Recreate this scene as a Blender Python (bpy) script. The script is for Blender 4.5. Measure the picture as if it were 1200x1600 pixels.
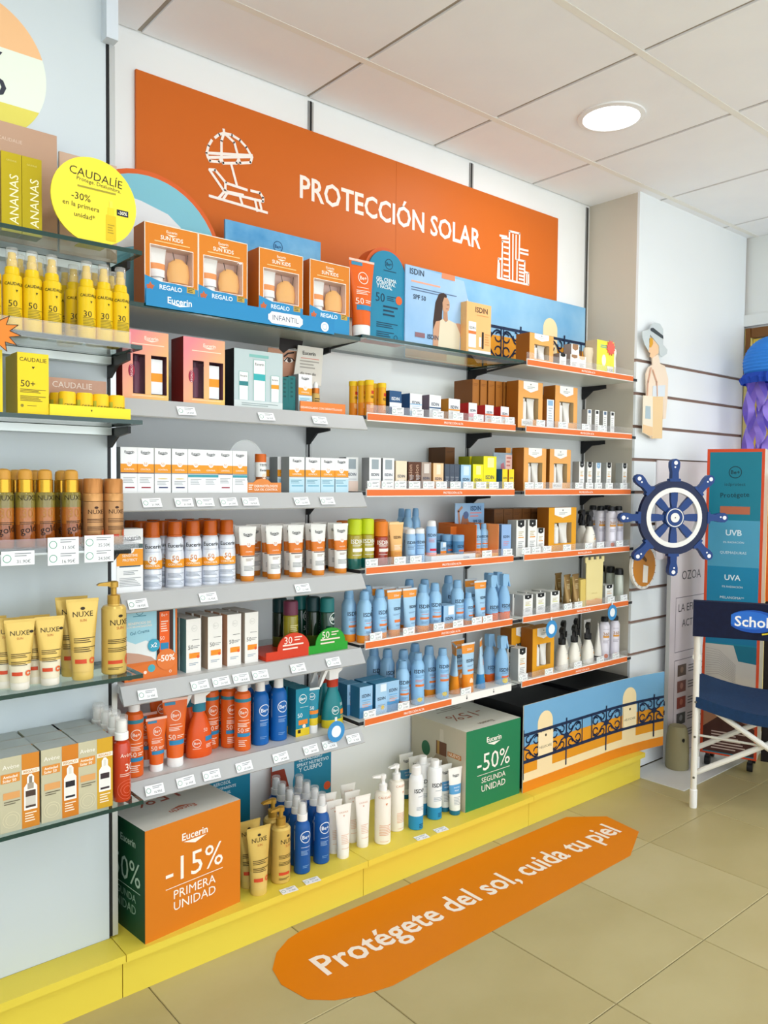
import bpy, math, random
from mathutils import Vector, Matrix
random.seed(7)
for o in list(bpy.data.objects): bpy.data.objects.remove(o)
scene = bpy.context.scene
COL = scene.collection

# ------------------------------------------------------------------ camera
FPX, YAW, PITCH, ROLL, CAMZ = 1240.6, math.radians(49.701), math.radians(-2.2814), math.radians(0.5528), 1.343
_f = Vector((math.cos(PITCH)*math.cos(YAW), math.cos(PITCH)*math.sin(YAW), math.sin(PITCH)))
_r0 = Vector((math.sin(YAW), -math.cos(YAW), 0)); _u0 = _r0.cross(_f)
_r = math.cos(ROLL)*_r0 + math.sin(ROLL)*_u0
_u = -math.sin(ROLL)*_r0 + math.cos(ROLL)*_u0
cam = bpy.data.cameras.new('camera'); camo = bpy.data.objects.new('camera', cam); COL.objects.link(camo)
camo.matrix_world = Matrix(((_r.x, _u.x, -_f.x, 0), (_r.y, _u.y, -_f.y, 0), (_r.z, _u.z, -_f.z, CAMZ), (0, 0, 0, 1)))
cam.sensor_fit = 'AUTO'; cam.sensor_width = 36; cam.lens = FPX/1600*36; cam.clip_start = 0.05
scene.camera = camo

# ------------------------------------------------------------------ world, exposure
wd = bpy.data.worlds.new('daylight'); scene.world = wd; wd.use_nodes = True
bg = wd.node_tree.nodes['Background']; bg.inputs[0].default_value = (0.90, 0.96, 1.0, 1); bg.inputs[1].default_value = 2.1
LAMP_WATTS = 4.0
vs = scene.view_settings
vs.view_transform = 'Standard'; vs.look = 'None'; vs.gamma = 1; vs.use_curve_mapping = False; vs.exposure = 0.34
scene.cycles.max_bounces = 12; scene.cycles.diffuse_bounces = 8

# ------------------------------------------------------------------ survey helper: where a photo point lies on a plane y = Y of the room
def at(px, py, Y):
    d = _f + _r*((px-600)/FPX) - _u*((py-800)/FPX)
    return (d.x*Y/d.y, CAMZ + d.z*Y/d.y)
def ax(px, py, Y): return at(px, py, Y)[0]

# ------------------------------------------------------------------ materials
def lin(h):
    c = [int(h[i:i+2], 16)/255 for i in (0, 2, 4)]
    return tuple(x/12.92 if x <= .04045 else ((x+.055)/1.055)**2.4 for x in c) + (1,)
_M = {}
def M(h, rough=.45, metal=0., spec=.28, coat=0.):
    k = (h, rough, metal, spec, coat)
    if k in _M: return _M[k]
    m = bpy.data.materials.new('paint_%s_%d' % (h, rough*100)); m.use_nodes = True
    nt = m.node_tree; b = nt.nodes['Principled BSDF']
    b.inputs['Base Color'].default_value = lin(h); b.inputs['Roughness'].default_value = rough
    b.inputs['Metallic'].default_value = metal; b.inputs['Specular IOR Level'].default_value = spec
    if coat: b.inputs['Coat Weight'].default_value = coat
    _M[k] = m; return m
def surf(name, h, h2, scale=3., rough=.5, bump=0., detail=4, stretch=(1, 1, 1), coat=0.):
    m = bpy.data.materials.new(name); m.use_nodes = True; nt = m.node_tree; N = nt.nodes; L = nt.links
    b = N['Principled BSDF']; b.inputs['Roughness'].default_value = rough; b.inputs['Specular IOR Level'].default_value = .3
    if coat: b.inputs['Coat Weight'].default_value = coat
    tc = N.new('ShaderNodeTexCoord'); mp = N.new('ShaderNodeMapping'); mp.inputs['Scale'].default_value = stretch
    no = N.new('ShaderNodeTexNoise'); no.inputs['Scale'].default_value = scale; no.inputs['Detail'].default_value = detail
    rp = N.new('ShaderNodeValToRGB'); rp.color_ramp.elements[0].color = lin(h); rp.color_ramp.elements[1].color = lin(h2)
    rp.color_ramp.elements[0].position = .35; rp.color_ramp.elements[1].position = .65
    L.new(tc.outputs['Object'], mp.inputs[0]); L.new(mp.outputs[0], no.inputs[0]); L.new(no.outputs[0], rp.inputs[0]); L.new(rp.outputs[0], b.inputs['Base Color'])
    if bump:
        bp = N.new('ShaderNodeBump'); bp.inputs['Strength'].default_value = bump; bp.inputs['Distance'].default_value = .002
        n2 = N.new('ShaderNodeTexNoise'); n2.inputs['Scale'].default_value = scale*12; L.new(mp.outputs[0], n2.inputs[0])
        L.new(n2.outputs[0], bp.inputs['Height']); L.new(bp.outputs[0], b.inputs['Normal'])
    return m
def clear(name, tint, refl=.04, rough=.03, haze=0., hazec=(1, 1, 1, 1)):
    m = bpy.data.materials.new(name); m.use_nodes = True; nt = m.node_tree; N = nt.nodes; L = nt.links
    N.remove(N['Principled BSDF']); out = N['Material Output']
    tr = N.new('ShaderNodeBsdfTransparent'); tr.inputs[0].default_value = tint
    gl = N.new('ShaderNodeBsdfGlossy'); gl.inputs['Roughness'].default_value = rough
    fc = N.new('ShaderNodeLayerWeight'); fc.inputs[0].default_value = .5
    pw = N.new('ShaderNodeMath'); pw.operation = 'POWER'; pw.inputs[1].default_value = 5.
    lw = N.new('ShaderNodeMath'); lw.operation = 'MULTIPLY_ADD'; lw.inputs[1].default_value = .8; lw.inputs[2].default_value = refl
    L.new(fc.outputs['Facing'], pw.inputs[0]); L.new(pw.outputs[0], lw.inputs[0])
    mx = N.new('ShaderNodeMixShader'); src = tr.outputs[0]
    if haze:
        df = N.new('ShaderNodeBsdfDiffuse'); df.inputs[0].default_value = hazec
        m2 = N.new('ShaderNodeMixShader'); m2.inputs[0].default_value = haze
        L.new(tr.outputs[0], m2.inputs[1]); L.new(df.outputs[0], m2.inputs[2]); src = m2.outputs[0]
    L.new(lw.outputs[0], mx.inputs[0]); L.new(src, mx.inputs[1]); L.new(gl.outputs[0], mx.inputs[2]); L.new(mx.outputs[0], out.inputs[0])
    return m
def grad(name, h1, h2, vec, lo, hi, rough=.5):
    """printed two-colour fade along vec in the object's own space"""
    m = bpy.data.materials.new(name); m.use_nodes = True; nt = m.node_tree; N = nt.nodes; L = nt.links
    b = N['Principled BSDF']; b.inputs['Roughness'].default_value = rough
    tc = N.new('ShaderNodeTexCoord'); dt = N.new('ShaderNodeVectorMath'); dt.operation = 'DOT_PRODUCT'; dt.inputs[1].default_value = vec
    mr = N.new('ShaderNodeMapRange'); mr.inputs['From Min'].default_value = lo; mr.inputs['From Max'].default_value = hi
    rp = N.new('ShaderNodeValToRGB'); rp.color_ramp.elements[0].color = lin(h1); rp.color_ramp.elements[1].color = lin(h2)
    L.new(tc.outputs['Object'], dt.inputs[0]); L.new(dt.outputs['Value'], mr.inputs['Value']); L.new(mr.outputs[0], rp.inputs[0]); L.new(rp.outputs[0], b.inputs['Base Color']); return m
def glow(name, h, s):
    m = bpy.data.materials.new(name); m.use_nodes = True; b = m.node_tree.nodes['Principled BSDF']
    b.inputs['Emission Color'].default_value = lin(h); b.inputs['Emission Strength'].default_value = s; return m
GLASS = clear('shelf_glass', (.9, .97, .94, 1))
FILM = clear('window_film', (.97, .97, .97, 1))
ACRYL = clear('acrylic', (.97, .97, .98, 1), refl=.03, rough=.05, haze=.07, hazec=(.95, .95, .98, 1))
CLEARCAP = clear('clear_cap', (.95, .95, .95, 1), haze=.18)
AMBER = clear('amber_lens', (.9, .45, .03, 1), haze=.45, hazec=(.75, .33, .02, 1))
PANE = clear('door_glass', (.95, .97, .97, 1))

# ------------------------------------------------------------------ mesh builder
_T = {}
def text_geo(s, bold=0.):
    k = (s, bold)
    if k in _T: return _T[k]
    cu = bpy.data.curves.new('t', 'FONT'); cu.body = s; cu.resolution_u = 2; cu.offset = bold
    ob = bpy.data.objects.new('t', cu); me = bpy.data.meshes.new_from_object(ob)
    vs_ = [(v.co.x, v.co.y) for v in me.vertices]; fs = [tuple(p.vertices) for p in me.polygons]
    bpy.data.objects.remove(ob); bpy.data.curves.remove(cu); bpy.data.meshes.remove(me)
    if not vs_: vs_ = [(0, 0), (1, 0)]
    x0 = min(v[0] for v in vs_); x1 = max(v[0] for v in vs_); y0 = min(v[1] for v in vs_); y1 = max(v[1] for v in vs_)
    w = max(x1-x0, 1e-6)
    vs_ = [((x-(x0+x1)/2)/w, (y-(y0+y1)/2)/w) for x, y in vs_]
    _T[k] = (vs_, fs); return _T[k]

class MB:
    def __init__(s): s.v = []; s.f = []; s.m = []; s.mats = []
    def mi(s, mat):
        if isinstance(mat, str): mat = M(mat)
        if mat not in s.mats: s.mats.append(mat)
        return s.mats.index(mat)
    def add(s, vs_, fs, mat):
        b = len(s.v); i = s.mi(mat); s.v += [tuple(v) for v in vs_]
        for f in fs: s.f.append(tuple(b+k for k in f)); s.m.append(i)
        return s
    def box(s, x0, x1, y0, y1, z0, z1, mat, **kw):   # kw: front/back/left/right/top/bottom material overrides
        v = [(x0, y0, z0), (x1, y0, z0), (x1, y1, z0), (x0, y1, z0), (x0, y0, z1), (x1, y0, z1), (x1, y1, z1), (x0, y1, z1)]
        F = dict(bottom=(0, 3, 2, 1), top=(4, 5, 6, 7), front=(0, 1, 5, 4), right=(1, 2, 6, 5), back=(2, 3, 7, 6), left=(3, 0, 4, 7))
        for k, f in F.items():
            if kw.get(k, 1) is None: continue
            s.add([v[i] for i in f], [(0, 1, 2, 3)], kw.get(k, mat))
        return s
    def lathe(s, prof, mat, seg=18, c=(0, 0, 0), axis='z', sx=1., sy=1.):   # prof: (r, z[, mat of the band below])
        rings = []
        def P(r, a, z):
            x, y = r*math.sin(a)*sx, -r*math.cos(a)*sy
            p = (x, y, z) if axis == 'z' else ((z, x, y) if axis == 'x' else (x, z, y))
            return (p[0]+c[0], p[1]+c[1], p[2]+c[2])
        for k, q in enumerate(prof):
            r, z = q[0], q[1]; mt = q[2] if len(q) > 2 else mat
            cur = [P(r, 2*math.pi*i/seg, z) for i in range(seg)]
            if k == 0:
                if r > 1e-5: s.add(cur, [tuple(range(seg))[::-1]], mt)
            else:
                s.add(prev+cur, [(i, (i+1) % seg, seg+(i+1) % seg, seg+i) for i in range(seg)], mt)
            if k == len(prof)-1 and r > 1e-5: s.add(cur, [tuple(range(seg))], mt)
            prev = cur
        return s
    def prism(s, pts, y0, y1, mat, side=None):   # polygon in x,z (counter-clockwise seen from the front, -y)
        n = len(pts); a = [(x, y0, z) for x, z in pts]; b = [(x, y1, z) for x, z in pts]
        s.add(a, [tuple(range(n))], mat); s.add(b, [tuple(range(n))[::-1]], side or mat)
        s.add(a+b, [(i, n+i, n+(i+1) % n, (i+1) % n) for i in range(n)], side or mat); return s
    def tube(s, pts, r, mat, seg=8, cap=True):
        P = [Vector(p) for p in pts]; prev = None; n = None
        for k, p in enumerate(P):
            d = (P[min(k+1, len(P)-1)]-P[max(k-1, 0)]).normalized()
            if n is None:
                n = d.orthogonal().normalized()
            n = (n-d*n.dot(d)).normalized(); b = d.cross(n)
            rr = r[k] if isinstance(r, (list, tuple)) else r
            cur = [p+(n*math.cos(t)+b*math.sin(t))*rr for t in [2*math.pi*i/seg for i in range(seg)]]
            if prev: s.add(prev+cur, [(i, (i+1) % seg, seg+(i+1) % seg, seg+i) for i in range(seg)], mat)
            if cap and k == 0: s.add(cur, [tuple(range(seg))[::-1]], mat)
            if cap and k == len(P)-1: s.add(cur, [tuple(range(seg))], mat)
            prev = cur
        return s
    def mesh(s, name, smooth=35):
        me = bpy.data.meshes.new(name); me.from_pydata(s.v, [], s.f)
        for m in s.mats: me.materials.append(m)
        me.polygons.foreach_set('material_index', s.m)
        if smooth:
            me.polygons.foreach_set('use_smooth', [True]*len(s.f))
            import bmesh
            bm = bmesh.new(); bm.from_mesh(me); bmesh.ops.remove_doubles(bm, verts=bm.verts, dist=1e-6); bm.to_mesh(me); bm.free()
            me.set_sharp_from_angle(angle=math.radians(smooth))
        me.update(); return me
    def build(s, name, parent=None, loc=None, rz=0, smooth=35, **tags):
        o = bpy.data.objects.new(name, s.mesh(name, smooth)); COL.objects.link(o)
        if parent: o.parent = parent
        if loc: o.location = loc
        if rz: o.rotation_euler[2] = rz
        for k, v in tags.items(): o[k] = v
        return o

def flat(x, z): return (x, 0., z), (0, -1, 0)
def cyl(rfun):
    if not callable(rfun):
        r_ = rfun; rfun = lambda z: r_
    def S(x, z):
        r = rfun(z); a = x/r; return (r*math.sin(a), -r*math.cos(a), z), (math.sin(a), -math.cos(a), 0)
    return S
def printed(ops, w, h, S=flat, z0=0., off=.0005, mb=None):
    mb = mb or MB(); curved = S is not flat
    for k, op in enumerate(ops):
        o = off + k*.00006; t = op[0]
        def put(pts, fs, mat):
            vs_ = []
            for x, z in pts:
                p, n = S(x, z+z0); vs_.append((p[0]+n[0]*o, p[1]+n[1]*o, p[2]+n[2]*o))
            mb.add(vs_, fs, mat)
        if t == 't' or t == 'T' or t == 'b':
            _, s_, u, v, wf, c = op[:6]; ang = op[6] if len(op) > 6 else 0
            g, fs = text_geo(s_, .018 if t == 'b' else 0.)
            if t == 'T': put([(u*w - y*wf*h, v*h + x*wf*h) for x, y in g], fs, c)
            else:
                ca, sa = math.cos(ang), math.sin(ang)
                put([(u*w + (x*ca-y*sa)*wf*w, v*h + (x*sa+y*ca)*wf*w) for x, y in g], fs, c)
        elif t == 'r':
            _, u0, v0, u1, v1, c = op; n = 10 if curved else 1; nv = 3 if curved else 1
            g = []; fs = []
            for j in range(nv+1):
                for i in range(n+1): g.append(((u0+(u1-u0)*i/n)*w, (v0+(v1-v0)*j/nv)*h))
            for j in range(nv):
                for i in range(n): a = j*(n+1)+i; fs.append((a, a+1, a+n+2, a+n+1))
            put(g, fs, c)
        elif t == 'd':
            _, u, v, r, c = op[:5]; asp = op[5] if len(op) > 5 else 1.; n = 24
            put([(u*w, v*h)]+[(u*w+r*w*math.cos(2*math.pi*i/n), v*h+r*w*asp*math.sin(2*math.pi*i/n)) for i in range(n)], [(0, 1+i, 1+(i+1) % n) for i in range(n)], c)
        elif t == 'o':
            _, u, v, r, th, c = op[:6]; n = 24
            put([(u*w+q*w*math.cos(2*math.pi*i/n), v*h+q*w*math.sin(2*math.pi*i/n)) for q in (r-th, r) for i in range(n)], [(i, n+i, n+(i+1) % n, (i+1) % n) for i in range(n)], c)
        elif t == 's':
            _, pts, th, c = op[:4]; P = [Vector((a*w, b*h)) for a, b in pts]; hw = th*w/2
            for a, b in zip(P, P[1:]):
                d = (b-a)
                if d.length < 1e-7: continue
                d.normalize(); n_ = Vector((-d.y, d.x))*hw; e = d*hw*.5
                put([tuple(a-e-n_), tuple(b+e-n_), tuple(b+e+n_), tuple(a-e+n_)], [(0, 1, 2, 3)], c)
        elif t == 'p':
            _, pts, c = op; put([(a*w, b*h) for a, b in pts], [tuple(range(len(pts)))], c)
        elif t == 'L':
            _, u0, v, u1, n, dv, c = op
            for i in range(n):
                L_ = (u1-u0)*(1-.35*((i*7919) % 5)/5); z = v-i*dv
                nn = 6 if curved else 1
                put([((u0+L_*q/nn)*w, zz*h) for zz in (z, z+dv*.42) for q in range(nn+1)], [(q, q+1, nn+2+q, nn+1+q) for q in range(nn)], c)
    return mb

# ------------------------------------------------------------------ things and parts
def thing(name, label, cat, loc=(0, 0, 0), rz=0., group=None):
    o = bpy.data.objects.new(name, None); COL.objects.link(o); o.empty_display_size = .05
    o.location = loc; o.rotation_euler[2] = rz; o['label'] = label; o['category'] = cat
    if group: o['group'] = group
    return o
def proto(*parts):   # part: (name, MB or mesh[, (subname, MB)...])
    out = []
    for p in parts:
        if p is None: continue
        out.append((p[0], p[1].mesh(p[0]), [(q[0], q[1].mesh(q[0])) for q in p[2:]]))
    return out
def put(pr, name, label, cat, x, y, z, rz=0., group=None, s=1.):
    t = thing(name, label, cat, (x, y, z), rz, group)
    if s != 1.: t.scale = (s, s, s)
    for nm, me, subs in pr:
        o = bpy.data.objects.new(nm, me); COL.objects.link(o); o.parent = t
        for n2, m2 in subs:
            q = bpy.data.objects.new(n2, m2); COL.objects.link(q); q.parent = o
    return t
ORD = 'first second third fourth fifth sixth seventh eighth ninth tenth eleventh twelfth'.split()
def row(pr, name, desc, cat, where, pxs, py, Y, z, d=0., rz=0., group=None, start=0, jit=0.):
    """a row standing on one shelf; pxs = surveyed centres, Y = front plane, d = centre offset behind it"""
    xs = []
    n = len(pxs)
    for i, px in enumerate(pxs):
        x = ax(px, py, Y+d)
        xs.append(x)
        lab = ('%s %s from left on %s' % (ORD[i+start], desc, where)) if n+start > 1 else '%s on %s' % (desc, where)
        put(pr, name, lab, cat, x, Y+d, z, rz + (random.uniform(-jit, jit)), group or ('%s row' % desc if n+start > 1 else None))
    return xs
def behind(pr, name, desc, cat, where, xs, Y, z, dy, rows=1, group=None, only=None, rz=0., dx=0.):
    for k in range(1, rows+1):
        for i, x in enumerate(xs):
            if only and i not in only: continue
            w_ = 'right behind' if k == 1 else ('two places behind' if k == 2 else 'three places behind')
            put(pr, name, '%s %s the %s one on %s' % (desc, w_, ORD[i], where), cat, x+dx*k+random.uniform(-.002, .002), Y+dy*k, z, rz, group)

# ================================================================== the room
WY, CEIL, AY, RX = 2.30, 2.653, 2.03, 4.26      # back wall, ceiling, front of the left panel and of the slat wall, right wall
XL, YF = -2.2, -2.4
WALL = surf('wall_paint', 'f0f2f2', 'edf0f1', 1.5, .55)
PANELM = surf('panel_laminate', 'c9d2d7', 'c5cfd5', 1., .4)
TILEF = [surf('floor_stone_%d' % i, a, b, 2.2, .32, .12, 6, (1, 1.6, 1)) for i, (a, b) in enumerate((('ada072', 'b6aa7d'), ('ab9e70', 'b4a77a'), ('b1a577', 'baae83')))]
GROUT = M('82775e', .8)
TILEC = surf('ceiling_tile_board', 'eff1f6', 'f2f4f8', 5., .85, .15)
TBAR = M('ecebe6', .6); GAP = M('6d665c', .8)
# floor
b = MB(); b.box(XL, RX+.6, YF, WY, -.06, -.004, GROUT); floor = b.build('floor', kind='structure')
tm = []
for k in range(3):
    b = MB(); e = .2235; q = .0015
    b.add([(-e, -e, -.004), (e, -e, -.004), (e, e, -.004), (-e, e, -.004), (-e, -e, -q), (e, -e, -q), (e, e, -q), (-e, e, -q), (-e+q, -e+q, 0), (e-q, -e+q, 0), (e-q, e-q, 0), (-e+q, e-q, 0)],
          [(0, 1, 5, 4), (1, 2, 6, 5), (2, 3, 7, 6), (3, 0, 4, 7), (4, 5, 9, 8), (5, 6, 10, 9), (6, 7, 11, 10), (7, 4, 8, 11), (8, 9, 10, 11)], TILEF[k])
    tm.append(b.mesh('tile', 0))
for i in range(-9, 6):
    for j in range(-9, 3):
        cx, cy = 1.757+.4495*i+.225, 1.127+.4495*j+.225
        if cx < XL+.2 or cx > RX or cy > WY-.2 or cy < YF+.2: continue
        o = bpy.data.objects.new('tile', tm[(i*5+j*3) % 3]); COL.objects.link(o); o.parent = floor; o.location = (cx, cy, 0); o.rotation_euler[2] = math.pi*((i+j) % 2)
# ceiling: slab, bars, lay-in tiles with a shadow gap
b = MB(); b.box(XL, RX+.05, YF, WY+.02, CEIL+.012, CEIL+.09, GAP); ceiling = b.build('ceiling', kind='structure')
gx = [1.585+.6*k for k in range(-6, 6)]; gy = [1.985-.595*k for k in range(-1, 9)]
for x in gx:
    bb = MB(); bb.box(x-.010, x+.010, YF, WY, CEIL+.006, CEIL+.0115, M('a8a196', .7)); bb.build('grid_bar', ceiling)  # bars along y are greyer: the gap shadow is put into their colour
for y in gy:
    if y > WY: continue
    bb = MB(); bb.box(XL, RX, y-.012, y+.012, CEIL-.001, CEIL+.0115, TBAR); bb.build('grid_bar', ceiling)
_tc = {}
LAMPS = []
for i in range(len(gx)-1):
    for j in range(len(gy)-1):
        x0, x1 = gx[i]+.008, gx[i+1]-.008; y1, y0 = gy[j]-.0125, gy[j+1]+.0125
        y1 = min(y1, WY-.006); x1 = min(x1, RX-.004)
        if y1-y0 < .05 or x1-x0 < .05 or x0 < XL: continue
        key = (round(x1-x0, 3), round(y1-y0, 3))
        if key not in _tc:
            w2, d2 = (x1-x0)/2, (y1-y0)/2; bb = MB(); bb.box(-w2, w2, -d2, d2, 0, .011, TILEC); _tc[key] = bb.mesh('tile', 0)
        o = bpy.data.objects.new('tile', _tc[key]); COL.objects.link(o); o.parent = ceiling; o.location = ((x0+x1)/2, (y0+y1)/2, CEIL)
# walls
b = MB()
b.box(XL, 1.6, WY, WY+.1, 0, CEIL+.02, WALL); b.box(1.6, 2.4, WY, WY+.1, 0, CEIL+.02, WALL); b.box(2.4, RX+.1, WY, WY+.1, 0, CEIL+.02, WALL)
wall_back = b.build('wall_back', kind='structure')
b = MB(); b.box(XL-.1, XL, YF, WY+.1, 0, CEIL+.02, WALL); b.build('wall_left', kind='structure')
# right wall with the shop door opening
DY0, DY1, DZ = 1.15, 2.028, 2.172
RW = M('e2e5e4', .6)
b = MB(); b.box(RX, RX+.1, DY1, WY, 0, CEIL+.02, RW); b.box(RX, RX+.1, DY0, DY1, DZ, CEIL+.02, RW); b.box(RX, RX+.1, -.6, DY0, 0, CEIL+.02, RW)
b.build('wall_right', kind='structure')
d1 = MB(); BR = M('7a4f24', .5); YE = M('f2d75a', .5)
d1.box(RX-.015, RX+.08, DY1-.03, DY1, 0, DZ, M('e8dc8a', .5)); d1.box(RX-.015, RX+.08, DY0, DY0+.05, 0, DZ, BR); d1.box(RX-.012, RX+.08, DY0, DY1, DZ-.05, DZ, BR)
d1.box(RX-.02, RX-.012, DY1-.03, DY1-.005, 1.98, DZ, BR)
door = d1.build('door_1', kind='structure')
bb = MB(); bb.box(RX+.03, RX+.036, DY0+.05, DY1-.05, .02, DZ-.05, PANE); bb.build('pane', door)
bb = MB(); bb.box(RX+.01, RX+.05, DY1-.13, DY1-.035, .02, DZ-.055, YE); bb.box(RX+.01, RX+.05, DY0+.055, DY0+.13, .02, DZ-.055, YE); bb.box(RX+.01, RX+.05, DY0+.13, DY1-.13, DZ-.14, DZ-.055, YE); bb.box(RX+.01, RX+.05, DY0+.13, DY1-.13, .02, .25, YE)
bb.build('door_leaf', door, label='yellow painted door leaf')
# white moulding over the door
bb = MB(); bb.box(RX-.03, RX, DY0-.08, DY1+.02, DZ+.01, DZ+.07, M('dfe2e0', .5)); bb.build('trim_1', kind='structure')
# slat wall (column) at the end of the shelving
CX0 = 3.215
b = MB(); SIDE = M('c6bfb1', .55); GRV = M('8a6f62', .6)
b.box(CX0, RX, AY+.012, WY, 0, CEIL, GRV, left=SIDE); slat = b.build('wall_end', kind='structure')
SLM = surf('slat_laminate', 'eaeef1', 'e4eaee', 1.2, .3)
zs = [0.] + [.55+.15*k for k in range(10)] + [CEIL]
for k in range(len(zs)-1):
    bb = MB(); bb.box(CX0, RX-.02, AY, AY+.012, zs[k]+.007, zs[k+1]-(.007 if k < len(zs)-2 else 0), SLM); bb.build('slat_panel', slat)
# left display panel (module with the glass shelves)
b = MB(); b.box(XL, .783, AY, WY, .125, CEIL, PANELM); panel = b.build('wall_panel', kind='structure', label='white laminate back panel behind the glass shelves')
b = MB(); b.box(.772, .802, 1.995, AY+.01, 2.44, CEIL, M('cfd8e2', .35)); b.build('trim_2', kind='structure')

# ------------------------------------------------------------------ ceiling lamps
def ceiling_lamp(x, y, label):
    t = thing('ceiling_lamp', label, 'lamp', (x, y, CEIL), 0, 'round recessed ceiling lamps')
    b = MB(); b.lathe([(.118, 0), (.118, -.006), (.1, -.009), (.096, -.004)], M('e9e9ea', .4), 40); b.build('rim', t)
    b = MB(); b.lathe([(.0985, -.003), (.0985, -.007), (.0, -.0071)], glow('lamp_diffuser', 'fdfaff', 6.), 40); b.build('diffuser', t)
    l = bpy.data.lights.new('lamp_light', 'AREA'); l.shape = 'DISK'; l.size = .19; l.energy = LAMP_WATTS; l.color = (1, .97, .93)
    o = bpy.data.objects.new('lamp_light', l); COL.objects.link(o); o.parent = t; o.location = (0, 0, -.012)
ceiling_lamp(2.485, 1.693, 'round white recessed lamp glowing in the ceiling tiles')
for k, (x, y) in enumerate(((.685, 1.10), (2.485, -.1), (.685, -.1), (-1.115, .5), (3.685, .5), (1.2, -1.9), (3.1, -1.9))):
    ceiling_lamp(x, y, 'round white recessed ceiling lamp %s' % ('over the aisle before the shelves', 'behind the photographer by the aisle', 'over the photographer', 'over the far end of the aisle', 'before the shop door', 'by the shop front', 'by the shop front near the door')[k])

# ------------------------------------------------------------------ uprights
BLK = M('1b1c1e', .4)
for k, (x, y, z0, lab) in enumerate(((.7935, AY-.002, .13, 'dark slotted upright at the edge of the white panel'), (1.6, WY-.004, .13, 'dark slotted upright between grey and middle shelves'),
                                 (2.4, WY-.004, .13, 'dark slotted upright between middle and end shelves'), (3.195, WY-.004, .13, 'dark slotted upright in the far shelf corner'))):
    t = thing('shelf_upright', lab, 'upright', (x, y, z0), 0, 'shelf uprights')
    z1 = 2.44 if k == 0 else CEIL-.01
    b = MB()
    if k == 0: b.box(-.0095, -.003, 0, .02, 0, z1-z0, BLK); b.box(-.003, .0115, -.002, .02, 0, z1-z0, M('c9cdd0', .3, .6))
    else: b.box(-.011, -.004, 0, .0035, 0, z1-z0, M('9a9c9c', .4, .5)); b.box(-.004, .003, -.001, .0035, 0, z1-z0, BLK); b.box(.003, .011, 0, .0035, 0, z1-z0, M('b5b7b6', .4, .5))
    b.build('rail', t)

# ------------------------------------------------------------------ plinths
PY = surf('plinth_yellow', 'e4cf4c', 'e1cb46', .8, .4)
for k, (x0, x1, lab) in enumerate(((XL+.02, .7865, 'yellow plinth under the glass shelves'), (.789, 1.5835, 'yellow plinth below the grey shelves'), (1.5855, 2.411, 'yellow plinth below the middle shelves'), (2.413, 3.198, 'yellow plinth in front of the balcony board'))):
    t = thing('plinth', lab, 'plinth', (x0, 1.93, 0), 0, 'yellow shelf plinths'); w = x1-x0; yb = (AY if k == 0 else WY)-1.931
    b = MB(); b.box(0, w, 0, yb, .105, .125, PY); b.build('top_board', t)
    b = MB(); b.box(0, w, .024, .044, 0, .105, PY); b.build('front_panel', t)

# ------------------------------------------------------------------ price tags
def tag_ops(price):
    return [('r', -.5, 0, .5, 1, 'eef1f4'), ('o', -.33, .48, .13, .025, '5d9a86'), ('L', -.1, .78, .4, 2, .16, '8a8f95'), ('t', price, .17, .26, .42, '4a4f58')]
_tg = {}
def tag_mesh(price, w=.052, h=.026):
    k = (price, w, h)
    if k not in _tg:
        b = MB(); b.box(-w/2, w/2, 0, .001, 0, h, 'eef1f4'); printed(tag_ops(price), w, h, mb=b); _tg[k] = b.mesh('price_tag', 0)
    return _tg[k]
PRICES = ['21.90€', '31.90€', '25.50€', '24.50€', '18.95€', '16.95€']
def tags(parent, pxs, py, Y, zc, tilt=0., off=0., w=.052, h=.026):
    for i, px in enumerate(pxs):
        o = bpy.data.objects.new('price_tag', tag_mesh(PRICES[(i+int(zc*10)) % 6], w, h)); COL.objects.link(o); o.parent = parent
        pl = parent.location
        o.location = (ax(px, py, Y)-pl.x, Y-off-pl.y, zc-h/2-pl.z); o.rotation_euler = (tilt, random.uniform(-.03, .03), 0)

def bracket(parent, x, y0, z, L=.2, dz=.075):
    L = min(L, .13); dz = min(dz, .06); b = MB(); pts = [(y0, z-.001), (y0-L, z-.001), (y0-L, z-.018), (y0-L*.45, z-.024), (y0-.012, z-dz), (y0, z-dz)]
    n = len(pts); A = [(x-.004, y, zz) for y, zz in pts]; B = [(x+.004, y, zz) for y, zz in pts]
    b.add(A, [tuple(range(n))], BLK); b.add(B, [tuple(range(n))[::-1]], BLK); b.add(A+B, [(i, n+i, n+(i+1) % n, (i+1) % n) for i in range(n)], BLK)
    b.build('bracket', parent)

# ------------------------------------------------------------------ glass shelves of the left module
ZA = [1.8815, 1.659, 1.481, 1.185, .869, .558]
EDGE = M('0a352f', .12, 0, .6)
NAMEA = ['top', 'second', 'third', 'fourth', 'fifth', 'lowest']
shA = []
for k, z in enumerate(ZA):
    t = thing('glass_shelf', '%s green-edged glass shelf on the white left panel' % NAMEA[k], 'shelf', (0, 0, 0), 0, 'glass shelves')
    b = MB(); b.box(-.3, .7915, 1.83, AY-.006, z-.010, z, GLASS, front=EDGE, right=EDGE, left=EDGE, back=EDGE); b.build('pane', t)
    bracket(t, .786, AY-.004, z-.0105, .13, .05)
    b = MB(); b.box(-.3, .779, AY-.04, AY-.003, z-.03, z-.011, M('c9cfcc', .3, .7)); b.build('support_rail', t)
    if k in (1, 3):
        x1 = .762 if k == 1 else .78
        b = MB(); b.box(-.3, x1, 1.8265, 1.829, z-.012, z+(.028 if k == 1 else .022), ACRYL); b.box(-.3, x1, 1.8265, 1.87, z+.0004, z+.0016, ACRYL); b.build('acrylic_lip', t)
    shA.append(t)
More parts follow.
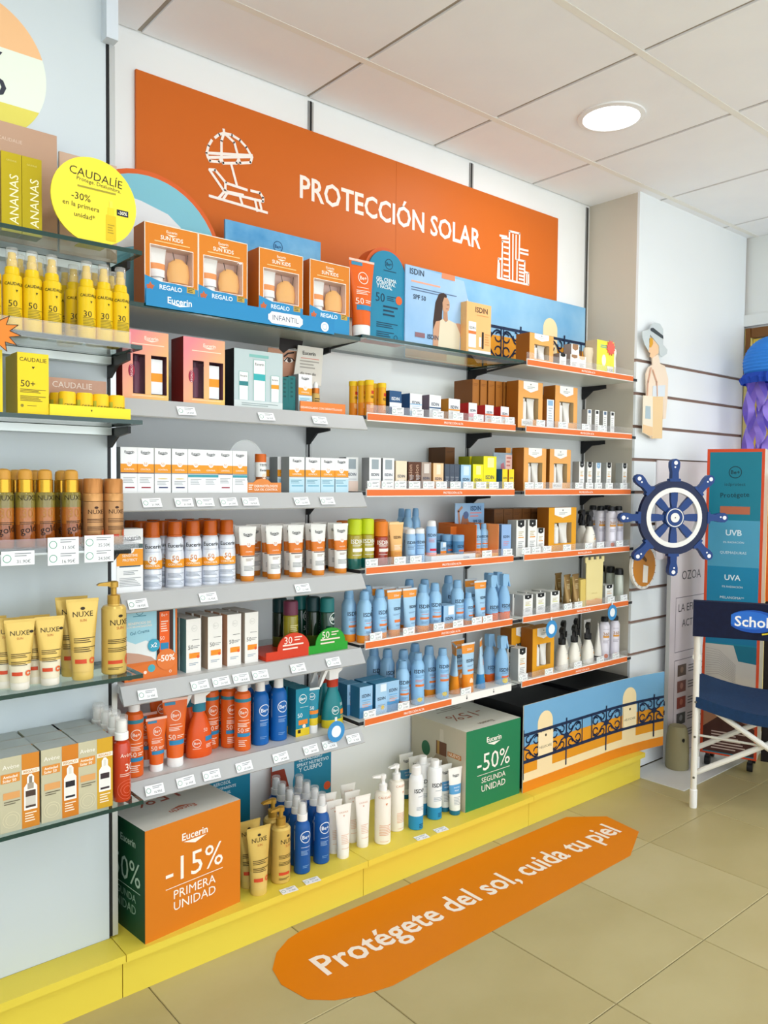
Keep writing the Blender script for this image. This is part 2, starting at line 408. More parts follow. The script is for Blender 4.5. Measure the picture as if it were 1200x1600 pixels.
for px, py, ps in ((28, 872, ('31.90€',)), (99, 861, ('31.50€', '16.95€')), (155, 857, ('25.50€', '24.50€'))):
    x = ax(px, py, 1.825); h = .031*len(ps)
    b = MB(); b.box(-.034, .034, 0, .001, 0, h, 'eef0f6')
    for i, p in enumerate(ps): printed(tag_ops(p), .068, .031, z0=h-.031*(i+1), mb=b)
    b.build('price_tag', shA[3], (x, 1.8245, at(px, py, 1.825)[1]-h/2), 0, 0)

# ------------------------------------------------------------------ grey metal shelves
ZB = [1.80, 1.548, 1.303, 1.041, .800, .541]
GREY = surf('grey_metal', 'b4b6b7', 'aeb0b2', 2., .38)
shB = []
for k, z in enumerate(ZB):
    t = thing('metal_shelf', '%s grey metal shelf left of the middle bay' % NAMEA[k], 'shelf', (0, 0, 0), 0, 'grey metal shelves')
    if k == 0:
        b = MB(); b.box(.805, 1.594, 2.005, WY-.005, z-.012, z, M('98a39f', .35), front=EDGE, right=EDGE, top=M('b5bebb', .3)); b.build('board', t)
    else:
        b = MB(); b.box(.805, 1.594, 2.002, WY-.005, z-.022, z, M('cfd1d1', .4)); b.build('board', t)
        b = MB(); x0, x1 = .8, 1.598
        ys = [(2.002, z), (1.994, z+.001), (1.968, z-.044), (1.971, z-.047), (2.002, z-.026)]
        A = [(x0, y, q) for y, q in ys]; B = [(x1, y, q) for y, q in ys]; n = len(ys)
        b.add(A+B, [(i, (i+1) % n, n+(i+1) % n, n+i) for i in range(n)], GREY); b.add(A, [tuple(range(n))[::-1]], GREY); b.add(B, [tuple(range(n))], GREY)
        b.build('front_lip', t)
    bracket(t, 1.592, WY-.005, z-.0225 if k else z-.0125, .24)
    bracket(t, .806, WY-.005, z-.0225 if k else z-.0125, .24)
    shB.append(t)
TB = {1: ([290, 415, 498], 650), 2: ([236, 286, 319, 356, 390, 470, 510], 786), 3: ([214, 324, 471], 930), 4: ([229, 311, 344, 375, 405, 464, 519], 1065), 5: ([240, 289, 329, 380, 437, 484, 513, 550], 1200)}
for k, (pxs, py) in TB.items(): tags(shB[k], pxs, py, 1.98, ZB[k]-.0225, tilt=-.52, off=.0125)

# ------------------------------------------------------------------ shelves with orange strips (middle bay and end bay)
ZC = [1.809, 1.552, 1.306, 1.051, .806, .551]
ORS = M('de6f32', .45); WHT = M('f0efec', .4); DARK = M('24262a', .5)
def strip_shelf(t, x0, x1, l0, l1, z, words, half=False):
    b = MB(); b.box(x0, x1, 2.006, WY-.005, z-.012, z, M('dcdfd8', .35), front=DARK, left=DARK, right=DARK); b.build('board', t)
    b = MB(); b.box(l0, l1, 2.0005, 2.0055, z-.017, z+.010, WHT); s = b.build('price_strip', t)
    b = MB(); xm = l1-.001 if not half else l0+(l1-l0)*.55
    b.box(l0+.001, xm, 1.9993, 2.0004, z-.0135, z+.0065, ORS); b.build('orange_insert', s)
    if half:
        b = MB()
        for f in (.66, .86): b.prism([(l0+(l1-l0)*f-.004, z-.003), (l0+(l1-l0)*f, z-.009), (l0+(l1-l0)*f+.004, z-.003)], 1.9996, 2.0003, M('30343a')); b.box(l0+(l1-l0)*f-.0008, l0+(l1-l0)*f+.0008, 1.9996, 2.0003, z-.003, z+.006, M('30343a'))
        b.build('arrow_marks', s)
    w = l1-l0
    b = printed([('b', words, (.54-.5) if not half else -.2, .5, .13, 'f6efe8')], w, .02, z0=z-.0135); b.v = [(x+l0+w/2, y+1.9992, zz) for x, y, zz in b.v]; b.build('lettering', s, smooth=0)
    b = MB(); b.box(l0, l1, 2.0025, 2.0055, z+.0105, z+.036, ACRYL); b.build('acrylic_lip', t)
shC, shD = [], []
for k, z in enumerate(ZC):
    t = thing('shelf', '%s shelf of the middle bay%s' % (NAMEA[k], ', bare green-edged glass' if k == 0 else ' with an orange strip'), 'shelf', (0, 0, 0), 0, 'middle bay shelves')
    if k == 0:
        b = MB(); b.box(1.5965, 2.392, 1.998, WY-.005, z-.010, z, GLASS, front=EDGE, left=EDGE, right=EDGE, back=EDGE); b.build('pane', t)
        b = MB(); b.tube([(2.4, WY-.02, z-.03), (2.4, 2.02, z-.008)], .004, BLK, 6); b.build('bracket_arm', t)
        b = MB(); b.tube([(1.595, WY-.04, z-.03), (1.5955, 2.02, z-.018)], .004, BLK, 6); b.build('bracket_arm', t)
    else: strip_shelf(t, 1.603, 2.396, 1.622, 2.352, z, 'PROTECCIÓN ALTA', k == 5)
    bracket(t, 2.396, WY-.005, z-.0125, .1 if k == 0 else .2); shC.append(t)
    t = thing('shelf', '%s orange-striped shelf of the end bay beside the slat wall' % NAMEA[k], 'shelf', (0, 0, 0), 0, 'end bay shelves')
    strip_shelf(t, 2.4015, 3.185, 2.415, 3.145, z, 'PROTECCIÓN ALTA'); bracket(t, 3.18, WY-.005, z-.0125, .2); shD.append(t)
TC = {1: ([622, 653, 685, 716, 748, 776, 797], 645), 2: ([584, 606, 626, 648, 670, 690, 712, 732, 752, 772, 795], 760), 3: ([581, 625, 650, 761, 793], 875), 4: ([588, 639, 686, 716, 745, 762], 985), 5: ([578, 631, 728], 1100)}
for k, (p, py) in TC.items(): tags(shC[k], p, py, 2.0, ZC[k]+.023, off=-.0005, h=.024)
TD = {1: ([845, 880, 915, 940], 665), 2: ([827, 842, 905, 921, 935, 952, 975], 760), 3: ([822, 838, 855, 886, 920, 938, 968], 860), 4: ([888, 904, 955, 975], 940), 5: ([818, 858, 903, 938, 962], 1040)}
for k, (p, py) in TD.items(): tags(shD[k], p, py, 2.0, ZC[k]+.023, off=-.0005, h=.024)

# ------------------------------------------------------------------ orange banner with icons
BX0, BX1, BZ0, BZ1 = .972, 2.962, 1.93, 2.54
ban = thing('wall_banner', 'orange wall banner reading PROTECCIÓN SOLAR with beach and city icons', 'banner', (0, WY-.012, 0))
ORB = surf('banner_vinyl', 'cf6718', 'cc6419', .6, .5)
for x0, x1 in ((BX0, 1.9845), (1.9855, BX1)):
    b = MB(); b.box(x0, x1, 0, .01, BZ0, BZ1, ORB); b.build('panel', ban)
def W2(px, py): return at(px, py, 2.287)
def strokes(name, lines, th, c, parent, y=-.0005):
    ops = [('s', L, th, c) for L in lines]; b = printed(ops, 1., 1., off=.0003); b.v = [(x, yy+y, z) for x, yy, z in b.v]; return b.build(name, parent, smooth=0)
CR = 'f7eee6'
b = printed([('b', 'PROTECCIÓN SOLAR', 0, 0, .9, CR)], 1, 1); b.v = [(x*1.0+2.0, y, z*1.15+2.352) for x, y, z in b.v]; b.build('lettering', ban, smooth=0)
def Z5(pts): return [W2(300+x/2, 180+y/2) for x, y in pts]
def arc(cx, cy, rx, ry, a0, a1, n=14): return [(cx+rx*math.cos(math.radians(a0+(a1-a0)*i/n)), cy-ry*math.sin(math.radians(a0+(a1-a0)*i/n))) for i in range(n+1)]
par = [[(50, 132), (46, 118), (52, 95), (62, 78)], [(72, 70), (85, 60), (100, 56), (125, 62), (150, 78), (170, 100), (186, 128)], [(99, 44), (100, 56)], [(50, 132), (188, 130)], [(50, 118), (188, 126)],
       [(50, 132), (56, 143), (85, 146), (92, 134)], [(92, 134), (97, 150), (140, 150), (146, 136)], [(146, 136), (150, 150), (183, 148), (188, 130)], [(100, 56), (92, 80), (92, 134)], [(100, 56), (132, 85), (146, 136)], [(122, 152), (140, 220)],
       [(54, 170), (72, 171), (106, 212), (172, 234)], [(54, 170), (100, 237), (160, 250)], [(184, 236), (212, 243), (222, 258), (222, 270), (100, 240)], [(54, 252), (235, 305)], [(104, 214), (104, 235), (84, 258)], [(112, 240), (96, 264)], [(148, 250), (158, 283)], [(196, 262), (204, 300)], [(210, 265), (218, 302)]]
strokes('beach_icon', [Z5(l) for l in par], .0085, CR, ban)
cit = [[(955, 508), (1052, 530), (1052, 494), (1042, 490)], [(955, 508), (958, 448), (968, 450)], [(968, 512), (970, 394), (992, 398)], [(992, 516), (992, 362), (1024, 370), (1022, 450)], [(1015, 522), (1016, 452), (1040, 456), (1038, 528)], [(1003, 372), (1002, 516)], [(1013, 375), (1012, 450)],
       [(962, 376), (984, 380)], [(968, 384), (990, 386)], [(1024, 418), (1050, 424)], [(1026, 430), (1050, 436)], [(960, 462), (960, 505)], [(1046, 498), (1046, 524)]] + [[(974, 412+18*i), (988, 415+18*i)] for i in range(6)] + [[(1022, 468+11*i), (1036, 471+11*i)] for i in range(5)]
strokes('city_icon', [Z5(l) for l in cit], .0085, CR, ban)

# ------------------------------------------------------------------ floor sticker
st = thing('floor_sticker', 'long orange floor sticker reading Protégete del sol, cuida tu piel', 'floor sticker', (0, 0, .0008))
out = [(1.152, 1.646), (1.205, 1.598), (1.272, 1.568), (1.36, 1.548), (2.504, 1.561), (2.701, 1.65), (2.725, 1.81), (2.593, 1.909), (1.315, 1.915), (1.262, 1.903), (1.2, 1.868), (1.15, 1.81), (1.133, 1.74)]
b = MB(); n = len(out); a = [(x, y, .0006) for x, y in out]; c = [(x, y, -.0004) for x, y in out]
b.add(a, [tuple(range(n))], M('d97c08', .45, 0, .2)); b.add(c+a, [(i, (i+1) % n, n+(i+1) % n, n+i) for i in range(n)], M('d97c08', .45, 0, .2)); b.build('vinyl', st, smooth=0)
g, fs = text_geo('Protégete del sol, cuida tu piel', .018); b = MB(); b.add([(1.95+x*1.40, 1.722+y*1.40*1.12, .0012) for x, y in g], fs, M('f4e9df', .4)); b.build('lettering', st, smooth=0)

# ================================================================== product shapes
def carton(w, h, d, bands, ops=(), side=None, top=None, recess=False):
    """folding carton, front at y=0; bands = [(v0, v1, hex)] up the front"""
    b = MB(); sd = side or bands[0][2]
    b.box(-w/2, w/2, 0, d, 0, h, sd, front=None, top=top or bands[-1][2])
    for v0, v1, c in bands: b.add([(-w/2, 0, v0*h), (w/2, 0, v0*h), (w/2, 0, v1*h), (-w/2, 0, v1*h)], [(0, 1, 2, 3)], c)
    # tuck flap line on the lid
    b.add([(-w/2+.001, .0012, h+.0003), (w/2-.001, .0012, h+.0003), (w/2-.001, .002, h+.0003), (-w/2+.001, .002, h+.0003)], [(0, 1, 2, 3)], M('8d8f90'))
    return proto(('box', b, ('printed_front', printed(ops, w, h))) if ops else ('box', b))
def prof_r(prof):
    P = [(q[0], q[1]) for q in prof]
    def R(z):
        for (r0, z0), (r1, z1) in zip(P, P[1:]):
            if z0 <= z <= z1 and z1 > z0: return max(r0+(r1-r0)*(z-z0)/(z1-z0), 1e-3)
        return max(P[-1][0] if z > P[-1][1] else P[0][0], 1e-3)
    return R
def bottle(prof, mat, caps, ops=(), seg=20):
    """lathed bottle; caps = [(name, profile, mat)]; ops printed round the front, scaled to 2r x body height"""
    b = MB(); b.lathe(prof, mat, seg); parts = []
    r = max(q[0] for q in prof); h = prof[-1][1]
    parts.append(('body', b, ('printed_label', printed(ops, 2*r, h, cyl(prof_r(prof))))) if ops else ('body', b))
    for nm, pf, mt in caps:
        if isinstance(pf, MB): parts.append((nm, pf))
        else: c = MB(); c.lathe(pf, mt, seg); parts.append((nm, c))
    return proto(*parts)
def tube_mb(w, h, r, zc, bands, b=None, c=(0, 0, 0), crimp=None):
    """cosmetic tube standing on its cap: round foot of radius r at zc, flat seam of width w at h"""
    b = b or MB(); n = 20; L = 10; prev = None
    zz = sorted(set([zc+(h-zc)*i/L for i in range(L+1)] + [zc+(h-zc)*q for bd in bands for q in bd[:2]]))
    def sec(z):
        t = (z-zc)/(h-zc); e = t**1.2; return r+(w/2-r)*e, r+(.0012-r)*(t**1.05)
    def mt(z):
        t = (z-zc)/(h-zc)
        for v0, v1, m in bands:
            if v0-1e-6 <= t <= v1+1e-6: return m
        return bands[-1][2]
    for z in zz:
        A, B = sec(z); cur = [(c[0]+A*math.sin(2*math.pi*i/n), c[1]-B*math.cos(2*math.pi*i/n), c[2]+z) for i in range(n)]
        if prev: b.add(prev+cur, [(i, (i+1) % n, n+(i+1) % n, n+i) for i in range(n)], mt((z+pz)/2))
        prev = cur; pz = z
    b.box(c[0]-w/2, c[0]+w/2, c[1]-.0014, c[1]+.0014, c[2]+h-.001, c[2]+h+.006, crimp or bands[-1][2])
    def S(x, z):
        z = min(max(z, zc), h); A, B = sec(z); q = max(1-(x/A)**2, 0.); return (x, -B*math.sqrt(q), z), (0, -1, 0)
    return b, S
def tube(w, h, r, zc, bands, capc, ops=(), rc=None, crimp=None):
    b, S = tube_mb(w, h, r, zc, bands, crimp=crimp); rc = rc or r*.98; cp = MB(); cp.lathe([(rc*.96, 0), (rc, .002), (rc, zc-.002), (rc*.97, zc)], capc, 20)
    body = ('body', b, ('printed_label', printed(ops, w, h-zc, S, zc, off=.0009))) if ops else ('body', b)
    return proto(body, ('cap', cp))
def trigger_head(z, s, mat, flip=1, y=.011):
    b = MB(); P = [(-.02, 0), (.016, 0), (.016, .018), (.03, .026), (.036, .042), (.028, .056), (.008, .064), (-.04, .058), (-.05, .052), (-.05, .040), (-.036, .038), (-.02, .03)]
    P = [(x*s*flip, z+q*s) for x, q in P]; P = P if flip > 0 else P[::-1]
    b.prism(P, -y*s, y*s, mat)
    Q = [(-.030, .040), (-.022, .034), (-.036, .008), (-.052, -.018), (-.057, -.016), (-.046, .012)]; Q = [(x*s*flip, z+q*s) for x, q in Q]; Q = Q[::-1] if flip > 0 else Q
    t = MB(); t.prism(Q, -y*.7*s, y*.7*s, mat); return b, t
def pump_head(z, s, mat):
    b = MB(); b.lathe([(.013*s, z), (.013*s, z+.018*s), (.006*s, z+.02*s), (.006*s, z+.034*s), (.0095*s, z+.035*s), (.0095*s, z+.046*s), (.005*s, z+.048*s)], mat, 16)
    b.prism([(-.034*s, z+.040*s), (-.006*s, z+.037*s), (-.004*s, z+.047*s), (-.030*s, z+.045*s), (-.035*s, z+.042*s)], -.005*s, .005*s, mat); return b
def mini_bottle(b, x, y, z, r, h, mat, cap):
    b.lathe([(r, z), (r, z+h*.7), (r*.8, z+h*.74, mat), (r*.8, z+h*.75, cap), (r*.8, z+h, cap)], mat, 12, (x, y, 0))
def giftbox(w, h, d, front, side, win, ops, contents=(), inner='b8a894', top=None, film=True, bands=None):
    """carton with a cut-out window, recess, clear film and the goods inside"""
    b = MB(); u0, v0, u1, v1 = win; x0, x1, z0, z1 = u0*w, u1*w, v0*h, v1*h; D = d*.62
    b.box(-w/2, w/2, 0, d, 0, h, side, front=None, top=top or front)
    for a in ((-w/2, 0, w/2, z0), (-w/2, z1, w/2, h), (-w/2, z0, x0, z1), (x1, z0, w/2, z1)):
        b.add([(a[0], 0, a[1]), (a[2], 0, a[1]), (a[2], 0, a[3]), (a[0], 0, a[3])], [(0, 1, 2, 3)], front)
    I = M(inner, .6)
    b.add([(x0, D, z0), (x1, D, z0), (x1, D, z1), (x0, D, z1)], [(0, 1, 2, 3)], I)
    for p, q in (((x0, z0), (x1, z0)), ((x1, z0), (x1, z1)), ((x1, z1), (x0, z1)), ((x0, z1), (x0, z0))):
        b.add([(p[0], 0, p[1]), (q[0], 0, q[1]), (q[0], D, q[1]), (p[0], D, p[1])], [(0, 3, 2, 1)], I)
    parts = [('box', b, ('printed_front', printed(ops, w, h)))]
    for nm, mb in contents: parts.append((nm, mb))
    if film:
        f = MB(); f.add([(x0, .0008, z0), (x1, .0008, z0), (x1, .0008, z1), (x0, .0008, z1)], [(0, 1, 2, 3)], FILM); parts.append(('window_film', f))
    return proto(*parts)
def board(w, h, mat, ops=(), t=.004, shape=None, edge=None):
    b = MB(); pts = shape or [(-w/2, 0), (w/2, 0), (w/2, h), (-w/2, h)]; b.prism(pts, 0, t, mat, edge)
    return proto(('card', b, ('printed_front', printed(ops, w, h))) if ops else ('card', b))
def round_top(w, h, r=None, n=12):
    r = r or w/2; return [(-w/2, 0), (w/2, 0)] + [(w/2-r+r*math.cos(a), h-r+r*math.sin(a)) for a in [math.pi/2*i/n for i in range(n+1)]] + [(-w/2+r-r*math.sin(a), h-r+r*math.cos(a)) for a in [math.pi/2*i/n for i in range(n+1)]]
def be_logo(u, v, r, c): return [('o', u, v, r, r*.13, c), ('b', 'Be+', u, v, r*1.35, c)]

GOLD = M('c79a35', .25, .85); GOLD2 = M('dcb65a', .3, .5); COPPER = M('b88a5c', .35, .4)
E_OR, E_WH, BE_OR, BE_BL, IS_BL, IS_OR = 'eb9a26', 'eef0f2', 'ee6320', '1663b0', '93bfe2', 'ec8f24'
PLW = M('f1f1f0', .3); INK = '3a3d42'

# --- left module
P_ananas = carton(.042, .172, .042, [(0, 1, M('a8960e', .3, .35))], [('T', 'ANANAS', .12, .42, .62, 'f3ecc0'), ('t', 'CAUDALIE', 0, .9, .5, 'd8cc7a')], side=M('8a7a08', .3, .35))
def caud_spray(n):
    Y1 = M('dfbb18', .32); pf = [(.018, 0), (.0205, .002), (.0205, .118), (.0195, .123), (.0155, .126), (.0148, .14), (.0135, .142)]
    hd = MB(); hd.lathe([(.0105, .142), (.0105, .158), (.0085, .160), (.0085, .172), (.0075, .174), (0, .1745)], Y1, 14)
    cc = MB(); cc.lathe([(.0126, .1425), (.0124, .181), (.0112, .184), (.0, .1842)], CLEARCAP, 16)
    return bottle(pf, Y1, [('pump', hd, 0), ('clear_cap', cc, 0)], [('b', 'CAUDALIE', 0, .73, 1.05, '3b3410'), ('t', n, -.1, .43, .44, '3b3410'), ('L', -.35, .36, .45, 7, .024, '8a7a1c'), ('p', [(.1, .60), (.16, .64), (.04, .64)], '3b3410')])
P_sp50, P_sp30 = caud_spray('50'), caud_spray('30')
P_cbox = carton(.066, .135, .05, [(0, 1, 'ecce1c')], [('t', 'CAUDALIE', .0, .89, .86, '3a3310'), ('p', [(0, .74), (.05, .78), (-.05, .78)], '3a3310'), ('t', '50+', -.17, .5, .46, '3a3310'), ('L', -.42, .4, .4, 3, .022, '5a5020'), ('L', -.42, .29, .4, 4, .024, '6a6020'), ('d', -.36, .14, .05, '8a7e2a'), ('L', -.2, .14, .1, 1, .02, '6a6020')], side='b49a10')
b = MB(); b.lathe([(.0185, 0), (.019, .001), (.019, .052), (.017, .056), (0, .057)], M('f0c622', .35), 18)
P_stick = proto(('body', b, ('printed_label', printed([('b', 'CAUDALIE', .1, .46, .8, '4a3c10'), ('t', '50', -.2, .28, .3, '4a3c10'), ('r', -.75, .15, -.4, .7, 'b8c24a')], .04, .056, cyl(.019)))))
# nuxe
def nuxe_oil():
    lo, mid, up = M('8f4a14', .1, 0, .7), M('a8621c', .1, 0, .7), M('7d702c', .1, 0, .7)
    pf = [(.021, 0, lo), (.0215, .002, lo), (.0215, .05, lo), (.0215, .088, mid), (.0215, .118, up), (.0195, .122, up)]
    return bottle(pf, mid, [('collar', [(.0178, .122), (.0178, .150), (.0168, .151)], GOLD), ('cap', [(.0158, .151), (.0158, .163), (.0145, .170), (.009, .1735), (0, .1742)], M('c8923a', .35))],
                  [('t', 'NUXE', 0, .90, 1.0, '33290c'), ('t', '30', 0, .62, .62, 'b07a3c'), ('L', -.4, .45, .6, 2, .03, '3a1e06'), ('t', 'gold', .05, .31, .85, '1c0e04', .18), ('L', -.4, .12, .5, 1, .03, '8a2c10')])
P_nxoil = nuxe_oil()
P_nxbrown = bottle([(.0225, 0), (.0235, .002), (.0235, .098), (.0225, .1)], COPPER, [('collar', [(.0232, .101), (.0232, .118), (.0225, .119)], M('c49058', .3, .4)), ('cap', [(.0222, .1195), (.0222, .15), (.02, .154), (0, .1545)], M('b67c44', .3, .4))],
                   [('t', 'NUXE', 0, .76, .8, '3a1c08'), ('d', 0, .86, .1, '3a1c08', .6), ('L', -.45, .58, .7, 3, .035, '4a2810'), ('L', -.45, .40, .7, 3, .035, '4a2810'), ('r', -.5, .16, .1, .22, 'c23a1e'), ('d', .5, .24, .22, 'c85a2a')])
NX = 'ecd07e'
def nuxe_tube(w, h, r, light=False):
    return tube(w, h, r, h*.11, [(0, .3, M('e2d9c0' if light else 'd9ba6a', .3)), (.3, 1, M('d6b662', .28, .25))], M('e8e2d6' if light else 'd8b964', .3),
                [('t', 'NUXE', 0, .82, .62, '2f2410'), ('d', .0 if not light else .38, .9 if not light else .83, .07, '2f2410', .7), ('t', 'SUN', 0, .73, .2, 'b55a2a'), ('L', -.3, .47, .35, 3, .028, '4a3a1a'), ('L', -.3, .34, .35, 3, .028, '4a3a1a'), ('r', -.28, .12, .05, .18, 'cf4a28'), ('o', .24, .15, .1, .06, 'd9683a')])
P_nxs, P_nxb = nuxe_tube(.064, .15, .0205, True), nuxe_tube(.074, .183, .0245)
def nuxe_pump(h=.165):
    pf = [(.026, 0), (.029, .003), (.029, h-.006), (.024, h), (.0145, h+.001), (.0145, h+.004)]
    return bottle(pf, M('d6b662', .3, .2), [('pump', pump_head(h+.004, 1.15, M('b8903c', .3, .4)), 0)], [('t', 'NUXE', .12, .75, .85, '2f2410'), ('d', .12, .84, .1, '2f2410', .6), ('t', 'SUN', .1, .67, .3, 'b55a2a'), ('L', -.4, .5, .8, 3, .024, '4a3a1a'), ('L', -.4, .38, .8, 3, .024, '4a3a1a'), ('r', -.4, .16, .2, .21, 'cf4a28'), ('o', .55, .2, .22, .14, 'd9683a'), ('L', -.4, .1, .2, 2, .02, '4a3a1a')])
P_nxp = nuxe_pump()
def avene(shade, bot):
    ops = [('r', .05, 0, .5, 1, shade), ('t', 'Avène', -.22, .87, .42, 'f6f2ea'), ('r', -.48, .66, .0, .78, 'd98d3a'), ('b', 'Antiedad', -.24, .74, .36, 'f6efe2'), ('b', 'Solar 50', -.26, .69, .34, 'f6efe2'), ('r', -.42, .44, .0, .53, 'dba063'), ('L', -.4, .40, .0, 2, .03, '6a6250'), ('o', -.22, .16, .22, .012, 'e0d9bc'), ('o', -.22, .16, .15, .012, 'e0d9bc'),
           ('r', .05, .73, .5, .79, 'efe7d8'), ('b', 'REGALO', .27, .76, .36, 'c4862a'), ('p', [(.1, .24), (.44, .24), (.44, .55), (.36, .6), (.36, .68), (.30, .72), (.24, .72), (.18, .68), (.18, .6), (.1, .55)], 'f4f1ec'), ('r', .14, .27, .4, .5, bot), ('r', .14, .3, .4, .42, 'cfcac2' if bot == '4a3a34' else 'e9e7e4'), ('r', .19, .52, .35, .6, 'a49a8c' if bot == '4a3a34' else 'f0eee9'), ('r', .23, .6, .31, .69, '8a8074' if bot == '4a3a34' else 'dcd9d2'), ('L', .12, .19, .42, 4, .035, 'f4e6cf')]
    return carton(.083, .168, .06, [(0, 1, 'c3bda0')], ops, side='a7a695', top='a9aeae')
P_av = [avene('cf832a', '4a3a34'), avene('cf7d24', '26242c'), avene('cfa02a', '3a2e34')]
RED = M('c23a17', .15, 0, .6)
P_avsp = bottle([(.0195, 0), (.0215, .004), (.0215, .128), (.018, .142), (.012, .146), (.012, .150)], RED, [('collar', [(.0165, .15), (.0165, .166), (.015, .168)], PLW), ('pump', [(.0125, .1685), (.0125, .186), (.0115, .196), (0, .198)], M('eceae6', .35)), ('clear_cap', [(.0150, .1685), (.0150, .205), (.0135, .208), (0, .2082)], CLEARCAP)],
                [('t', 'Avène', .1, .76, .75, 'f2dcd0'), ('t', '30', .25, .56, .55, 'f2dcd0'), ('L', -.3, .45, .5, 2, .03, 'eac8b8'), ('o', .1, .2, .55, .03, 'd9674a'), ('o', .1, .2, .38, .03, 'd9674a'), ('o', .1, .2, .22, .03, 'd9674a')])

# --- eucerin
def euc_logo(u, v, w, c): return [('b', 'Eucerin', u, v, w, c), ('p', [(u-w*.5, v-.032), (u+w*.5, v-.032), (u, v-.055)], c)]
def sunkids():
    w, h, d = .155, .222, .07
    ops = euc_logo(0, .93, .2, 'f4e6d2') + [('b', 'SUN KIDS', 0, .85, .42, 'f7efe0'), ('L', -.32, .79, .34, 1, .03, 'f2c98a'), ('s', [(-.4, .745), (.4, .745), (.4, .32), (-.4, .32), (-.4, .745)], .012, 'f7efe6'), ('s', [(-.495, .003), (.495, .003), (.495, .997), (-.495, .997), (-.495, .003)], .014, 'f3ead8'),
        ('p', [(-.5, .0), (.5, .0), (.5, .29), (.3, .305), (.05, .32), (-.2, .315), (-.5, .37)], '2b8fc4'), ('b', 'REGALO', -.02, .255, .42, 'eef6fa'), ('p', [(-.47, .255), (-.42, .265), (-.40, .3), (-.37, .265), (-.32, .26), (-.35, .23), (-.36, .2), (-.4, .22), (-.45, .2)], 'cf6a3a'), ('r', .28, .235, .44, .305, 'c9a84a'), ('L', .3, .29, .42, 3, .02, '4a3a1c')]
    c, _ = tube_mb(.052, .088, .021, .012, [(0, .28, M(E_WH)), (.28, .5, M('ee9b5a')), (.5, 1, M('eef0ee'))], c=(-.033, .023, .072)); c.lathe([(.017, .0), (.017, .012)], PLW, 14, (-.033, .023, .072))
    g = MB(); g.lathe([(.0, 0), (.03, .006), (.034, .03), (.029, .058), (.012, .072), (0, .074)], M('f0b872', .5), 16, (.03, .023, .072), sy=.55); g.tube([(.012, .02, .16), (.02, .015, .12), (.034, .012, .09), (.05, .015, .125), (.056, .02, .16)], .0012, M('5a463c'), 6)
    return giftbox(w, h, d, 'd9801f', 'bd6414', (-.39, .32, .39, .74), ops, [('tube', c), ('gift_bag', g)], inner='e2c8bc')
P_sunk = sunkids()
def pinkbox():
    w, h, d = .128, .186, .075; fr = grad('pink_gradient_card', 'e8858f', 'efc26a', (1, 0, -.7), -.16, .03)
    ops = euc_logo(.12, .9, .3, 'f8e8dc') + [('L', -.3, .8, .4, 1, .03, 'f6ddc8'), ('d', -.31, .42, .07, '9c1e3a', 1.9), ('T', 'REGALO', -.31, .42, .17, 'f4dfe2'), ('L', -.3, .07, .4, 1, .02, 'f6e0b8')]
    c = MB(); mini_bottle(c, -.018, .03, .022, .014, .115, M('6a3f52', .25), M('4e2a3c', .3))
    e = MB(); e.box(.020, .052, .012, .045, .022, .115, E_WH); e.add([(.020, .0118, .055), (.052, .0118, .055), (.052, .0118, .078), (.020, .0118, .078)], [(0, 1, 2, 3)], E_OR)
    return giftbox(w, h, d, fr, '7d1a12', (-.28, .1, .46, .66), ops + [('r', -.02, .1, .11, .66, fr)], [('bottle', c), ('carton', e)], inner='6a4450', top='d98a6a', film=False)
P_pink = pinkbox()
def tealset():
    w, h, d = .165, .172, .06
    ops = [('r', -.5, 0, .5, .14, 'cfd8d8'), ('r', -.2, .88, .2, .93, '7fb9b4'), ('L', -.35, .09, .4, 2, .03, '8a9a9a')]
    for u0, u1, v1, c in ((-.4, -.22, .62, '2f7f86'), (-.11, .13, .84, '36aab0'), (.25, .42, .6, E_OR)):
        ops += [('r', u0, .15, u1, v1, 'f1f3f3'), ('r', u0, .15+(v1-.15)*.5, u1, .15+(v1-.15)*.66, c), ('b', 'Eucerin', (u0+u1)/2, v1-.07, (u1-u0)*.75, INK), ('s', [(u0, .15), (u0, v1), (u1, v1), (u1, .15)], .008, '6aaea8')]
    return carton(w, h, d, [(0, 1, 'b9c9cc')], ops, side='1c2022', top='c2cfd0')
P_teal = tealset()
def eucbox(v, w=.047, h=.121, d=.04):
    b_ = [(0, .45, E_WH), (.45, .64, E_OR), (.64, 1, E_WH)]
    ops = euc_logo(0, .9, .55, INK) + [('d', 0, .645, .16, 'f4f2ee'), ('t', '50', 0, .645, .2, 'cf7a2a'), ('b', 'CONTROL', 0, .52, .6, 'f7ecd8'), ('r', -.5, .43, .5, .45, '4a4f6a' if v == 0 else '8a8f95')]
    if v == 0: ops += [('L', -.35, .33, .35, 4, .035, 'a5a9ae'), ('r', -.25, .11, .3, .135, '9c2a3c')]
    elif v == 1: ops += [('r', -.5, .36, .5, .42, '3f9aa8'), ('L', -.35, .3, .35, 4, .035, 'a5a9ae')]
    elif v == 2: ops += [('r', -.5, 0, .5, .40, 'b9d8e6'), ('L', -.4, .34, .3, 3, .04, '6a9ab0'), ('r', -.35, .17, .4, .21, '7fb5cc')]
    else: ops += [('d', 0, .32, .3, 'd6c48a', .12), ('L', -.35, .25, .35, 3, .035, 'a5a9ae'), ('r', -.25, .11, .3, .135, '3a3f6c')]
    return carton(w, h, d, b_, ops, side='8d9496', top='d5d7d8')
P_eb = [eucbox(i) for i in range(4)]
P_eb2 = eucbox(2, .056, .109, .045)
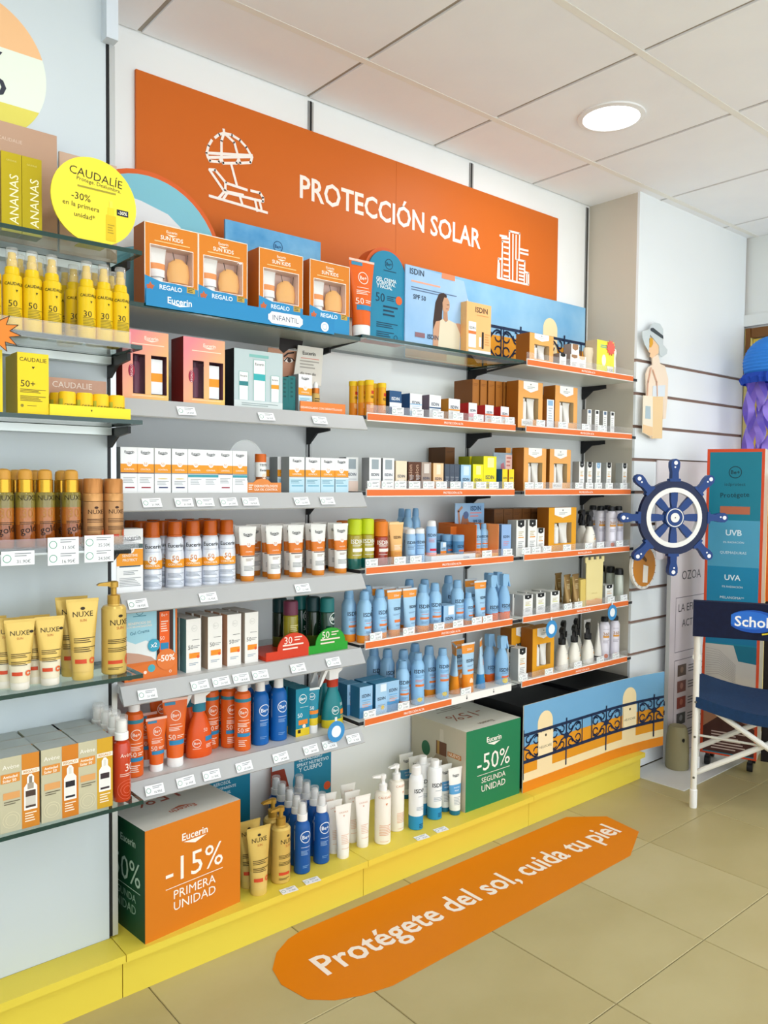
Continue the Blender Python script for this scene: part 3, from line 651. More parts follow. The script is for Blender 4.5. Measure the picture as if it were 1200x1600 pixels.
P_elot = carton(.072, .168, .05, [(0, .42, E_WH), (.42, .68, E_OR), (.68, 1, E_WH)], euc_logo(.05, .86, .7, INK) + [('d', 0, .68, .17, 'f4f2ee'), ('t', '50', 0, .68, .22, 'cf7a2a'), ('b', 'SENSITIVE', 0, .58, .58, 'f7ecd8'), ('b', 'PROTECT', 0, .51, .55, 'f7ecd8'), ('r', -.4, .40, .4, .42, '3a5a70'), ('L', -.25, .33, .3, 3, .025, '9aa0a4'), ('L', -.4, .22, .42, 6, .025, 'a5a9ae')], side='c5c9cb')
ORCAP = M('c05a12', .25)
P_espray = bottle([(.024, 0), (.0255, .002), (.0255, .093), (.0235, .106), (.0245, .120), (.0235, .134), (.019, .141)], M('dfe4ee', .28, .15), [('cap', [(.0205, .141), (.0205, .146, ORCAP), (.0195, .147, ORCAP), (.0192, .178, ORCAP), (.0175, .183, ORCAP), (0, .1835)], ORCAP)],
                  euc_logo(.02, .83, .9, INK) + [('r', -.78, .40, .78, .56, E_OR), ('d', 0, .585, .27, 'eef0f2'), ('t', '50', 0, .585, .34, 'cf7a2a'), ('b', 'CONTROL', 0, .46, .8, 'f7ecd8'), ('L', -.4, .72, .4, 1, .02, '9aa3b0'), ('L', -.45, .28, .5, 4, .025, '8f97a4'), ('L', -.5, .14, .6, 4, .025, '9aa3b0'), ('r', -.7, .385, .7, .395, '4a5a70')])
P_etube = tube(.058, .155, .0205, .016, [(0, .43, M('efefec', .3)), (.43, .65, M('de7a22', .3)), (.65, 1, M('f2f2ef', .3))], M('d9852a', .3), euc_logo(0, .88, .5, INK) + [('d', 0, .66, .13, 'f4f2ee'), ('t', '50', 0, .66, .17, 'cf6a22'), ('b', 'CONTROL', 0, .51, .4, 'f7ecd8'), ('r', -.36, .405, .36, .425, '6a4a3a'), ('L', -.2, .35, .2, 2, .03, 'a08a7a'), ('L', -.3, .2, .3, 4, .028, '8f9296')])

# --- Be+
def be_gift():
    w, h, d = .15, .222, .085
    ops = [('r', -.46, .22, .46, .965, '9fcfe0'), ('p', [(-.46, .22), (.08, .22), (.08, .4), (-.1, .48), (-.3, .45), (-.46, .5)], 'e4e9ea'), ('p', [(-.46, .22), (.08, .22), (.0, .27), (-.25, .33), (-.46, .36)], 'c49a86'), ('p', [(-.5, 0), (.5, 0), (.5, .26), (-.1, .19), (-.5, .16)], 'dd7430')]
    ops += be_logo(-.22, .84, .07, '2b6f8c') + [('L', -.34, .78, -.1, 1, .02, '3a7f98'), ('b', 'BENEFICIOS DE', -.22, .70, .42, 'f0e6da'), ('b', 'LOS BRONCEADORES', -.22, .66, .46, 'f0e6da'), ('t', 'Gel Crema', -.22, .59, .36, '2b6f8c', .08), ('r', .1, .21, .42, .83, '3a1c14'), ('d', 0, .13, .07, '4aa8b8'), ('d', -.38, .07, .03, 'f2e0d2'), ('d', -.25, .08, .03, 'f2e0d2'), ('d', -.12, .09, .03, 'f2e0d2'), ('o', .36, .06, .025, .008, 'f2e0d2')]
    ops2 = [('r', -.42, .0, .42, 1, BE_OR), ('t', 'Be+', 0, .93, .5, 'f4dccb'), ('L', -.3, .78, .3, 5, .05, 'f4dccb'), ('t', '50', -.2, .44, .4, 'f4dccb'), ('r', -.35, .2, .35, .34, '2a86b8')]
    b_ = MB(); b_.box(-w/2, w/2, 0, d, 0, h, '8a3d14', front='d8702c', top='9c4a1c'); p = printed(ops, w, h); q = printed(ops2, .034, .13, off=.0020)
    q.v = [(x+.037, y, z+.05) for x, y, z in q.v]; p = printed([('d', .04, .41, .115, '3aa0c0'), ('b', 'x2', .04, .415, .12, 'f2f6f8'), ('d', .28, .22, .19, 'e07a3a'), ('b', '-50%', .28, .235, .32, 'f7efe8')], w, h, off=.0030, mb=p)
    p.v += q.v; n = len(p.v)-len(q.v)
    for f, m in zip(q.f, q.m): p.f.append(tuple(n+i for i in f)); p.m.append(p.mi(q.mats[m]))
    return proto(('box', b_, ('printed_front', p)))
P_begift = be_gift()
def be_carton(sidec, v): return carton(.045, .15, .04, [(0, 1, 'eceae6')], be_logo(.05, .82, .2, 'd5d4d0') + [('L', -.1, .6, .4, 1, .02, '5a5a5a'), ('t', '50', -.2, .47, .34, '5a5a5a'), ('L', .0, .48, .4, 2, .03, '9a9a9a'), ('r', -.3, .26, .4, .36, 'ec8f24'), ('d', .3, .28, .1, 'e8622a'), ('L', -.3, .16, .3, 2, .03, '9aa8b8')], side=sidec, top='d2d1ce')
P_bec = [be_carton('6fa5aa', 0), be_carton('c9a48c', 1), be_carton('cfa385', 1), be_carton('b9b6ae', 1)]
def be_lab(c='f6e4d6', low='2a86b8'): return be_logo(0, .66, .3, c) + [('L', -.3, .52, .35, 1, .02, c), ('L', -.35, .47, .4, 3, .025, c), ('t', '50', -.18, .36, .36, c), ('L', .08, .37, .42, 2, .03, c), ('r', -.38, .25, .4, .31, low), ('d', .42, .28, .06, '3aa0c8'), ('L', -.3, .18, .2, 4, .03, c)]
P_beaer = bottle([(.022, 0), (.0245, .003), (.0245, .160), (.0225, .170), (.015, .176)], M('de6220', .3), [('cap', [(.0155, .176), (.0155, .203), (.0135, .207), (0, .2075)], PLW), ('neck_band', [(.02485, .146), (.02485, .156)], M('2f7f96', .35))], be_lab())
P_beaer_b = bottle([(.022, 0), (.0245, .003), (.0245, .160), (.0225, .170), (.015, .176)], M('de6220', .3), [('cap', [(.0155, .176), (.0155, .203), (.0135, .207), (0, .2075)], PLW), ('neck_band', [(.02485, .146), (.02485, .156)], M('2f7f96', .35))], be_lab())
BO = M('e2641f', .3)
def be_tube(w, h, r): return tube(w, h, r, h*.14, [(0, 1, BO)], PLW, be_logo(0, .74, .2, 'f6e4d6') + [('L', -.25, .58, .2, 1, .02, 'f6e4d6'), ('L', -.28, .53, .25, 3, .025, 'f6e4d6'), ('t', '50', -.18, .37, .26, 'f6e4d6'), ('L', .02, .38, .3, 2, .03, 'f6e4d6'), ('r', -.28, .23, .3, .31, '2a86b8'), ('r', -.42, .93, .0, .985, '3a8ab0')], crimp='f2c9bb')
P_bets, P_betb = be_tube(.06, .14, .0185), be_tube(.072, .182, .023)
def trig_bottle(col, band, headc, ops, h=.135, w=.04, flip=1, bot=None, s=1., sy=.62):
    B_ = M(col, .3); bm = bot and M(bot, .3)
    pf = [(w*.93, 0), (w, .004, bm or B_), (w, h*.2, bm or B_), (w*.99, h*.22), (w*.97, h*.4), (w*.85, h*.62), (w*.62, h*.8), (w*.46, h*.9), (w*.42, h)]
    b_ = MB(); b_.lathe(pf, B_, 22, sy=sy); R = prof_r(pf)
    def S(x, z):
        r = R(z); q = max(1-(x/r)**2, 0.); return (x, -r*sy*math.sqrt(q), z), (0, -1, 0)
    hb, tr = trigger_head(h+.02, s, headc, flip); nk = MB(); nk.lathe([(w*.5, h-.004), (w*.5, h+.02)], M(band, .35), 18, sy=.8)
    return proto(('body', b_, ('printed_label', printed(ops, 2*w, h, S, off=.0008))), ('neck_collar', nk), ('spray_head', hb), ('trigger', tr))
P_betrig = trig_bottle('e4581c', '2f7f96', PLW, be_logo(-.22, .32, .15, 'f8e6da') + [('t', '50', .12, .58, .16, 'f4dccb'), ('r', .1, .34, .45, .44, '2a86b8'), ('L', .12, .26, .4, 3, .03, 'f4dccb'), ('L', -.36, .2, -.08, 1, .02, 'f4dccb')])
P_bekid = trig_bottle('1f7f86', 'b8361c', PLW, be_logo(-.05, .42, .17, 'e6f0f0') + [('r', .2, .3, .45, .42, 'e8862a'), ('t', '50', .28, .54, .16, 'e6f0f0'), ('L', .2, .25, .42, 2, .03, 'e8c22a')], flip=1, bot='d6c22a')
P_beblue = bottle([(.0235, 0), (.0265, .003), (.0265, .135), (.0235, .150), (.0165, .160), (.014, .162)], M('1560ad', .3), [('cap', [(.0148, .162), (.0142, .185), (.0125, .2), (.006, .203), (0, .2035)], M('ecebe9', .35))], be_logo(.28, .66, .34, 'dfe9f4') + [('r', -.47, .45, -.40, .9, '8a9ab0'), ('L', .0, .47, .55, 1, .02, 'cfdcec'), ('L', .0, .42, .5, 3, .024, '8fb0d6'), ('L', .0, .16, .4, 2, .03, '6f98c8')])
P_aftersun = bottle([(.0235, 0), (.026, .003), (.026, .135), (.0235, .150), (.0165, .160), (.014, .162)], M('17539b', .3), [('collar', [(.0165, .162), (.0165, .182), (.015, .183)], PLW), ('pump', [(.012, .183), (.012, .2), (.01, .214), (0, .216)], M('e6e8ea', .35)), ('clear_cap', [(.0152, .1832), (.0142, .218), (.013, .222), (0, .2222)], CLEARCAP)], be_logo(.3, .72, .36, 'dfe9f4') + [('r', -.55, .45, -.44, .92, '9aa9bb'), ('L', .0, .52, .6, 1, .02, 'cfdcec'), ('L', .0, .45, .5, 4, .024, '8fb0d6'), ('L', .1, .16, .5, 2, .03, '6f98c8')])
P_bekbox = carton(.052, .15, .045, [(0, .16, 'e3c52c'), (.16, 1, '1d86a0')], be_logo(0, .78, .28, 'e8f2f2') + [('L', -.2, .6, .4, 1, .02, 'cfe6e8'), ('t', '50', -.2, .44, .34, 'eef6f6'), ('r', -.3, .24, .35, .34, 'e8862a'), ('d', .1, .2, .12, 'f0e2d0'), ('r', -.35, .07, -.15, .14, '2a2414')], side='1a5f74', top='2a7f92')
P_bektube = tube(.05, .135, .0165, .025, [(0, .2, M('e3c52c', .3)), (.2, 1, M('1d86a0', .3))], PLW, be_logo(-.1, .82, .22, 'e8f2f2') + [('t', '50', -.15, .5, .28, 'eef6f6'), ('r', -.3, .32, .35, .42, 'e8862a')], crimp='e8eeee')
def oilb(cap, up, low, ops=(), h=.155, ch=.045, r=.0235, split=.3):
    hb = h-ch; U, Lw = M(up, .08, 0, .7), M(low, .08, 0, .7)
    return bottle([(r*.95, 0, Lw), (r, .002, Lw), (r, hb*split, Lw), (r, hb*.97, U), (r*.9, hb, U)], U, [('cap', [(r*.98, hb), (r*.98, h-.008), (r*.9, h-.002), (r*.6, h), (0, h)], M(cap, .35))], ops)
isd = lambda c: [('b', 'ISDIN', -.1, .8, .95, c), ('L', -.45, .7, .35, 2, .03, c), ('r', -.45, .5, .45, .6, c), ('L', -.45, .4, .25, 1, .03, c)]
P_purple = oilb('6a3046', '8d8418', 'a8431a', [('L', -.3, .7, .3, 4, .05, 'd8d09a')])
P_tealb = oilb('1b6f70', '123c30', '1f5a3c', be_logo(.25, .8, .4, 'dfe9e6') + [('t', '50', .1, .45, .4, 'dfe9e6'), ('r', .1, .18, .55, .34, 'cfe0d8')])
P_darkb = oilb('14383c', '16281c', '4a5a20', [('r', .2, .18, .55, .34, 'a5c8b8'), ('L', .2, .7, .6, 6, .06, 'bcd0c8')])

# --- ISDIN
P_lime = oilb('c3d41e', 'a89a1c', '10605a', isd('f2f2ea'), .165, .052, .0245)
P_oroil = oilb('e07c1e', '9c2e10', 'a83a14', isd('f6ece4'), .155, .052, .0245)
P_yeltube = bottle([(.0138, 0), (.0142, .001), (.0142, .102)], M('e6a81e', .35), [('cap', [(.0152, .1022), (.0152, .113), (.0145, .118), (0, .1185)], M('ecc41e', .4))], [('r', -.8, 0, .8, .45, 'e0861e'), ('r', -.1, .72, .7, .82, 'c2381e'), ('b', 'ISDIN', .3, .62, .9, '3a2a10'), ('L', -.2, .4, .6, 4, .04, 'f2d9a0')])
def ibox(w, h, d, base, side, ops=None, low=None, txt='2f3b58', hd=None, v=.66):
    bands = [(0, .35, low or base), (.35, 1, base)]; o = [('b', 'ISDIN', 0, v, .66, txt), ('r', -.35, v-.15, .35, v-.13, low or 'b8bcc4'), ('L', -.3, v-.22, .3, 2, .05, 'a0a6b0')]
    return carton(w, h, d, bands, o+(ops or []), side=side, top=hd or base)
IW = 'eef0f1'
P_ib = dict(
    navy=ibox(.054, .094, .045, '27527f', '16283c', [('r', -.5, .42, .5, .58, 'e8edf2')], txt='eef3f8', v=.72),
    blue=ibox(.056, .092, .045, IW, '1c4c84', [('r', -.5, .58, .5, .62, '9cc3e2'), ('d', .2, .18, .16, 'eec6c2')], low='b7d3ea'),
    photo=ibox(.056, .094, .045, IW, '7a6a78', [('r', -.5, .5, .5, .55, '27527f')]),
    amber=ibox(.058, .088, .045, IW, 'c27f1c', [('r', -.5, .52, .5, .58, 'eb9a3a'), ('d', .1, .2, .2, 'e9c7ae')]),
    pink=ibox(.044, .08, .045, IW, 'b01e20', [('r', -.5, .36, .5, .52, 'f0a0b4'), ('d', 0, .18, .2, 'f2c9cc')]),
    coral=ibox(.046, .078, .045, IW, 'b81e18', [('r', -.5, .5, .5, .58, 'ee7a4a'), ('d', 0, .22, .22, 'ecd2be')]),
    silver=ibox(.05, .112, .04, 'eceeee', '8d8f92', [('r', -.3, .66, .3, .95, '9aa6ae'), ('r', -.5, 0, .5, .3, 'f0d9cc')], v=.5),
    cream=ibox(.05, .104, .04, 'eddcc0', 'c9b497', [('r', -.25, .1, .25, .4, 'f2e9dc')], v=.5),
    brown=ibox(.03, .102, .04, '5a3420', '3e2416', [('T', 'Fusion', -.2, .6, .6, 'c9a48c'), ('r', -.5, 0, .5, .16, '9c4a22')], txt='5a3420'),
    mocha=ibox(.046, .102, .04, 'a9968a', '6a564c', [('r', -.25, .62, .3, .95, 'd8cfc8'), ('d', 0, .15, .2, 'e2d3b4')], v=.45),
    peach=ibox(.05, .1, .04, 'f0c99c', 'c48a4a', [('r', -.2, .6, .2, .95, 'f4e0c8'), ('r', -.5, 0, .5, .16, 'e8863a')], v=.45),
    slate=ibox(.023, .098, .05, '4a5464', '4a5464', [('r', -.5, 0, .5, .16, '8a3f22')], txt='4a5464'),
    sky=ibox(.052, .097, .04, 'a4cbe8', '5a86a8', [('r', -.25, .6, .3, .95, 'cfe4f2'), ('L', -.3, .3, .3, 3, .06, 'c98a9a')], v=.45),
    lemon=ibox(.056, .100, .045, 'efe322', '9aa01a', [('r', -.2, .62, .25, .95, 'f4ee9a'), ('o', 0, .2, .14, .03, 'e2a01c')], v=.42),
    lemontall=ibox(.072, .132, .06, 'efe322', '8f9618', [('r', -.2, .68, .3, .96, 'f6f0a4'), ('o', 0, .16, .13, .03, 'e2a01c')], v=.4),
    skyOr=ibox(.055, .125, .05, '94b6e4', '5a7fb0', [('L', -.3, .45, .3, 3, .05, 'cf8a9a')], low='94b6e4', v=.62),
    bluebox=ibox(.055, .105, .05, '9cc5e6', '2a6c92', [('L', -.3, .4, .35, 2, .06, 'ecb09a')], low='5a9ccf', v=.7, hd='3a83ab'),
    bluebox2=ibox(.052, .105, .05, 'a6cbe8', '2a6c92', [('r', -.1, .72, .4, .96, 'dfeaf2'), ('d', .1, .2, .14, 'e8c02a')], low='a6cbe8', v=.5, hd='3a83ab'),
    smallbox=ibox(.058, .086, .05, '9cc5e8', '3f6f98', [('r', -.1, .6, .4, .96, 'eaf0f4'), ('r', -.5, 0, .5, .25, IS_OR)], v=.45))
def ispray(r=.0255, h=.175, low=IS_OR, vol=False):
    B_ = M('97c3e6', .28, .1); hb = h*.84
    return bottle([(r*.95, 0, low), (r, .002, low), (r, h*.15, low), (r, hb*.86), (r*.8, hb*.94), (r*.6, hb)], B_, [('cap', [(r*.66, hb), (r*.66, hb+.006), (r*.6, h-.006), (r*.5, h), (r*.25, h-.004)], M('86b4dc', .35))],
                  [('b', 'ISDIN', 0.05, .66, .9, '2b3a52'), ('L', -0.33, .54, 0.37, 2, .03, '7a93b4'), ('L', -0.23, .46, 0.37, 1, .03, 'e07a5a'), ('r', -0.33, .34, 0.42, .39, 'e3793a'), ('L', -0.23, .27, 0.27, 2, .03, '6a86aa')])
P_isp, P_isps, P_ispn = ispray(), ispray(.018, .115), ispray(.019, .188, '97c3e6')
P_ispk = bottle([(.0245, 0), (.026, .002), (.026, .148), (.02, .163), (.015, .170)], M('8fbfe6', .28, .1), [('cap', [(.0168, .170), (.0168, .176), (.015, .196), (0, .198)], M('86b4dc', .35))], [('b', 'ISDIN', 0.02, .76, .9, '2b3a52'), ('L', -0.33, .66, 0.37, 2, .03, '6a9ac8'), ('L', -0.33, .56, 0.37, 2, .03, 'e07a5a'), ('r', -0.33, .42, 0.42, .47, 'e3793a'), ('p', [(-.75, 0), (.75, 0), (.75, .3), (.2, .18), (-.3, .24), (-.75, .2)], '2f7fc0'), ('d', 0.02, .13, .2, 'e6c81e', .8), ('p', [(.15, .16), (.6, .2), (.5, .34)], '24384a')])
P_ispw = bottle([(.0175, 0), (.019, .002), (.019, .098), (.016, .106)], M('9cc4e8', .28), [('cap', [(.0175, .106), (.0175, .112), (.0165, .122), (.01, .126), (0, .1265)], M('eaedf0', .35))], [('b', 'ISDIN', -0.03, .72, .9, '2b3a52'), ('L', -0.43, .6, 0.37, 3, .05, '6f8fb4'), ('L', -0.43, .3, 0.27, 4, .05, '6f8fb4')])
P_ispred = bottle([(.0175, 0), (.019, .002), (.019, .098), (.0165, .104)], M('9cc2ea', .28), [('cap', [(.0165, .104), (.0165, .11), (.015, .122), (.01, .125), (0, .1255)], M('e8eaee', .35))], [('b', 'ISDIN', -0.03, .7, .9, '2b3a52'), ('L', -0.33, .56, 0.37, 3, .05, 'cf8a9a'), ('r', -.75, 0, .75, .1, 'eeb0b0'), ('r', -0.23, .16, 0.47, .24, 'd2284a')])
P_ijar = bottle([(.017, 0), (.0185, .002), (.0185, .04)], M('4a83b4', .3), [('lid', [(.019, .04), (.019, .058), (.017, .06), (0, .0605)], M('7aa9d2', .35))], [('b', 'ISDIN', -0.03, .6, .8, '20344e'), ('r', -0.33, .2, 0.47, .34, 'd06a4a')])
P_ituber = tube(.064, .155, .021, .001, [(0, .16, M(IS_OR, .3)), (.16, .84, M('a3cbe9', .3)), (.84, 1, M('ec9430', .3))], M(IS_OR, .3), [('b', '250ml', .1, .91, .35, 'f8ead6'), ('b', 'ISDIN', .12, .62, .5, '2b3a52'), ('L', -.2, .5, .3, 2, .02, '7a93b4'), ('r', -.15, .32, .38, .38, 'e3793a'), ('L', -.1, .26, .3, 2, .02, '6a86aa')], crimp='d9e2ea')
P_ituber2 = tube(.07, .178, .023, .001, [(0, .38, M('ec8f24', .3)), (.38, .82, M('aacfea', .3)), (.82, 1, M('ec9430', .3))], M(IS_OR, .3), [('b', '250ml', .05, .9, .4, 'f8ead6'), ('b', 'ISDIN', .05, .66, .56, '2b3a52'), ('L', -.2, .56, .3, 2, .02, '7a93b4'), ('r', -.2, .44, .3, .48, 'e3793a'), ('p', [(-.12, .2), (.12, .2), (.12, .27), (0, .31), (-.12, .25)], 'f4dcc0')], crimp='d9e2ea')
P_itubek = tube(.05, .185, .02, .001, [(0, .3, M('3a8cc8', .3)), (.3, .88, M('b2d3ec', .3)), (.88, 1, M('ec9430', .3))], M('3a8cc8', .3), [('b', 'ISDIN', .05, .68, .5, '2b3a52'), ('L', -.2, .58, .3, 4, .03, 'e08a6a'), ('d', 0, .25, .16, 'e8c02a')], crimp='d9e2ea')
P_itan = tube(.06, .142, .021, .001, [(0, .35, M('e2a04a', .35)), (.35, 1, M('e9b876', .35))], M('e2a04a', .35), [('b', 'ISDIN', 0, .68, .5, '5a3f28'), ('L', -.25, .48, .25, 4, .03, 'f4e6d4'), ('L', -.25, .3, .25, 2, .03, 'c97a3a')], crimp='efcf98')
def itrig(low, kid=False):
    B_ = M('8dbce4', .28); pf = [(.0235, 0, low), (.025, .003, low), (.025, .03, low), (.025, .085), (.021, .105), (.014, .125), (.0115, .132)]
    hd = MB(); hd.prism([(-.013, .132), (.012, .132), (.013, .15), (.017, .168), (.016, .176), (-.012, .178), (-.015, .17)], -.011, .011, B_); tr = MB(); tr.prism([(.015, .168), (.02, .170), (.030, .128), (.027, .126), (.019, .145)], -.006, .006, B_)
    ops = [('b', 'ISDIN', -0.03, .42, .9, '2b3a52'), ('L', -0.33, .34, 0.37, 2, .03, '6f8fb4'), ('r', -0.33, .2, 0.47, .25, 'e3693a')] + ([('d', -0.03, .12, .25, 'e6c81e', .8)] if kid else [])
    return bottle(pf, B_, [('spray_head', hd, 0), ('trigger', tr, 0)], ops)
P_itrig, P_itrigk = itrig(M('e0641e', .3)), itrig(M('7fb2dc', .3), True)

# --- end bay
HY = 'e6a22a'
def heli(w, h, front, header='f0f1ef', two=True, d=.06, low=None):
    ops = [('p', [(-.3, 1), (.3, 1), (.3, .84), (0, .77), (-.3, .84)], header), ('L', -.14, .88, .16, 2, .03, 'a9adac'), ('d', 0, .94, .02, '6a6e6e')]
    if low: ops += [('r', -.36, .06, .1, .2, 'e9ebea'), ('t', 'REGALO', -.13, .13, .36, '6a7a80')]
    a = MB(); x0, x1 = -.28*w, .3*w
    a.lathe([(w*.1, 0), (w*.1, h*.36), (w*.06, h*.4), (w*.06, h*.44)], M('f0efec', .35), 12, (x0+w*.1, d*.3, h*.2))
    c, _ = tube_mb(w*.3, h*.42, w*.1, h*.04, [(0, 1, M('efeee9', .35))], c=(x1-w*.17, d*.3, h*.2)); c.lathe([(w*.1, 0), (w*.1, h*.04)], PLW, 12, (x1-w*.17, d*.3, h*.2))
    return giftbox(w, h, d, front, '96591a', (-.3, .2, .33, .66), ops, [('bottle', a), ('tube', c)], inner='b79a68', top='c98f3a')
P_h1 = heli(.15, .187, 'e8a65a', low=True); P_h2 = heli(.14, .172, 'e9aa60', low=True); P_h4 = heli(.185, .186, 'e3a022'); P_h6 = heli(.14, .196, 'e3a022')
P_brown = carton(.037, .186, .1, [(0, 1, 'a8692a')], [('L', -.35, .9, .35, 2, .03, '8a5420')], side='7c4a1c', top='8f5a22')
P_brownl = carton(.055, .18, .1, [(0, 1, '6d4420')], [('L', -.35, .9, .35, 2, .03, '54341a')], side='5a381a', top='7a5024')
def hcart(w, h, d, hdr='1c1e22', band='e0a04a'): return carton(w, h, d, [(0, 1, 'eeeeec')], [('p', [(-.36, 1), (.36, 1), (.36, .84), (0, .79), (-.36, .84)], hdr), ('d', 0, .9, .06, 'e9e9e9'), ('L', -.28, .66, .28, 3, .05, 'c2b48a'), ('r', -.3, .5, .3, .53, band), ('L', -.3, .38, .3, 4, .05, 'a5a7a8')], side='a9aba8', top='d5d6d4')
P_hs, P_hsb, P_hm, P_hl = hcart(.036, .125, .035), hcart(.036, .122, .035, '8db3d6', 'b8c4cc'), hcart(.055, .14, .045), hcart(.058, .086, .045, '1c1e22', 'cfd04a')
P_hxs = carton(.03, .103, .03, [(0, 1, 'eeeeec')], [('r', -.3, .84, .3, .97, '5a6f8c'), ('L', -.3, .7, .3, 6, .08, 'b4b6b6')], side='9c9c98')
P_hxsk = carton(.03, .103, .03, [(0, 1, 'eeeeec')], [('r', -.3, .84, .3, .97, '26282c'), ('L', -.3, .7, .3, 6, .08, 'b4b6b6')], side='9c9c98')
BKC = M('17181a', .3)
P_htrig = trig_bottle('efece2', '1a1a1c', BKC, [('L', -.2, .62, .25, 1, .03, '8a8a88'), ('b', '360', 0, .52, .2, 'b08a5a'), ('r', -.15, .42, .2, .47, 'e0a03a'), ('L', -.15, .36, .2, 3, .04, 'a5a49c'), ('d', 0, .12, .06, 'e0843a')], h=.105, w=.038, s=.72, sy=.7)
P_haer = bottle([(.0215, 0), (.023, .002), (.023, .148), (.018, .162), (.013, .166)], M('e0dde8', .3, .1), [('cap', [(.0165, .166), (.0165, .180), (.014, .186), (0, .187)], BKC)], [('L', -0.33, .8, 0.27, 1, .02, '9a97a4'), ('b', '360', -0.03, .68, .6, 'b08a6a'), ('r', -0.33, .58, 0.32, .63, 'dc9a3a'), ('L', -0.33, .5, 0.27, 3, .03, 'aaa6b4'), ('d', -0.03, .1, .2, 'e0703a')])
P_hgreen = bottle([(.0205, 0), (.0215, .002), (.0215, .118), (.018, .126)], M('c2c8be', .3, .2), [('cap', [(.0205, .126), (.0205, .145), (.017, .156), (0, .158)], BKC)])
P_gold = tube(.045, .125, .0165, .018, [(0, 1, M('93774a', .3, .5))], M('e8e6e2', .35), [('L', -.25, .85, .25, 1, .03, 'd6c49a'), ('L', -.25, .7, .25, 4, .05, 'cbb98c'), ('d', 0, .15, .12, 'd8c8a0')])
P_htube = tube(.05, .165, .018, .022, [(0, 1, M('eeece6', .35))], BKC, [('L', -.2, .7, .25, 4, .04, 'a5a49c'), ('r', -.15, .5, .2, .54, 'e0a03a')])

# --- plinth goods
P_ctube = tube(.058, .165, .02, .014, [(0, 1, M('efece6', .35))], M('ece8e1', .35), [('t', 'CAUDALIE', 0, .88, .55, 'cf9a80'), ('p', [(0, .78), (.05, .82), (-.05, .82)], 'cf9a80'), ('L', -.22, .4, .25, 6, .035, 'e3c4ae'), ('L', -.22, .12, .25, 1, .03, 'e3c4ae')])
P_cpump = bottle([(.025, 0), (.0275, .003), (.0275, .165), (.023, .172), (.014, .174), (.014, .178)], M('efe9dc', .35), [('pump', pump_head(.178, 1.1, PLW), 0)], [('t', 'CAUDALIE', .05, .9, .95, 'd79066'), ('p', [(.1, .74), (.18, .79), (.02, .79)], 'd79066'), ('L', -.35, .36, .5, 7, .03, 'e0ae8c'), ('L', -.3, .06, .3, 1, .02, 'e0ae8c')])
P_iwsp = bottle([(.024, 0, '2b8fc0'), (.0265, .002, '2b8fc0'), (.0265, .05, '2b8fc0'), (.0265, .175), (.0215, .19), (.017, .194)], M('eceff1', .3), [('cap', [(.0175, .194), (.0175, .2), (.0165, .222), (.012, .226), (0, .2265)], PLW)], [('b', 'ISDIN', -0.03, .73, .9, '2f343c'), ('L', -0.23, .62, 0.17, 1, .02, '9aa6b0'), ('L', -0.33, .42, 0.37, 3, .025, 'a8b4be'), ('L', -0.13, .1, 0.27, 3, .03, '123f5c')])
P_iwlot = bottle([(.0245, 0, '2b8fc0'), (.027, .002, '2b8fc0'), (.027, .045, '2b8fc0'), (.027, .178), (.022, .186)], M('eef0f1', .3), [('cap', [(.0155, .186), (.0155, .21), (.0145, .212), (0, .2125)], PLW)], [('b', 'ISDIN', -0.08, .68, .9, '2f343c'), ('L', -0.33, .57, 0.37, 1, .02, '9aa6b0'), ('L', -0.43, .43, 0.47, 3, .03, 'a8b4be'), ('L', -0.13, .12, 0.27, 3, .03, '123f5c')])
P_easun = tube(.062, .165, .0205, .017, [(0, .4, M('ecece8', .32)), (.4, .63, M('5a9fd2', .32)), (.63, 1, M('f0f0ec', .32))], M('1f6f8c', .35), euc_logo(0, .86, .45, INK) + [('b', 'SENSITIVE', 0, .56, .4, 'e2eef6'), ('b', 'RELIEF', 0, .49, .3, 'e2eef6'), ('L', -.22, .32, .22, 6, .035, 'a9adb0')])

# ================================================================== left module: goods on the glass shelves
G = 'glass shelf'
A1, A2, A3, A4, A5, A6 = ['%s glass shelf' % n for n in NAMEA]
# top glass shelf
for i, px in enumerate((18, 50)):
    put(P_ananas, 'gold_carton', ['left of the two metallic gold cartons on the top glass shelf', 'metallic gold carton next to the yellow round sign'][i], 'carton', ax(px, 300, 1.885), 1.885, ZA[0], 0, 'gold ananas cartons')
put(board(.26, .268, surf('tan_card', 'b8977f', 'b18d74', 2., .5), [('t', 'CAUDALIE', .1, .86, .2, 'd3bba8')], .006), 'backdrop_card', 'tall tan backdrop card behind the gold cartons', 'card', ax(88, 270, 1.97)-.13, 1.965, ZA[0])
put(board(.14, .24, M('c2a48e', .5), (), .006), 'backdrop_card', 'lower tan backdrop card behind the yellow round sign', 'card', ax(88, 300, 1.985)+.075, 1.978, ZA[0])
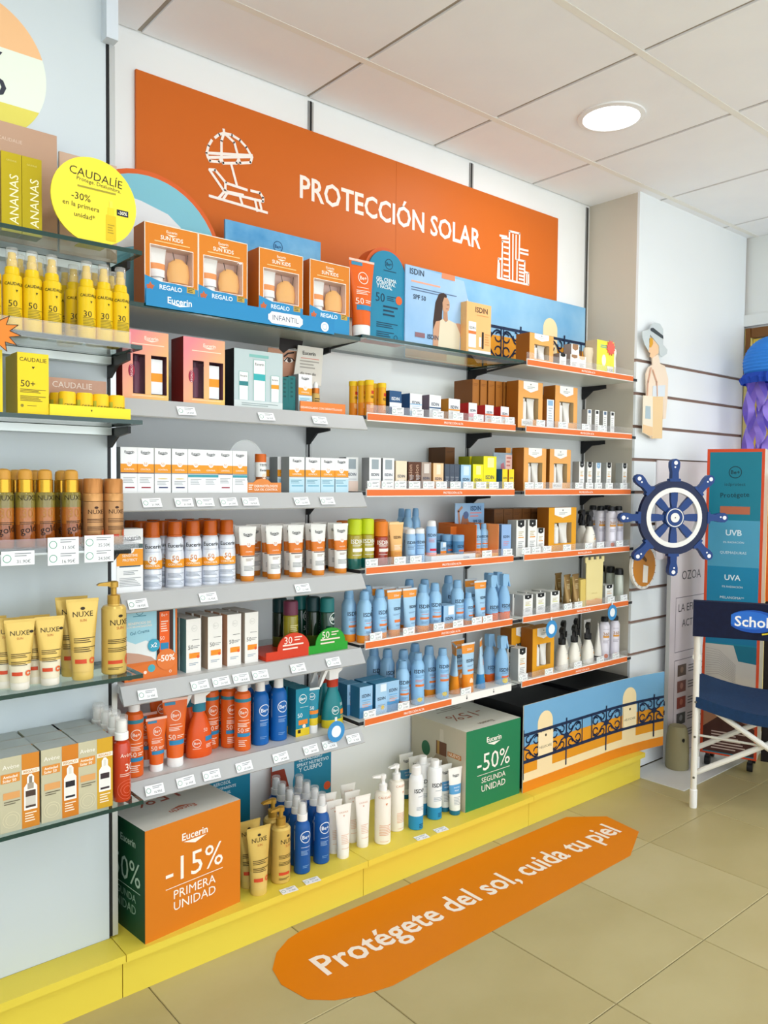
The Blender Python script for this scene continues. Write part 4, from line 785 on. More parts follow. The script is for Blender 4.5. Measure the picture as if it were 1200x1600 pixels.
# round sign
cx, cz = ax(147, 316, 1.855), at(147, 316, 1.855)[1]
t = thing('round_sign', 'yellow round sign offering -30% en la primera unidad', 'sign', (cx, 1.85, ZA[0])); hz = cz-ZA[0]; R_ = .0985
b = MB(); n = 48; b.prism([(R_*math.cos(2*math.pi*i/n), max(hz+R_*math.sin(2*math.pi*i/n), .0005)) for i in range(n)], 0, .004, M('eedb3c', .4), M('d9c42a')); c = b.build('disc', t)
pr = printed([('t', 'CAUDALÍE', .02, .3, .62, '33301a', -.08), ('t', 'Protege. Deslumbra.', .05, .2, .52, '3a3a30', -.08), ('L', -.2, .13, .25, 1, .05, '9a9030'), ('t', '-30%', -.16, .02, .22, '33301a', -.04), ('t', 'en la primera', -.16, -.09, .42, '33301a', -.04), ('t', 'unidad*', -.12, -.19, .24, '33301a', -.04),
              ('r', .13, -.42, .25, -.12, 'd8b81c'), ('r', .15, -.12, .23, -.03, 'e6cc2a'), ('r', .17, -.03, .21, .05, 'eed84a'), ('L', .15, -.24, .23, 4, .03, 'a88f1a'), ('r', .26, -.1, .4, -.03, '1d2436'), ('b', '-30%', .33, -.065, .11, 'e9e6d2')], 2*R_, 2*R_, z0=hz); pr.build('lettering', c, smooth=0)
b = MB(); b.box(-.03, .03, .0045, .05, 0, .002, M('d9c42a')); b.prism([(-.02, .0), (.02, .0), (.012, .09), (-.012, .09)], .0045, .007, M('d9c42a')); b.build('stand', t)
# second shelf: sprays
xs = row(P_sp50, 'spray_bottle', 'yellow factor-fifty spray', 'bottle', A2, [-14, 19, 50, 81], 450, 1.852, ZA[1], .021, group='yellow sun sprays')
behind(P_sp50, 'spray_bottle', 'yellow spray bottle', 'bottle', A2, [xs[1], xs[2]], 1.918, ZA[1], .0, 1, 'yellow sun sprays', dx=.026)
xs = row(P_sp30, 'spray_bottle', 'yellow factor-thirty spray', 'bottle', A2, [135, 162, 188], 460, 1.852, ZA[1], .021, group='yellow sun sprays')
put(P_sp30, 'spray_bottle', 'yellow spray bottle set back left of the front 30 sprays', 'bottle', ax(115, 460, 1.922), 1.922, ZA[1], 0, 'yellow sun sprays')
put(P_sp30, 'spray_bottle', 'yellow spray bottle deepest in the gap between 50 and 30 sprays', 'bottle', ax(102, 460, 1.968), 1.968, ZA[1], 0, 'yellow sun sprays')
for i, px in enumerate((147, 173)): put(P_sp30, 'spray_bottle', 'yellow spray bottle peeking out behind %s front 30 spray' % ('the middle' if i == 0 else 'the last'), 'bottle', ax(px, 460, 1.925), 1.925, ZA[1], 0, 'yellow sun sprays')
# orange burst tag on the lip
t = thing('burst_tag', 'orange starburst tag on the lip of the second glass shelf', 'tag', (ax(-8, 518, 1.823), 1.8225, at(-8, 518, 1.823)[1]))
b = MB(); n = 12; P_ = [((.052 if i % 2 else .030)*math.cos(math.pi*i/n+.2), (.044 if i % 2 else .026)*math.sin(math.pi*i/n+.2)) for i in range(2*n)]; b.prism(P_, 0, .002, M('e2812a', .5), M('3a2414')); b.build('card', t); strokes('outline', [P_+P_[:1]], .0014, '3a2414', t)
# third shelf
row(P_cbox, 'carton', 'yellow 50+ face cream carton', 'carton', A3, [-22, 52], 595, 1.85, ZA[2], group='yellow face cream cartons')
put(P_cbox, 'carton', 'yellow carton right behind the lone 50+ carton', 'carton', ax(43, 595, 1.905), 1.905, ZA[2], 0, 'yellow face cream cartons')
x0, x1 = ax(79, 640, 1.85), ax(201, 640, 1.85); xm = (x0+x1)/2; w = x1-x0
t = thing('stick_tray', 'yellow counter tray holding the sunscreen sticks', 'tray', (xm, 1.845, ZA[2])); TY = M('eedc2e', .45)
w += .006; b = MB(); b.box(-w/2, w/2, 0, .11, 0, .002, TY); b.box(-w/2, w/2, 0, .002, .002, .026, TY); b.prism([(-w/2, .002), (-w/2+.002, .002), (-w/2+.002, .026), (-w/2, .026)], .002, .11, TY); b.prism([(w/2-.002, .002), (w/2, .002), (w/2, .026), (w/2-.002, .026)], .002, .11, TY); c = b.build('tray', t)
printed([('p', [(0, .5), (.012, .7), (-.012, .7)], '4a4010')], w, .026).build('printed_front', c, smooth=0)
b = MB(); b.box(-w/2+.002, w/2-.02, .1, .104, .026, .098, surf('face_print_card', 'b98d77', 'c79f8a', 14., .5)); c = b.build('header_card', t); pr = printed([('t', 'CAUDALIE', -.05, .78, .5, 'efe3da'), ('L', -.3, .2, .25, 1, .1, 'e2d0c4'), ('p', [(-.5, .3), (-.4, .25), (-.36, .4), (-.46, .5)], '5a3a30'), ('p', [(.3, .1), (.42, .05), (.42, .45), (.36, .5)], 'a97a66')], w, .072, z0=.026); pr.v = [(x, y+.0995, z) for x, y, z in pr.v]; pr.build('printed_front', c, smooth=0)
xs = row(P_stick, 'sun_stick', 'yellow sunscreen stick', 'stick', 'the yellow tray', [105, 132, 157, 182], 612, 1.85, ZA[2]+.0022, .024, group='yellow sunscreen sticks')
behind(P_stick, 'sun_stick', 'yellow sunscreen stick', 'stick', 'the yellow tray', xs[:3], 1.874, ZA[2]+.0022, .042, 1, 'yellow sunscreen sticks', dx=-.006)
# fourth shelf: golden oils and copper mousse
xs = row(P_nxoil, 'oil_bottle', 'golden shimmer oil bottle', 'bottle', A4, [5, 39, 70, 111], 780, 1.852, ZA[3]+.0018, .022, group='golden oil bottles')
for i, (px, Y) in enumerate(((25, 1.92), (55, 1.945), (97, 1.925), (-12, 1.92))): put(P_nxoil, 'oil_bottle', 'golden oil bottle set back %s' % ('behind the first and second front oils', 'behind the second and third front oils', 'before the copper bottles', 'at the cut-off end of the row')[i], 'bottle', ax(px, 780, Y), Y, ZA[3]+.0003, 0, 'golden oil bottles')
xs = row(P_nxbrown, 'mousse_bottle', 'copper tanning mousse bottle', 'bottle', A4, [145, 177], 790, 1.852, ZA[3]+.0018, .0235, group='copper mousse bottles')
put(P_nxbrown, 'mousse_bottle', 'copper mousse bottle right behind the first copper bottle', 'bottle', xs[0]-.004, 1.926, ZA[3], 0, 'copper mousse bottles'); put(P_nxbrown, 'mousse_bottle', 'copper mousse bottle right behind the second copper bottle', 'bottle', xs[1]-.002, 1.926, ZA[3], 0, 'copper mousse bottles')
# fifth shelf: after-sun tubes and pump
for i, px in enumerate((31, 78)):
    x = ax(px, 1030, 1.87); put(P_nxs, 'tube', '%s small cream-and-gold tube in front on the fifth glass shelf' % ('left-hand' if i == 0 else 'second'), 'tube', x, 1.87, ZA[4], -.15, 'small gold after-sun tubes')
    put(P_nxs, 'tube', 'small gold tube right behind the %s front tube' % ('left-hand' if i == 0 else 'second'), 'tube', x-.022, 1.905, ZA[4], -.15, 'small gold after-sun tubes')
    if i == 0: put(P_nxs, 'tube', 'small gold tube two places behind the left-hand front tube', 'tube', x-.04, 1.947, ZA[4], -.15, 'small gold after-sun tubes')
put(P_nxb, 'tube', 'large gold after-sun tube beside the gold pump bottle', 'tube', ax(129, 1000, 1.875), 1.875, ZA[4], -.1, 'large gold after-sun tubes'); put(P_nxb, 'tube', 'large gold tube right behind the large front tube', 'tube', ax(112, 1000, 1.925), 1.925, ZA[4], -.1, 'large gold after-sun tubes')
put(P_nxp, 'pump_bottle', 'gold lotion pump bottle at the end of the fifth glass shelf', 'bottle', ax(178, 1000, 1.885), 1.885, ZA[4], -.05)
# lowest shelf: grey gift cartons and red sprays
for i, px in enumerate((31, 94, 149)):
    x = ax(px, 1230, 1.846)
    put(P_av[i], 'gift_carton', '%s on the lowest glass shelf' % ('left-hand beige gift carton with a grey dropper picture', 'middle beige gift carton with a white dropper picture', 'last beige gift carton with a gold panel')[i], 'carton', x, 1.846, ZA[5], 0, 'beige serum gift cartons')
    for k in (1, 2): put(P_av[i], 'gift_carton', 'beige gift carton %s the %s front carton' % (('right behind', 'two places behind')[k-1], ('left-hand', 'middle', 'last')[i]), 'carton', x+(.003, -.002, .004)[i]*(1 if k == 1 else -.5), 1.846+.0611*k, ZA[5], 0, 'beige serum gift cartons', 1.)
for k, (px, Y) in enumerate(((190, 1.868), (179, 1.913), (167, 1.958), (154, 2.003))):
    put(P_avsp, 'spray_bottle', ('red oil spray with a clear cap, frontmost of four', 'second red oil spray from the front of its file', 'third red oil spray from the front of its file', 'rearmost red oil spray against the white panel')[k], 'bottle', ax(px, 1190, Y), Y, ZA[5], .05, 'red oil sprays')
# big round sticker high on the panel
t = thing('wall_sticker', 'big round striped sticker with a percent sign on the white panel', 'sticker', (ax(-45, 95, AY), AY-.001, at(-45, 95, AY)[1])); R_ = .165; n = 64
def chord(z0, z1):
    z0, z1 = max(z0, -R_), min(z1, R_); a0, a1 = math.asin(z0/R_), math.asin(z1/R_)
    rt = [(R_*math.cos(a0+(a1-a0)*i/24), R_*math.sin(a0+(a1-a0)*i/24)) for i in range(25)]
    lf = [(-x, z) for x, z in rt[::-1]]
    return [q for i, q in enumerate(rt+lf) if i == 0 or (abs(q[0]-(rt+lf)[i-1][0])+abs(q[1]-(rt+lf)[i-1][1])) > 1e-5]
b = MB(); b.prism(chord(.053, 1), 0, .0008, M('e9b988', .5)); b.build('top_band', t); b = MB(); b.prism(chord(-.073, .053), 0, .0008, M('dfe8da', .5)); b.build('middle_band', t); b = MB(); b.prism(chord(-1, -.073), 0, .0008, M('d9cf5c', .5)); b.build('lower_band', t)
printed([('t', '%', .085, -.03, .28, '23283a')], .33, .33).build('lettering', t, smooth=0)

# ================================================================== grey shelves
B1, B2, B3, B4, B5, B6 = ['%s grey shelf' % n for n in NAMEA]
# top: sun kids gift boxes behind a blue skirt
for i, (px, py) in enumerate(((268.5, 395), (349, 415), (439.5, 438), (515.5, 455))):
    put(P_sunk, 'gift_box', "%s orange children's window gift box from left on top grey shelf" % ORD[i], 'box', ax(px, py, 2.035), 2.035, ZB[0], 0, 'orange window gift boxes')
sx0, sx1 = ax(228, 470, 1.999), ax(522, 500, 1.999); sw = sx1-sx0
t = thing('shelf_skirt', 'blue shelf skirt board with a white INFANTIL plate', 'sign', ((sx0+sx1)/2, 1.998, ZB[0]-.006)); h = .044
b = MB(); b.box(-sw/2, sw/2, 0, .003, 0, h, M('2588c0', .45)); b.box(-sw/2, sw/2, .0033, .03, .0065, .008, M('2588c0', .45)); c = b.build('board', t)
printed([('b', 'Eucerin', -.345, .5, .115, 'f0f6fa'), ('p', [(-.395, .3), (-.295, .3), (-.345, .18)], 'f0f6fa')] + [('d', .13, .48, .02, 'f0f0f2', 1.2), ('d', .285, .48, .02, 'f0f0f2', 1.2), ('r', .125, .1, .29, .88, 'f0f0f2'), ('r', .108, .3, .306, .68, 'f0f0f2'), ('t', 'INFANTIL', .207, .5, .15, '4a5a78')] + [('d', .44, .42, .024, 'eef4f8', 1.), ('o', .44, .42, .015, .003, '7fb2d2')], sw, h).build('printed_front', c, smooth=0)
# round beach poster and blue header board on the top shelf, against the wall
Yp = 2.2; cx, cz = ax(231, 400, Yp), at(231, 400, Yp)[1]; R_ = .24
t = thing('round_poster', 'large round beach poster with an orange rim behind the first gift box', 'poster', (cx, Yp, ZB[0])); hz = cz-ZB[0]; n = 48
def disc_pts(R): return [(max(R*math.cos(2*math.pi*i/n), .797-cx), max(hz+R*math.sin(2*math.pi*i/n), .001)) for i in range(n)]
b = MB(); b.prism(disc_pts(R_), 0, .006, M('d8622a', .5)); b.build('rim', t)
b = MB(); b.prism(disc_pts(R_-.014), -.002, 0, M('7fbfd0', .45)); b.prism([(.8-cx, hz-.02), (.09, hz+.06), (.1, hz+.1), (.06, hz+.13), (-.02, hz+.15), (-.1, hz+.16), (.8-cx, hz+.1)], -.0035, -.0021, M('dfe2e4', .5)); b.build('picture', t)
strokes('drawn_curl', [[(x*.028+.142, hz+.062+y*.028) for x, y in arc(0, 0, 1, 1, 30, 200)]], .003, '22303a', t, -.004)
xa, za = at(352, 342, 2.2); xb, zb_ = at(501, 373, 2.2); zt = at(352, 342, 2.2)[1]
put(board(xb-xa, zt-ZB[0], surf('water_print', '4a97cc', '78b6de', 9., .4), be_logo(.03, .86, .05, '1c4a78') + [('L', -.06, .76, .12, 1, .02, '1c4a78')], .008), 'header_board', 'blue water-patterned header board behind the gift boxes', 'board', (xa+xb)/2, 2.2, ZB[0])
# second
for i, px in enumerate((228, 319.5)): put(P_pink, 'gift_box', '%s pink-to-yellow window gift box on the second grey shelf' % ('first' if i == 0 else 'second'), 'box', ax(px, 570, 2.035), 2.035, ZB[1], 0, 'pink gift boxes')
put(P_teal, 'gift_box', 'pale grey skin care set box with three printed products', 'box', ax(404.5, 586, 2.035), 2.035, ZB[1])
t = thing('counter_display', 'counter display with an eye portrait card and an orange foot', 'display', (ax(503, 600, 2.03), 2.03, ZB[1])); w = .185
b = MB(); b.box(-w/2+.012, w/2, 0, .11, 0, .004, M('e07a34', .5)); b.box(-w/2+.012, w/2, 0, .004, .004, .036, M('e8823c', .5)); c = b.build('foot', t); printed([('b', 'DESARROLLADO CON DERMATÓLOGOS', 0, .5, .86, 'f6e2d0')], w, .036).build('lettering', c, smooth=0)
b = MB(); b.prism([(-w/2, .036), (-.012, .036), (.012, .205), (-.13, .205), (-.145, .12)], .105, .109, surf('portrait_skin', 'b98468', 'c8967a', 8., .5), 'd8d4cc'); c = b.build('portrait_card', t)
ox = ax(503, 600, 2.03)
def E_(px, py): q = at(px, py, 2.134); return (q[0]-ox, q[1]-ZB[1])
ex, ez = E_(451, 563)
pr = printed([('p', [E_(436, 545), E_(443, 552), E_(452, 545), E_(462, 544), E_(470, 552), E_(474, 530), E_(472, 518), E_(438, 518)], '1d1512'), ('s', [E_(444, 557), E_(450, 552), E_(459, 551)], .005, '241812'), ('d', ex, ez, .017, 'e9dfd6', .42), ('d', ex+.002, ez, .0075, '3a241a', .9), ('s', [E_(444, 564), E_(449, 559), E_(456, 560), E_(460, 564)], .0035, '1d1512')], 1, 1); pr.v = [(x, y+.1045, z) for x, y, z in pr.v]; pr.build('printed_eye', c, smooth=0)
b = MB(); b.prism([(-.05, .1), (.06, .1), (.068, .222), (-.03, .222)], .088, .091, M('d9d5cc', .5)); c = b.build('text_card', t); pr = printed([('b', 'Eucerin', .012, .2, .05, '55514c'), ('L', -.02, .182, .05, 1, .006, 'd08a7a'), ('L', -.024, .172, .05, 3, .01, 'a5a098'), ('t', 'día tras día', .008, .135, .06, '55514c')], 1, 1); pr.v = [(x, y+.0875, z) for x, y, z in pr.v]; pr.build('lettering', c, smooth=0)
z = ZB[1]+.0042
for i, (dx, hh) in enumerate(((445, .106), (456, .110))):
    put(carton(.026, hh, .06, [(0, 1, '15686a')], [('L', -.2, .9, .2, 5, .12, '0f4f52')], side='0e4346'), 'carton', '%s slim dark teal carton before the eye portrait' % ORD[i], 'carton', ax(dx, 605, 2.045), 2.045, ZB[1], 0, 'dark teal cartons')
put(eucbox(2, .05, .115, .04), 'carton', 'white carton with orange and blue bands on the counter display', 'carton', ax(477, 612, 2.04), 2.04, z)
put(bottle([(.012, 0), (.0135, .002), (.0135, .055), (.011, .062)], M('c9a860', .2), [('collar', [(.0125, .062), (.0125, .078)], M('c2702a', .3, .5)), ('dropper', [(.0075, .078), (.008, .09), (.004, .098), (0, .0985)], PLW)], [('L', -.4, .7, .4, 4, .12, '5a4a2a')]), 'serum_bottle', 'small amber serum bottle with a white dropper on the display', 'bottle', ax(493, 605, 2.06), 2.06, z)
# third
XS = []
for i, px in enumerate((202, 227.5, 254.5, 281, 306, 329.5, 352, 375)):
    v = (0, 0, 3, 3, 1, 1, 0, 1)[i]; x = ax(px, 735, 2.03); XS.append(x)
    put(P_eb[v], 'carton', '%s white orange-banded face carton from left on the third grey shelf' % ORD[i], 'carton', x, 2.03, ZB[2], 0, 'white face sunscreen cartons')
put(P_eb[0], 'carton', 'white carton right behind the first carton on the third grey shelf', 'carton', XS[0]-.006, 2.075, ZB[2], 0, 'white face sunscreen cartons')
t = thing('tester_stand', 'clear round tester stand with an orange foot sign', 'stand', (ax(410, 740, 2.035), 2.035, ZB[2]))
b = MB(); b.box(-.064, .066, 0, .004, .0, .030, M('e08a46', .5)); b.prism([(.03+.0-.06, .030), (.03, .030), (.02, .038), (0, .042), (-.02, .038)], 0, .004, M('e08a46', .5)); c = b.build('sign', t); printed([('b', '1', -.42, .5, .06, 'f8ecdc'), ('b', 'DERMATÓLOGOS', .1, .68, .62, 'f8ecdc'), ('b', 'USA OIL CONTROL', .1, .3, .62, 'f8ecdc'), ('L', -.36, .7, -.24, 3, .2, 'f8ecdc')], .13, .03).build('lettering', c, smooth=0)
b = MB(); b.box(-.03, .06, .0045, .09, 0, .006, M('1d4a48', .4)); b.build('base', t)
b = MB(); n = 40; P_ = [(.062*math.cos(2*math.pi*i/n)-.012, .09+.068*math.sin(2*math.pi*i/n)) for i in range(n)]; b.prism([(x, max(z, .0065)) for x, z in P_], .075, .078, clear('clear_disc', (.93, .95, .95, 1), haze=.3)); c = b.build('clear_disc', t)
b = MB()
for (x, z_) in ((-.048, .078), (-.036, .052), (-.052, .04)): b.lathe([(.008, .0725), (.008, .0745)], M('c99a3a', .4), 14, (x, 0, z_), axis='y')
b.build('gold_dots', c)
b = MB(); b.tube([(.062*math.cos(a)-.012, .0765, .09+.068*math.sin(a)) for a in [math.radians(-30+240*i/30) for i in range(31)]], .0018, M('dfe3e4', .3), 6); b.build('disc_rim', c)
put(bottle([(.0165, 0), (.0175, .002), (.0175, .082), (.0168, .084)], M('e9ebea', .3), [('cap', [(.0172, .0842), (.0172, .106), (.016, .109), (0, .1095)], M('d8691f', .35))], [('b', 'TESTER', .1, .9, .9, INK), ('b', 'Eucerin', .1, .72, .8, INK), ('r', -.7, .3, .8, .48, '8a4a1c'), ('d', .1, .5, .25, 'ecdcc8'), ('r', -.7, .2, .8, .29, '2c6a68')]), 'tester_bottle', 'small white tester bottle with an orange cap on the clear stand', 'bottle', ax(407, 728, 2.06), 2.06, ZB[2]+.0065)
xs = []
for i, px in enumerate((464, 489, 512.5, 533.5)):
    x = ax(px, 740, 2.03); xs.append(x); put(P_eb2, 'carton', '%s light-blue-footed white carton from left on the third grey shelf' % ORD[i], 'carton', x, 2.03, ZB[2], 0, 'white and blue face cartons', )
for k in (1, 2): put(P_eb2, 'carton', 'blue-footed white carton %s the first of its row' % ('right behind' if k == 1 else 'two places behind'), 'carton', xs[0]-.010*k, 2.03+.05*k, ZB[2], 0, 'white and blue face cartons')
# fourth
put(P_elot, 'carton', 'large white 50 lotion carton at the start of the fourth grey shelf', 'carton', ax(203, 870, 2.025), 2.025, ZB[3])
xs = row(P_espray, 'spray_can', 'white orange-capped spray can', 'can', B4, [238, 273, 301, 328, 354], 865, 2.03, ZB[3], .026, rz=-.35, group='white spray cans')
for k in (1, 2): behind(P_espray, 'spray_can', 'white spray can', 'can', B4, xs, 2.056+.055*(k-1), ZB[3], .055, 1, 'white spray cans', dx=-.01*k) if k == 1 else None
for i, x in enumerate(xs): put(P_espray, 'spray_can', 'white spray can two places behind the %s one on fourth grey shelf' % ORD[i], 'can', x-.012, 2.168, ZB[3], 0, 'white spray cans')
xs = row(P_etube, 'tube', 'white orange-banded tube', 'tube', B4, [386.5, 428, 462, 497, 532], 860, 2.035, ZB[3], .02, group='white gel tubes', rz=-.03)
behind(P_etube, 'tube', 'white orange-banded tube', 'tube', B4, xs, 2.06, ZB[3], .05, 1, 'white gel tubes', dx=.018)
for i, x in enumerate(xs): put(P_etube, 'tube', 'white orange-banded tube two places behind the %s one on fourth grey shelf' % ORD[i], 'tube', x-.004, 2.165, ZB[3], 0, 'white gel tubes')
# fifth
put(P_begift, 'gift_box', 'orange and sky-blue gift box with x2 and -50% badges', 'box', ax(236.5, 1015, 2.03), 2.03, ZB[4], 0)
for i, px in enumerate((302.5, 336, 366, 393)):
    x = ax(px, 1010, 2.03)
    for k in range(3): put(P_bec[i], 'carton', ('%s white 50 carton from left on the fifth grey shelf' % ORD[i]) if k == 0 else 'white 50 carton %s the %s front carton, fifth grey shelf' % (('right behind', 'two places behind')[k-1], ORD[i]), 'carton', x-.004*k+(.002 if k == 1 else 0), 2.03+.042*k, ZB[4], 0, 'white tall cartons')
t = thing('counter_tray', 'red and green oil tray with rounded front signs 30 and 50', 'tray', (ax(481, 1015, 2.012), 2.012, ZB[4]+.0005)); w = .305
RD, GN = M('cf3a1c', .4), M('259a2c', .4)
b = MB(); b.box(-w/2, 0, 0, .15, 0, .012, RD); b.build('red_tray', t); b = MB(); b.box(0, w/2, 0, .15, 0, .012, GN); b.build('green_tray', t)
for s_, mt, n_, u in ((-1, RD, '30', -.055), (1, GN, '50', .085)):
    q = [(-w/2 if s_ < 0 else 0, 0), (0 if s_ < 0 else w/2, 0), (0 if s_ < 0 else w/2, .026)] + [(u+.058*math.cos(a), .026+.05*math.sin(a)) for a in [math.pi*i/14 for i in range(15)]] + [(-w/2 if s_ < 0 else 0, .026)]
    b = MB(); b.prism(q, -.004, -.0005, mt); c = b.build('front_sign', t); pr = printed([('t', n_, u-.02, .055, .028, 'f8e8e0'), ('L', u+.002, .06, u+.03, 2, .008, 'f4dcd0'), ('L', u-.04, .038, u+.035, 2, .011, 'f4dcd0')], 1, 1); pr.v = [(x, y-.0042, z_) for x, y, z_ in pr.v]; pr.build('lettering', c, smooth=0)
for p_, px, Y, lab in ((P_purple, 454, 2.062, 'olive oil bottle with a purple cap in the red tray'), (P_tealb, 470, 2.14, 'dark green oil bottle with a teal cap behind the purple one'), (P_darkb, 489, 2.085, 'dark oil bottle with a black-teal cap in the green tray'), (P_tealb, 511, 2.045, 'green oil bottle with a bright teal cap in the green tray'), (P_darkb, 437, 2.13, 'dark oil bottle deep in the red tray')):
    put(p_, 'oil_bottle', lab, 'bottle', ax(px, 965, Y), Y, ZB[4]+.0127, 0, 'tinted oil bottles')
# sixth
put(P_beaer, 'spray_can', 'orange spray can with a white cap at the start of lowest grey shelf', 'can', ax(209.5, 1165, 2.045), 2.045, ZB[5], -.15, 'orange spray cans')
put(P_bets, 'tube', 'small orange tube in front on the lowest grey shelf', 'tube', ax(244.5, 1170, 2.045), 2.045, ZB[5], -.05, 'orange tubes'); put(P_bets, 'tube', 'small orange tube right behind the small front tube', 'tube', ax(229, 1150, 2.1), 2.1, ZB[5], -.05, 'orange tubes')
put(P_betb, 'tube', 'large orange tube in front on the lowest grey shelf', 'tube', ax(273.5, 1155, 2.05), 2.05, ZB[5], -.12, 'orange tubes'); put(P_betb, 'tube', 'large orange tube right behind the large front tube', 'tube', ax(252, 1140, 2.135), 2.135, ZB[5], -.05, 'orange tubes')
put(P_betrig, 'trigger_bottle', 'orange trigger spray bottle with a white head in front', 'bottle', ax(311, 1155, 2.078), 2.078, ZB[5], 0, 'orange trigger sprays'); put(P_betrig, 'trigger_bottle', 'orange trigger spray right behind the front trigger spray', 'bottle', ax(292, 1135, 2.14), 2.14, ZB[5], 0, 'orange trigger sprays')
for i, (px, Y) in enumerate(((379, 2.045), (358, 2.095), (329, 2.12), (346, 2.19))): put(P_beaer_b, 'spray_can', ('orange spray can standing in front of the blue sprays', 'orange spray can set back left of the front one', 'orange spray can behind the trigger spray heads', 'orange spray can rearmost against the wall panel')[i], 'can', ax(px, 1120, Y), Y, ZB[5], -.4 if i == 0 else -.1, 'orange spray cans')
for i, px in enumerate((406.5, 435)):
    x = ax(px, 1115, 2.058); put(P_beblue, 'spray_bottle', '%s blue spray bottle on the lowest grey shelf' % ('first' if i == 0 else 'second'), 'bottle', x, 2.058, ZB[5], -.55, 'blue kids sprays')
    put(P_beblue, 'spray_bottle', 'blue spray bottle right behind the %s one on lowest grey shelf' % ('first' if i == 0 else 'second'), 'bottle', x-.014, 2.118, ZB[5], 0, 'blue kids sprays')
for k in range(4): put(P_bekbox, 'carton', 'teal kids carton %s' % ('at the front of its file', 'second in its file', 'third in its file', 'rearmost in its file')[k], 'carton', ax(473, 1110, 2.035)-.004*k, 2.035+.0475*k, ZB[5], 0, 'teal kids cartons')
put(P_bektube, 'tube', 'teal kids tube with a white cap beside the kids cartons', 'tube', ax(488.5, 1110, 2.048), 2.048, ZB[5], -.1)
put(P_bekid, 'trigger_bottle', 'teal kids trigger spray with a red collar in front', 'bottle', ax(519, 1115, 2.06), 2.06, ZB[5], 0, 'teal trigger sprays'); put(P_bekid, 'trigger_bottle', 'teal kids trigger spray right behind the front one', 'bottle', ax(506, 1105, 2.12), 2.12, ZB[5], 0, 'teal trigger sprays')
def dot_tag(px, py, Y, lab, R_=.033):
    x, z_ = at(px, py, Y); t = thing('round_tag', lab, 'tag', (x, Y, z_), 0, 'blue round shelf tags')
    b = MB(); b.lathe([(R_, 0), (R_, .0015)], M('3a8cc8', .45), 28, axis='y'); c = b.build('disc', t); b = MB(); b.lathe([(R_*.55, -.0006), (R_*.55, 0)], M('e9f0f4', .5), 24, axis='y'); b.build('centre', c)
    b = MB(); b.box(-.004, .004, .0016, .003, -R_*.3, R_+.012, M('e6ebee', .4)); b.build('clip', t)
    return t
dot_tag(525.5, 1143, 1.964, 'blue round smiley tag on the lip of the lowest grey shelf')

# ================================================================== middle bay
C1, C2, C3, C4, C5, C6 = ['%s middle-bay shelf' % n for n in NAMEA]
# top glass shelf displays
x0, x1 = ax(574, 460, 2.06), ax(631, 460, 2.06); w = x1-x0; zt = at(604, 393, 2.06)[1]-ZC[0]
t = put(board(w, zt, M('1d83a8', .4), be_logo(.05, .86, .11, '123a52') + [('L', -.1, .78, .25, 1, .02, '123a52'), ('b', 'GEL CREMA', -.02, .68, .55, 'dceaf0'), ('b', 'CORPORAL', -.03, .64, .52, 'dceaf0'), ('b', 'Y FACIAL', -.07, .60, .42, 'dceaf0'), ('t', '50', -.18, .48, .24, '123a52'), ('L', .0, .5, .25, 3, .02, '123a52'), ('d', .33, .48, .09, 'e0622a'), ('L', -.1, .38, .3, 3, .045, '123a52'), ('L', -.28, .2, .3, 3, .022, '123a52'), ('L', -.28, .1, .2, 3, .022, '123a52'), ('o', .25, .06, .05, .012, '123a52')], .006, round_top(w, zt, w*.48)), 'display_card', 'teal round-topped display card reading GEL CREMA CORPORAL Y FACIAL', 'card', (x0+x1)/2, 2.055, ZC[0])
b = MB(); rt = round_top(w+.02, zt+.012, (w+.02)*.48); b.prism([(x, z_) for x, z_ in rt], .0065, .06, M('cf5a24', .5)); b.build('orange_rim', t)
put(be_tube(.1, .24, .03), 'display_tube', 'giant orange-red tube leaning by the teal display card', 'tube', ax(565, 462, 2.035), 2.036, ZC[0], -.05)
x0, x1 = ax(633, 480, 2.05), ax(738, 480, 2.05); w = x1-x0; h = at(633, 412, 2.05)[1]-ZC[0]
SKY = surf('sky_print', '8fb9e2', 'a8c9ea', 4., .4)
skin, hair = 'c99a7c', '3a2620'
ops = [('b', 'ISDIN', -.34, .93, .2, '2b3a52'), ('L', -.42, .8, .0, 1, .05, 'f0a890'), ('L', -.42, .73, .25, 2, .03, '5a6f92'), ('b', 'SPF 50', -.3, .62, .18, '2b3a52'), ('r', .02, .93, .22, 1.0, 'e58a62'),
       ('p', [(-.1, .2), (.03, .1), (.03, .45), (.04, .6), (.09, .66), (.1, .72), (.05, .745), (-.02, .72), (-.07, .6), (-.1, .35)], hair), ('p', [(.05, .38), (.12, .38), (.11, .53), (.05, .55)], 'b98a6c'), ('p', [(.04, .52), (.09, .5), (.13, .53), (.145, .58), (.14, .64), (.11, .69), (.06, .69), (.035, .62)], skin), ('s', [(.10, .60), (.135, .605)], .006, hair), ('s', [(.09, .545), (.12, .55)], .006, 'a0544a'),
       ('p', [(-.1, 0), (-.02, 0), (.0, .38), (-.06, .36), (-.1, .25)], skin), ('p', [(.22, .38), (.31, .22), (.42, .08), (.49, .12), (.47, .22), (.36, .34), (.3, .39)], skin), ('p', [(.41, .1), (.49, .12), (.45, .5), (.42, .66), (.37, .68), (.39, .5)], skin), ('p', [(-.03, 0), (.3, 0), (.31, .25), (.24, .38), (.13, .41), (.085, .37), (.04, .41), (.0, .38)], 'ddd3ba'), ('p', [(.38, .6), (.42, .74), (.46, .6), (.44, .56)], 'd9e2ea'), ('r', -.36, .12, -.22, .18, '8f6a72'), ('b', 'ISDIN', -.1, .15, .16, '2b3a52')]
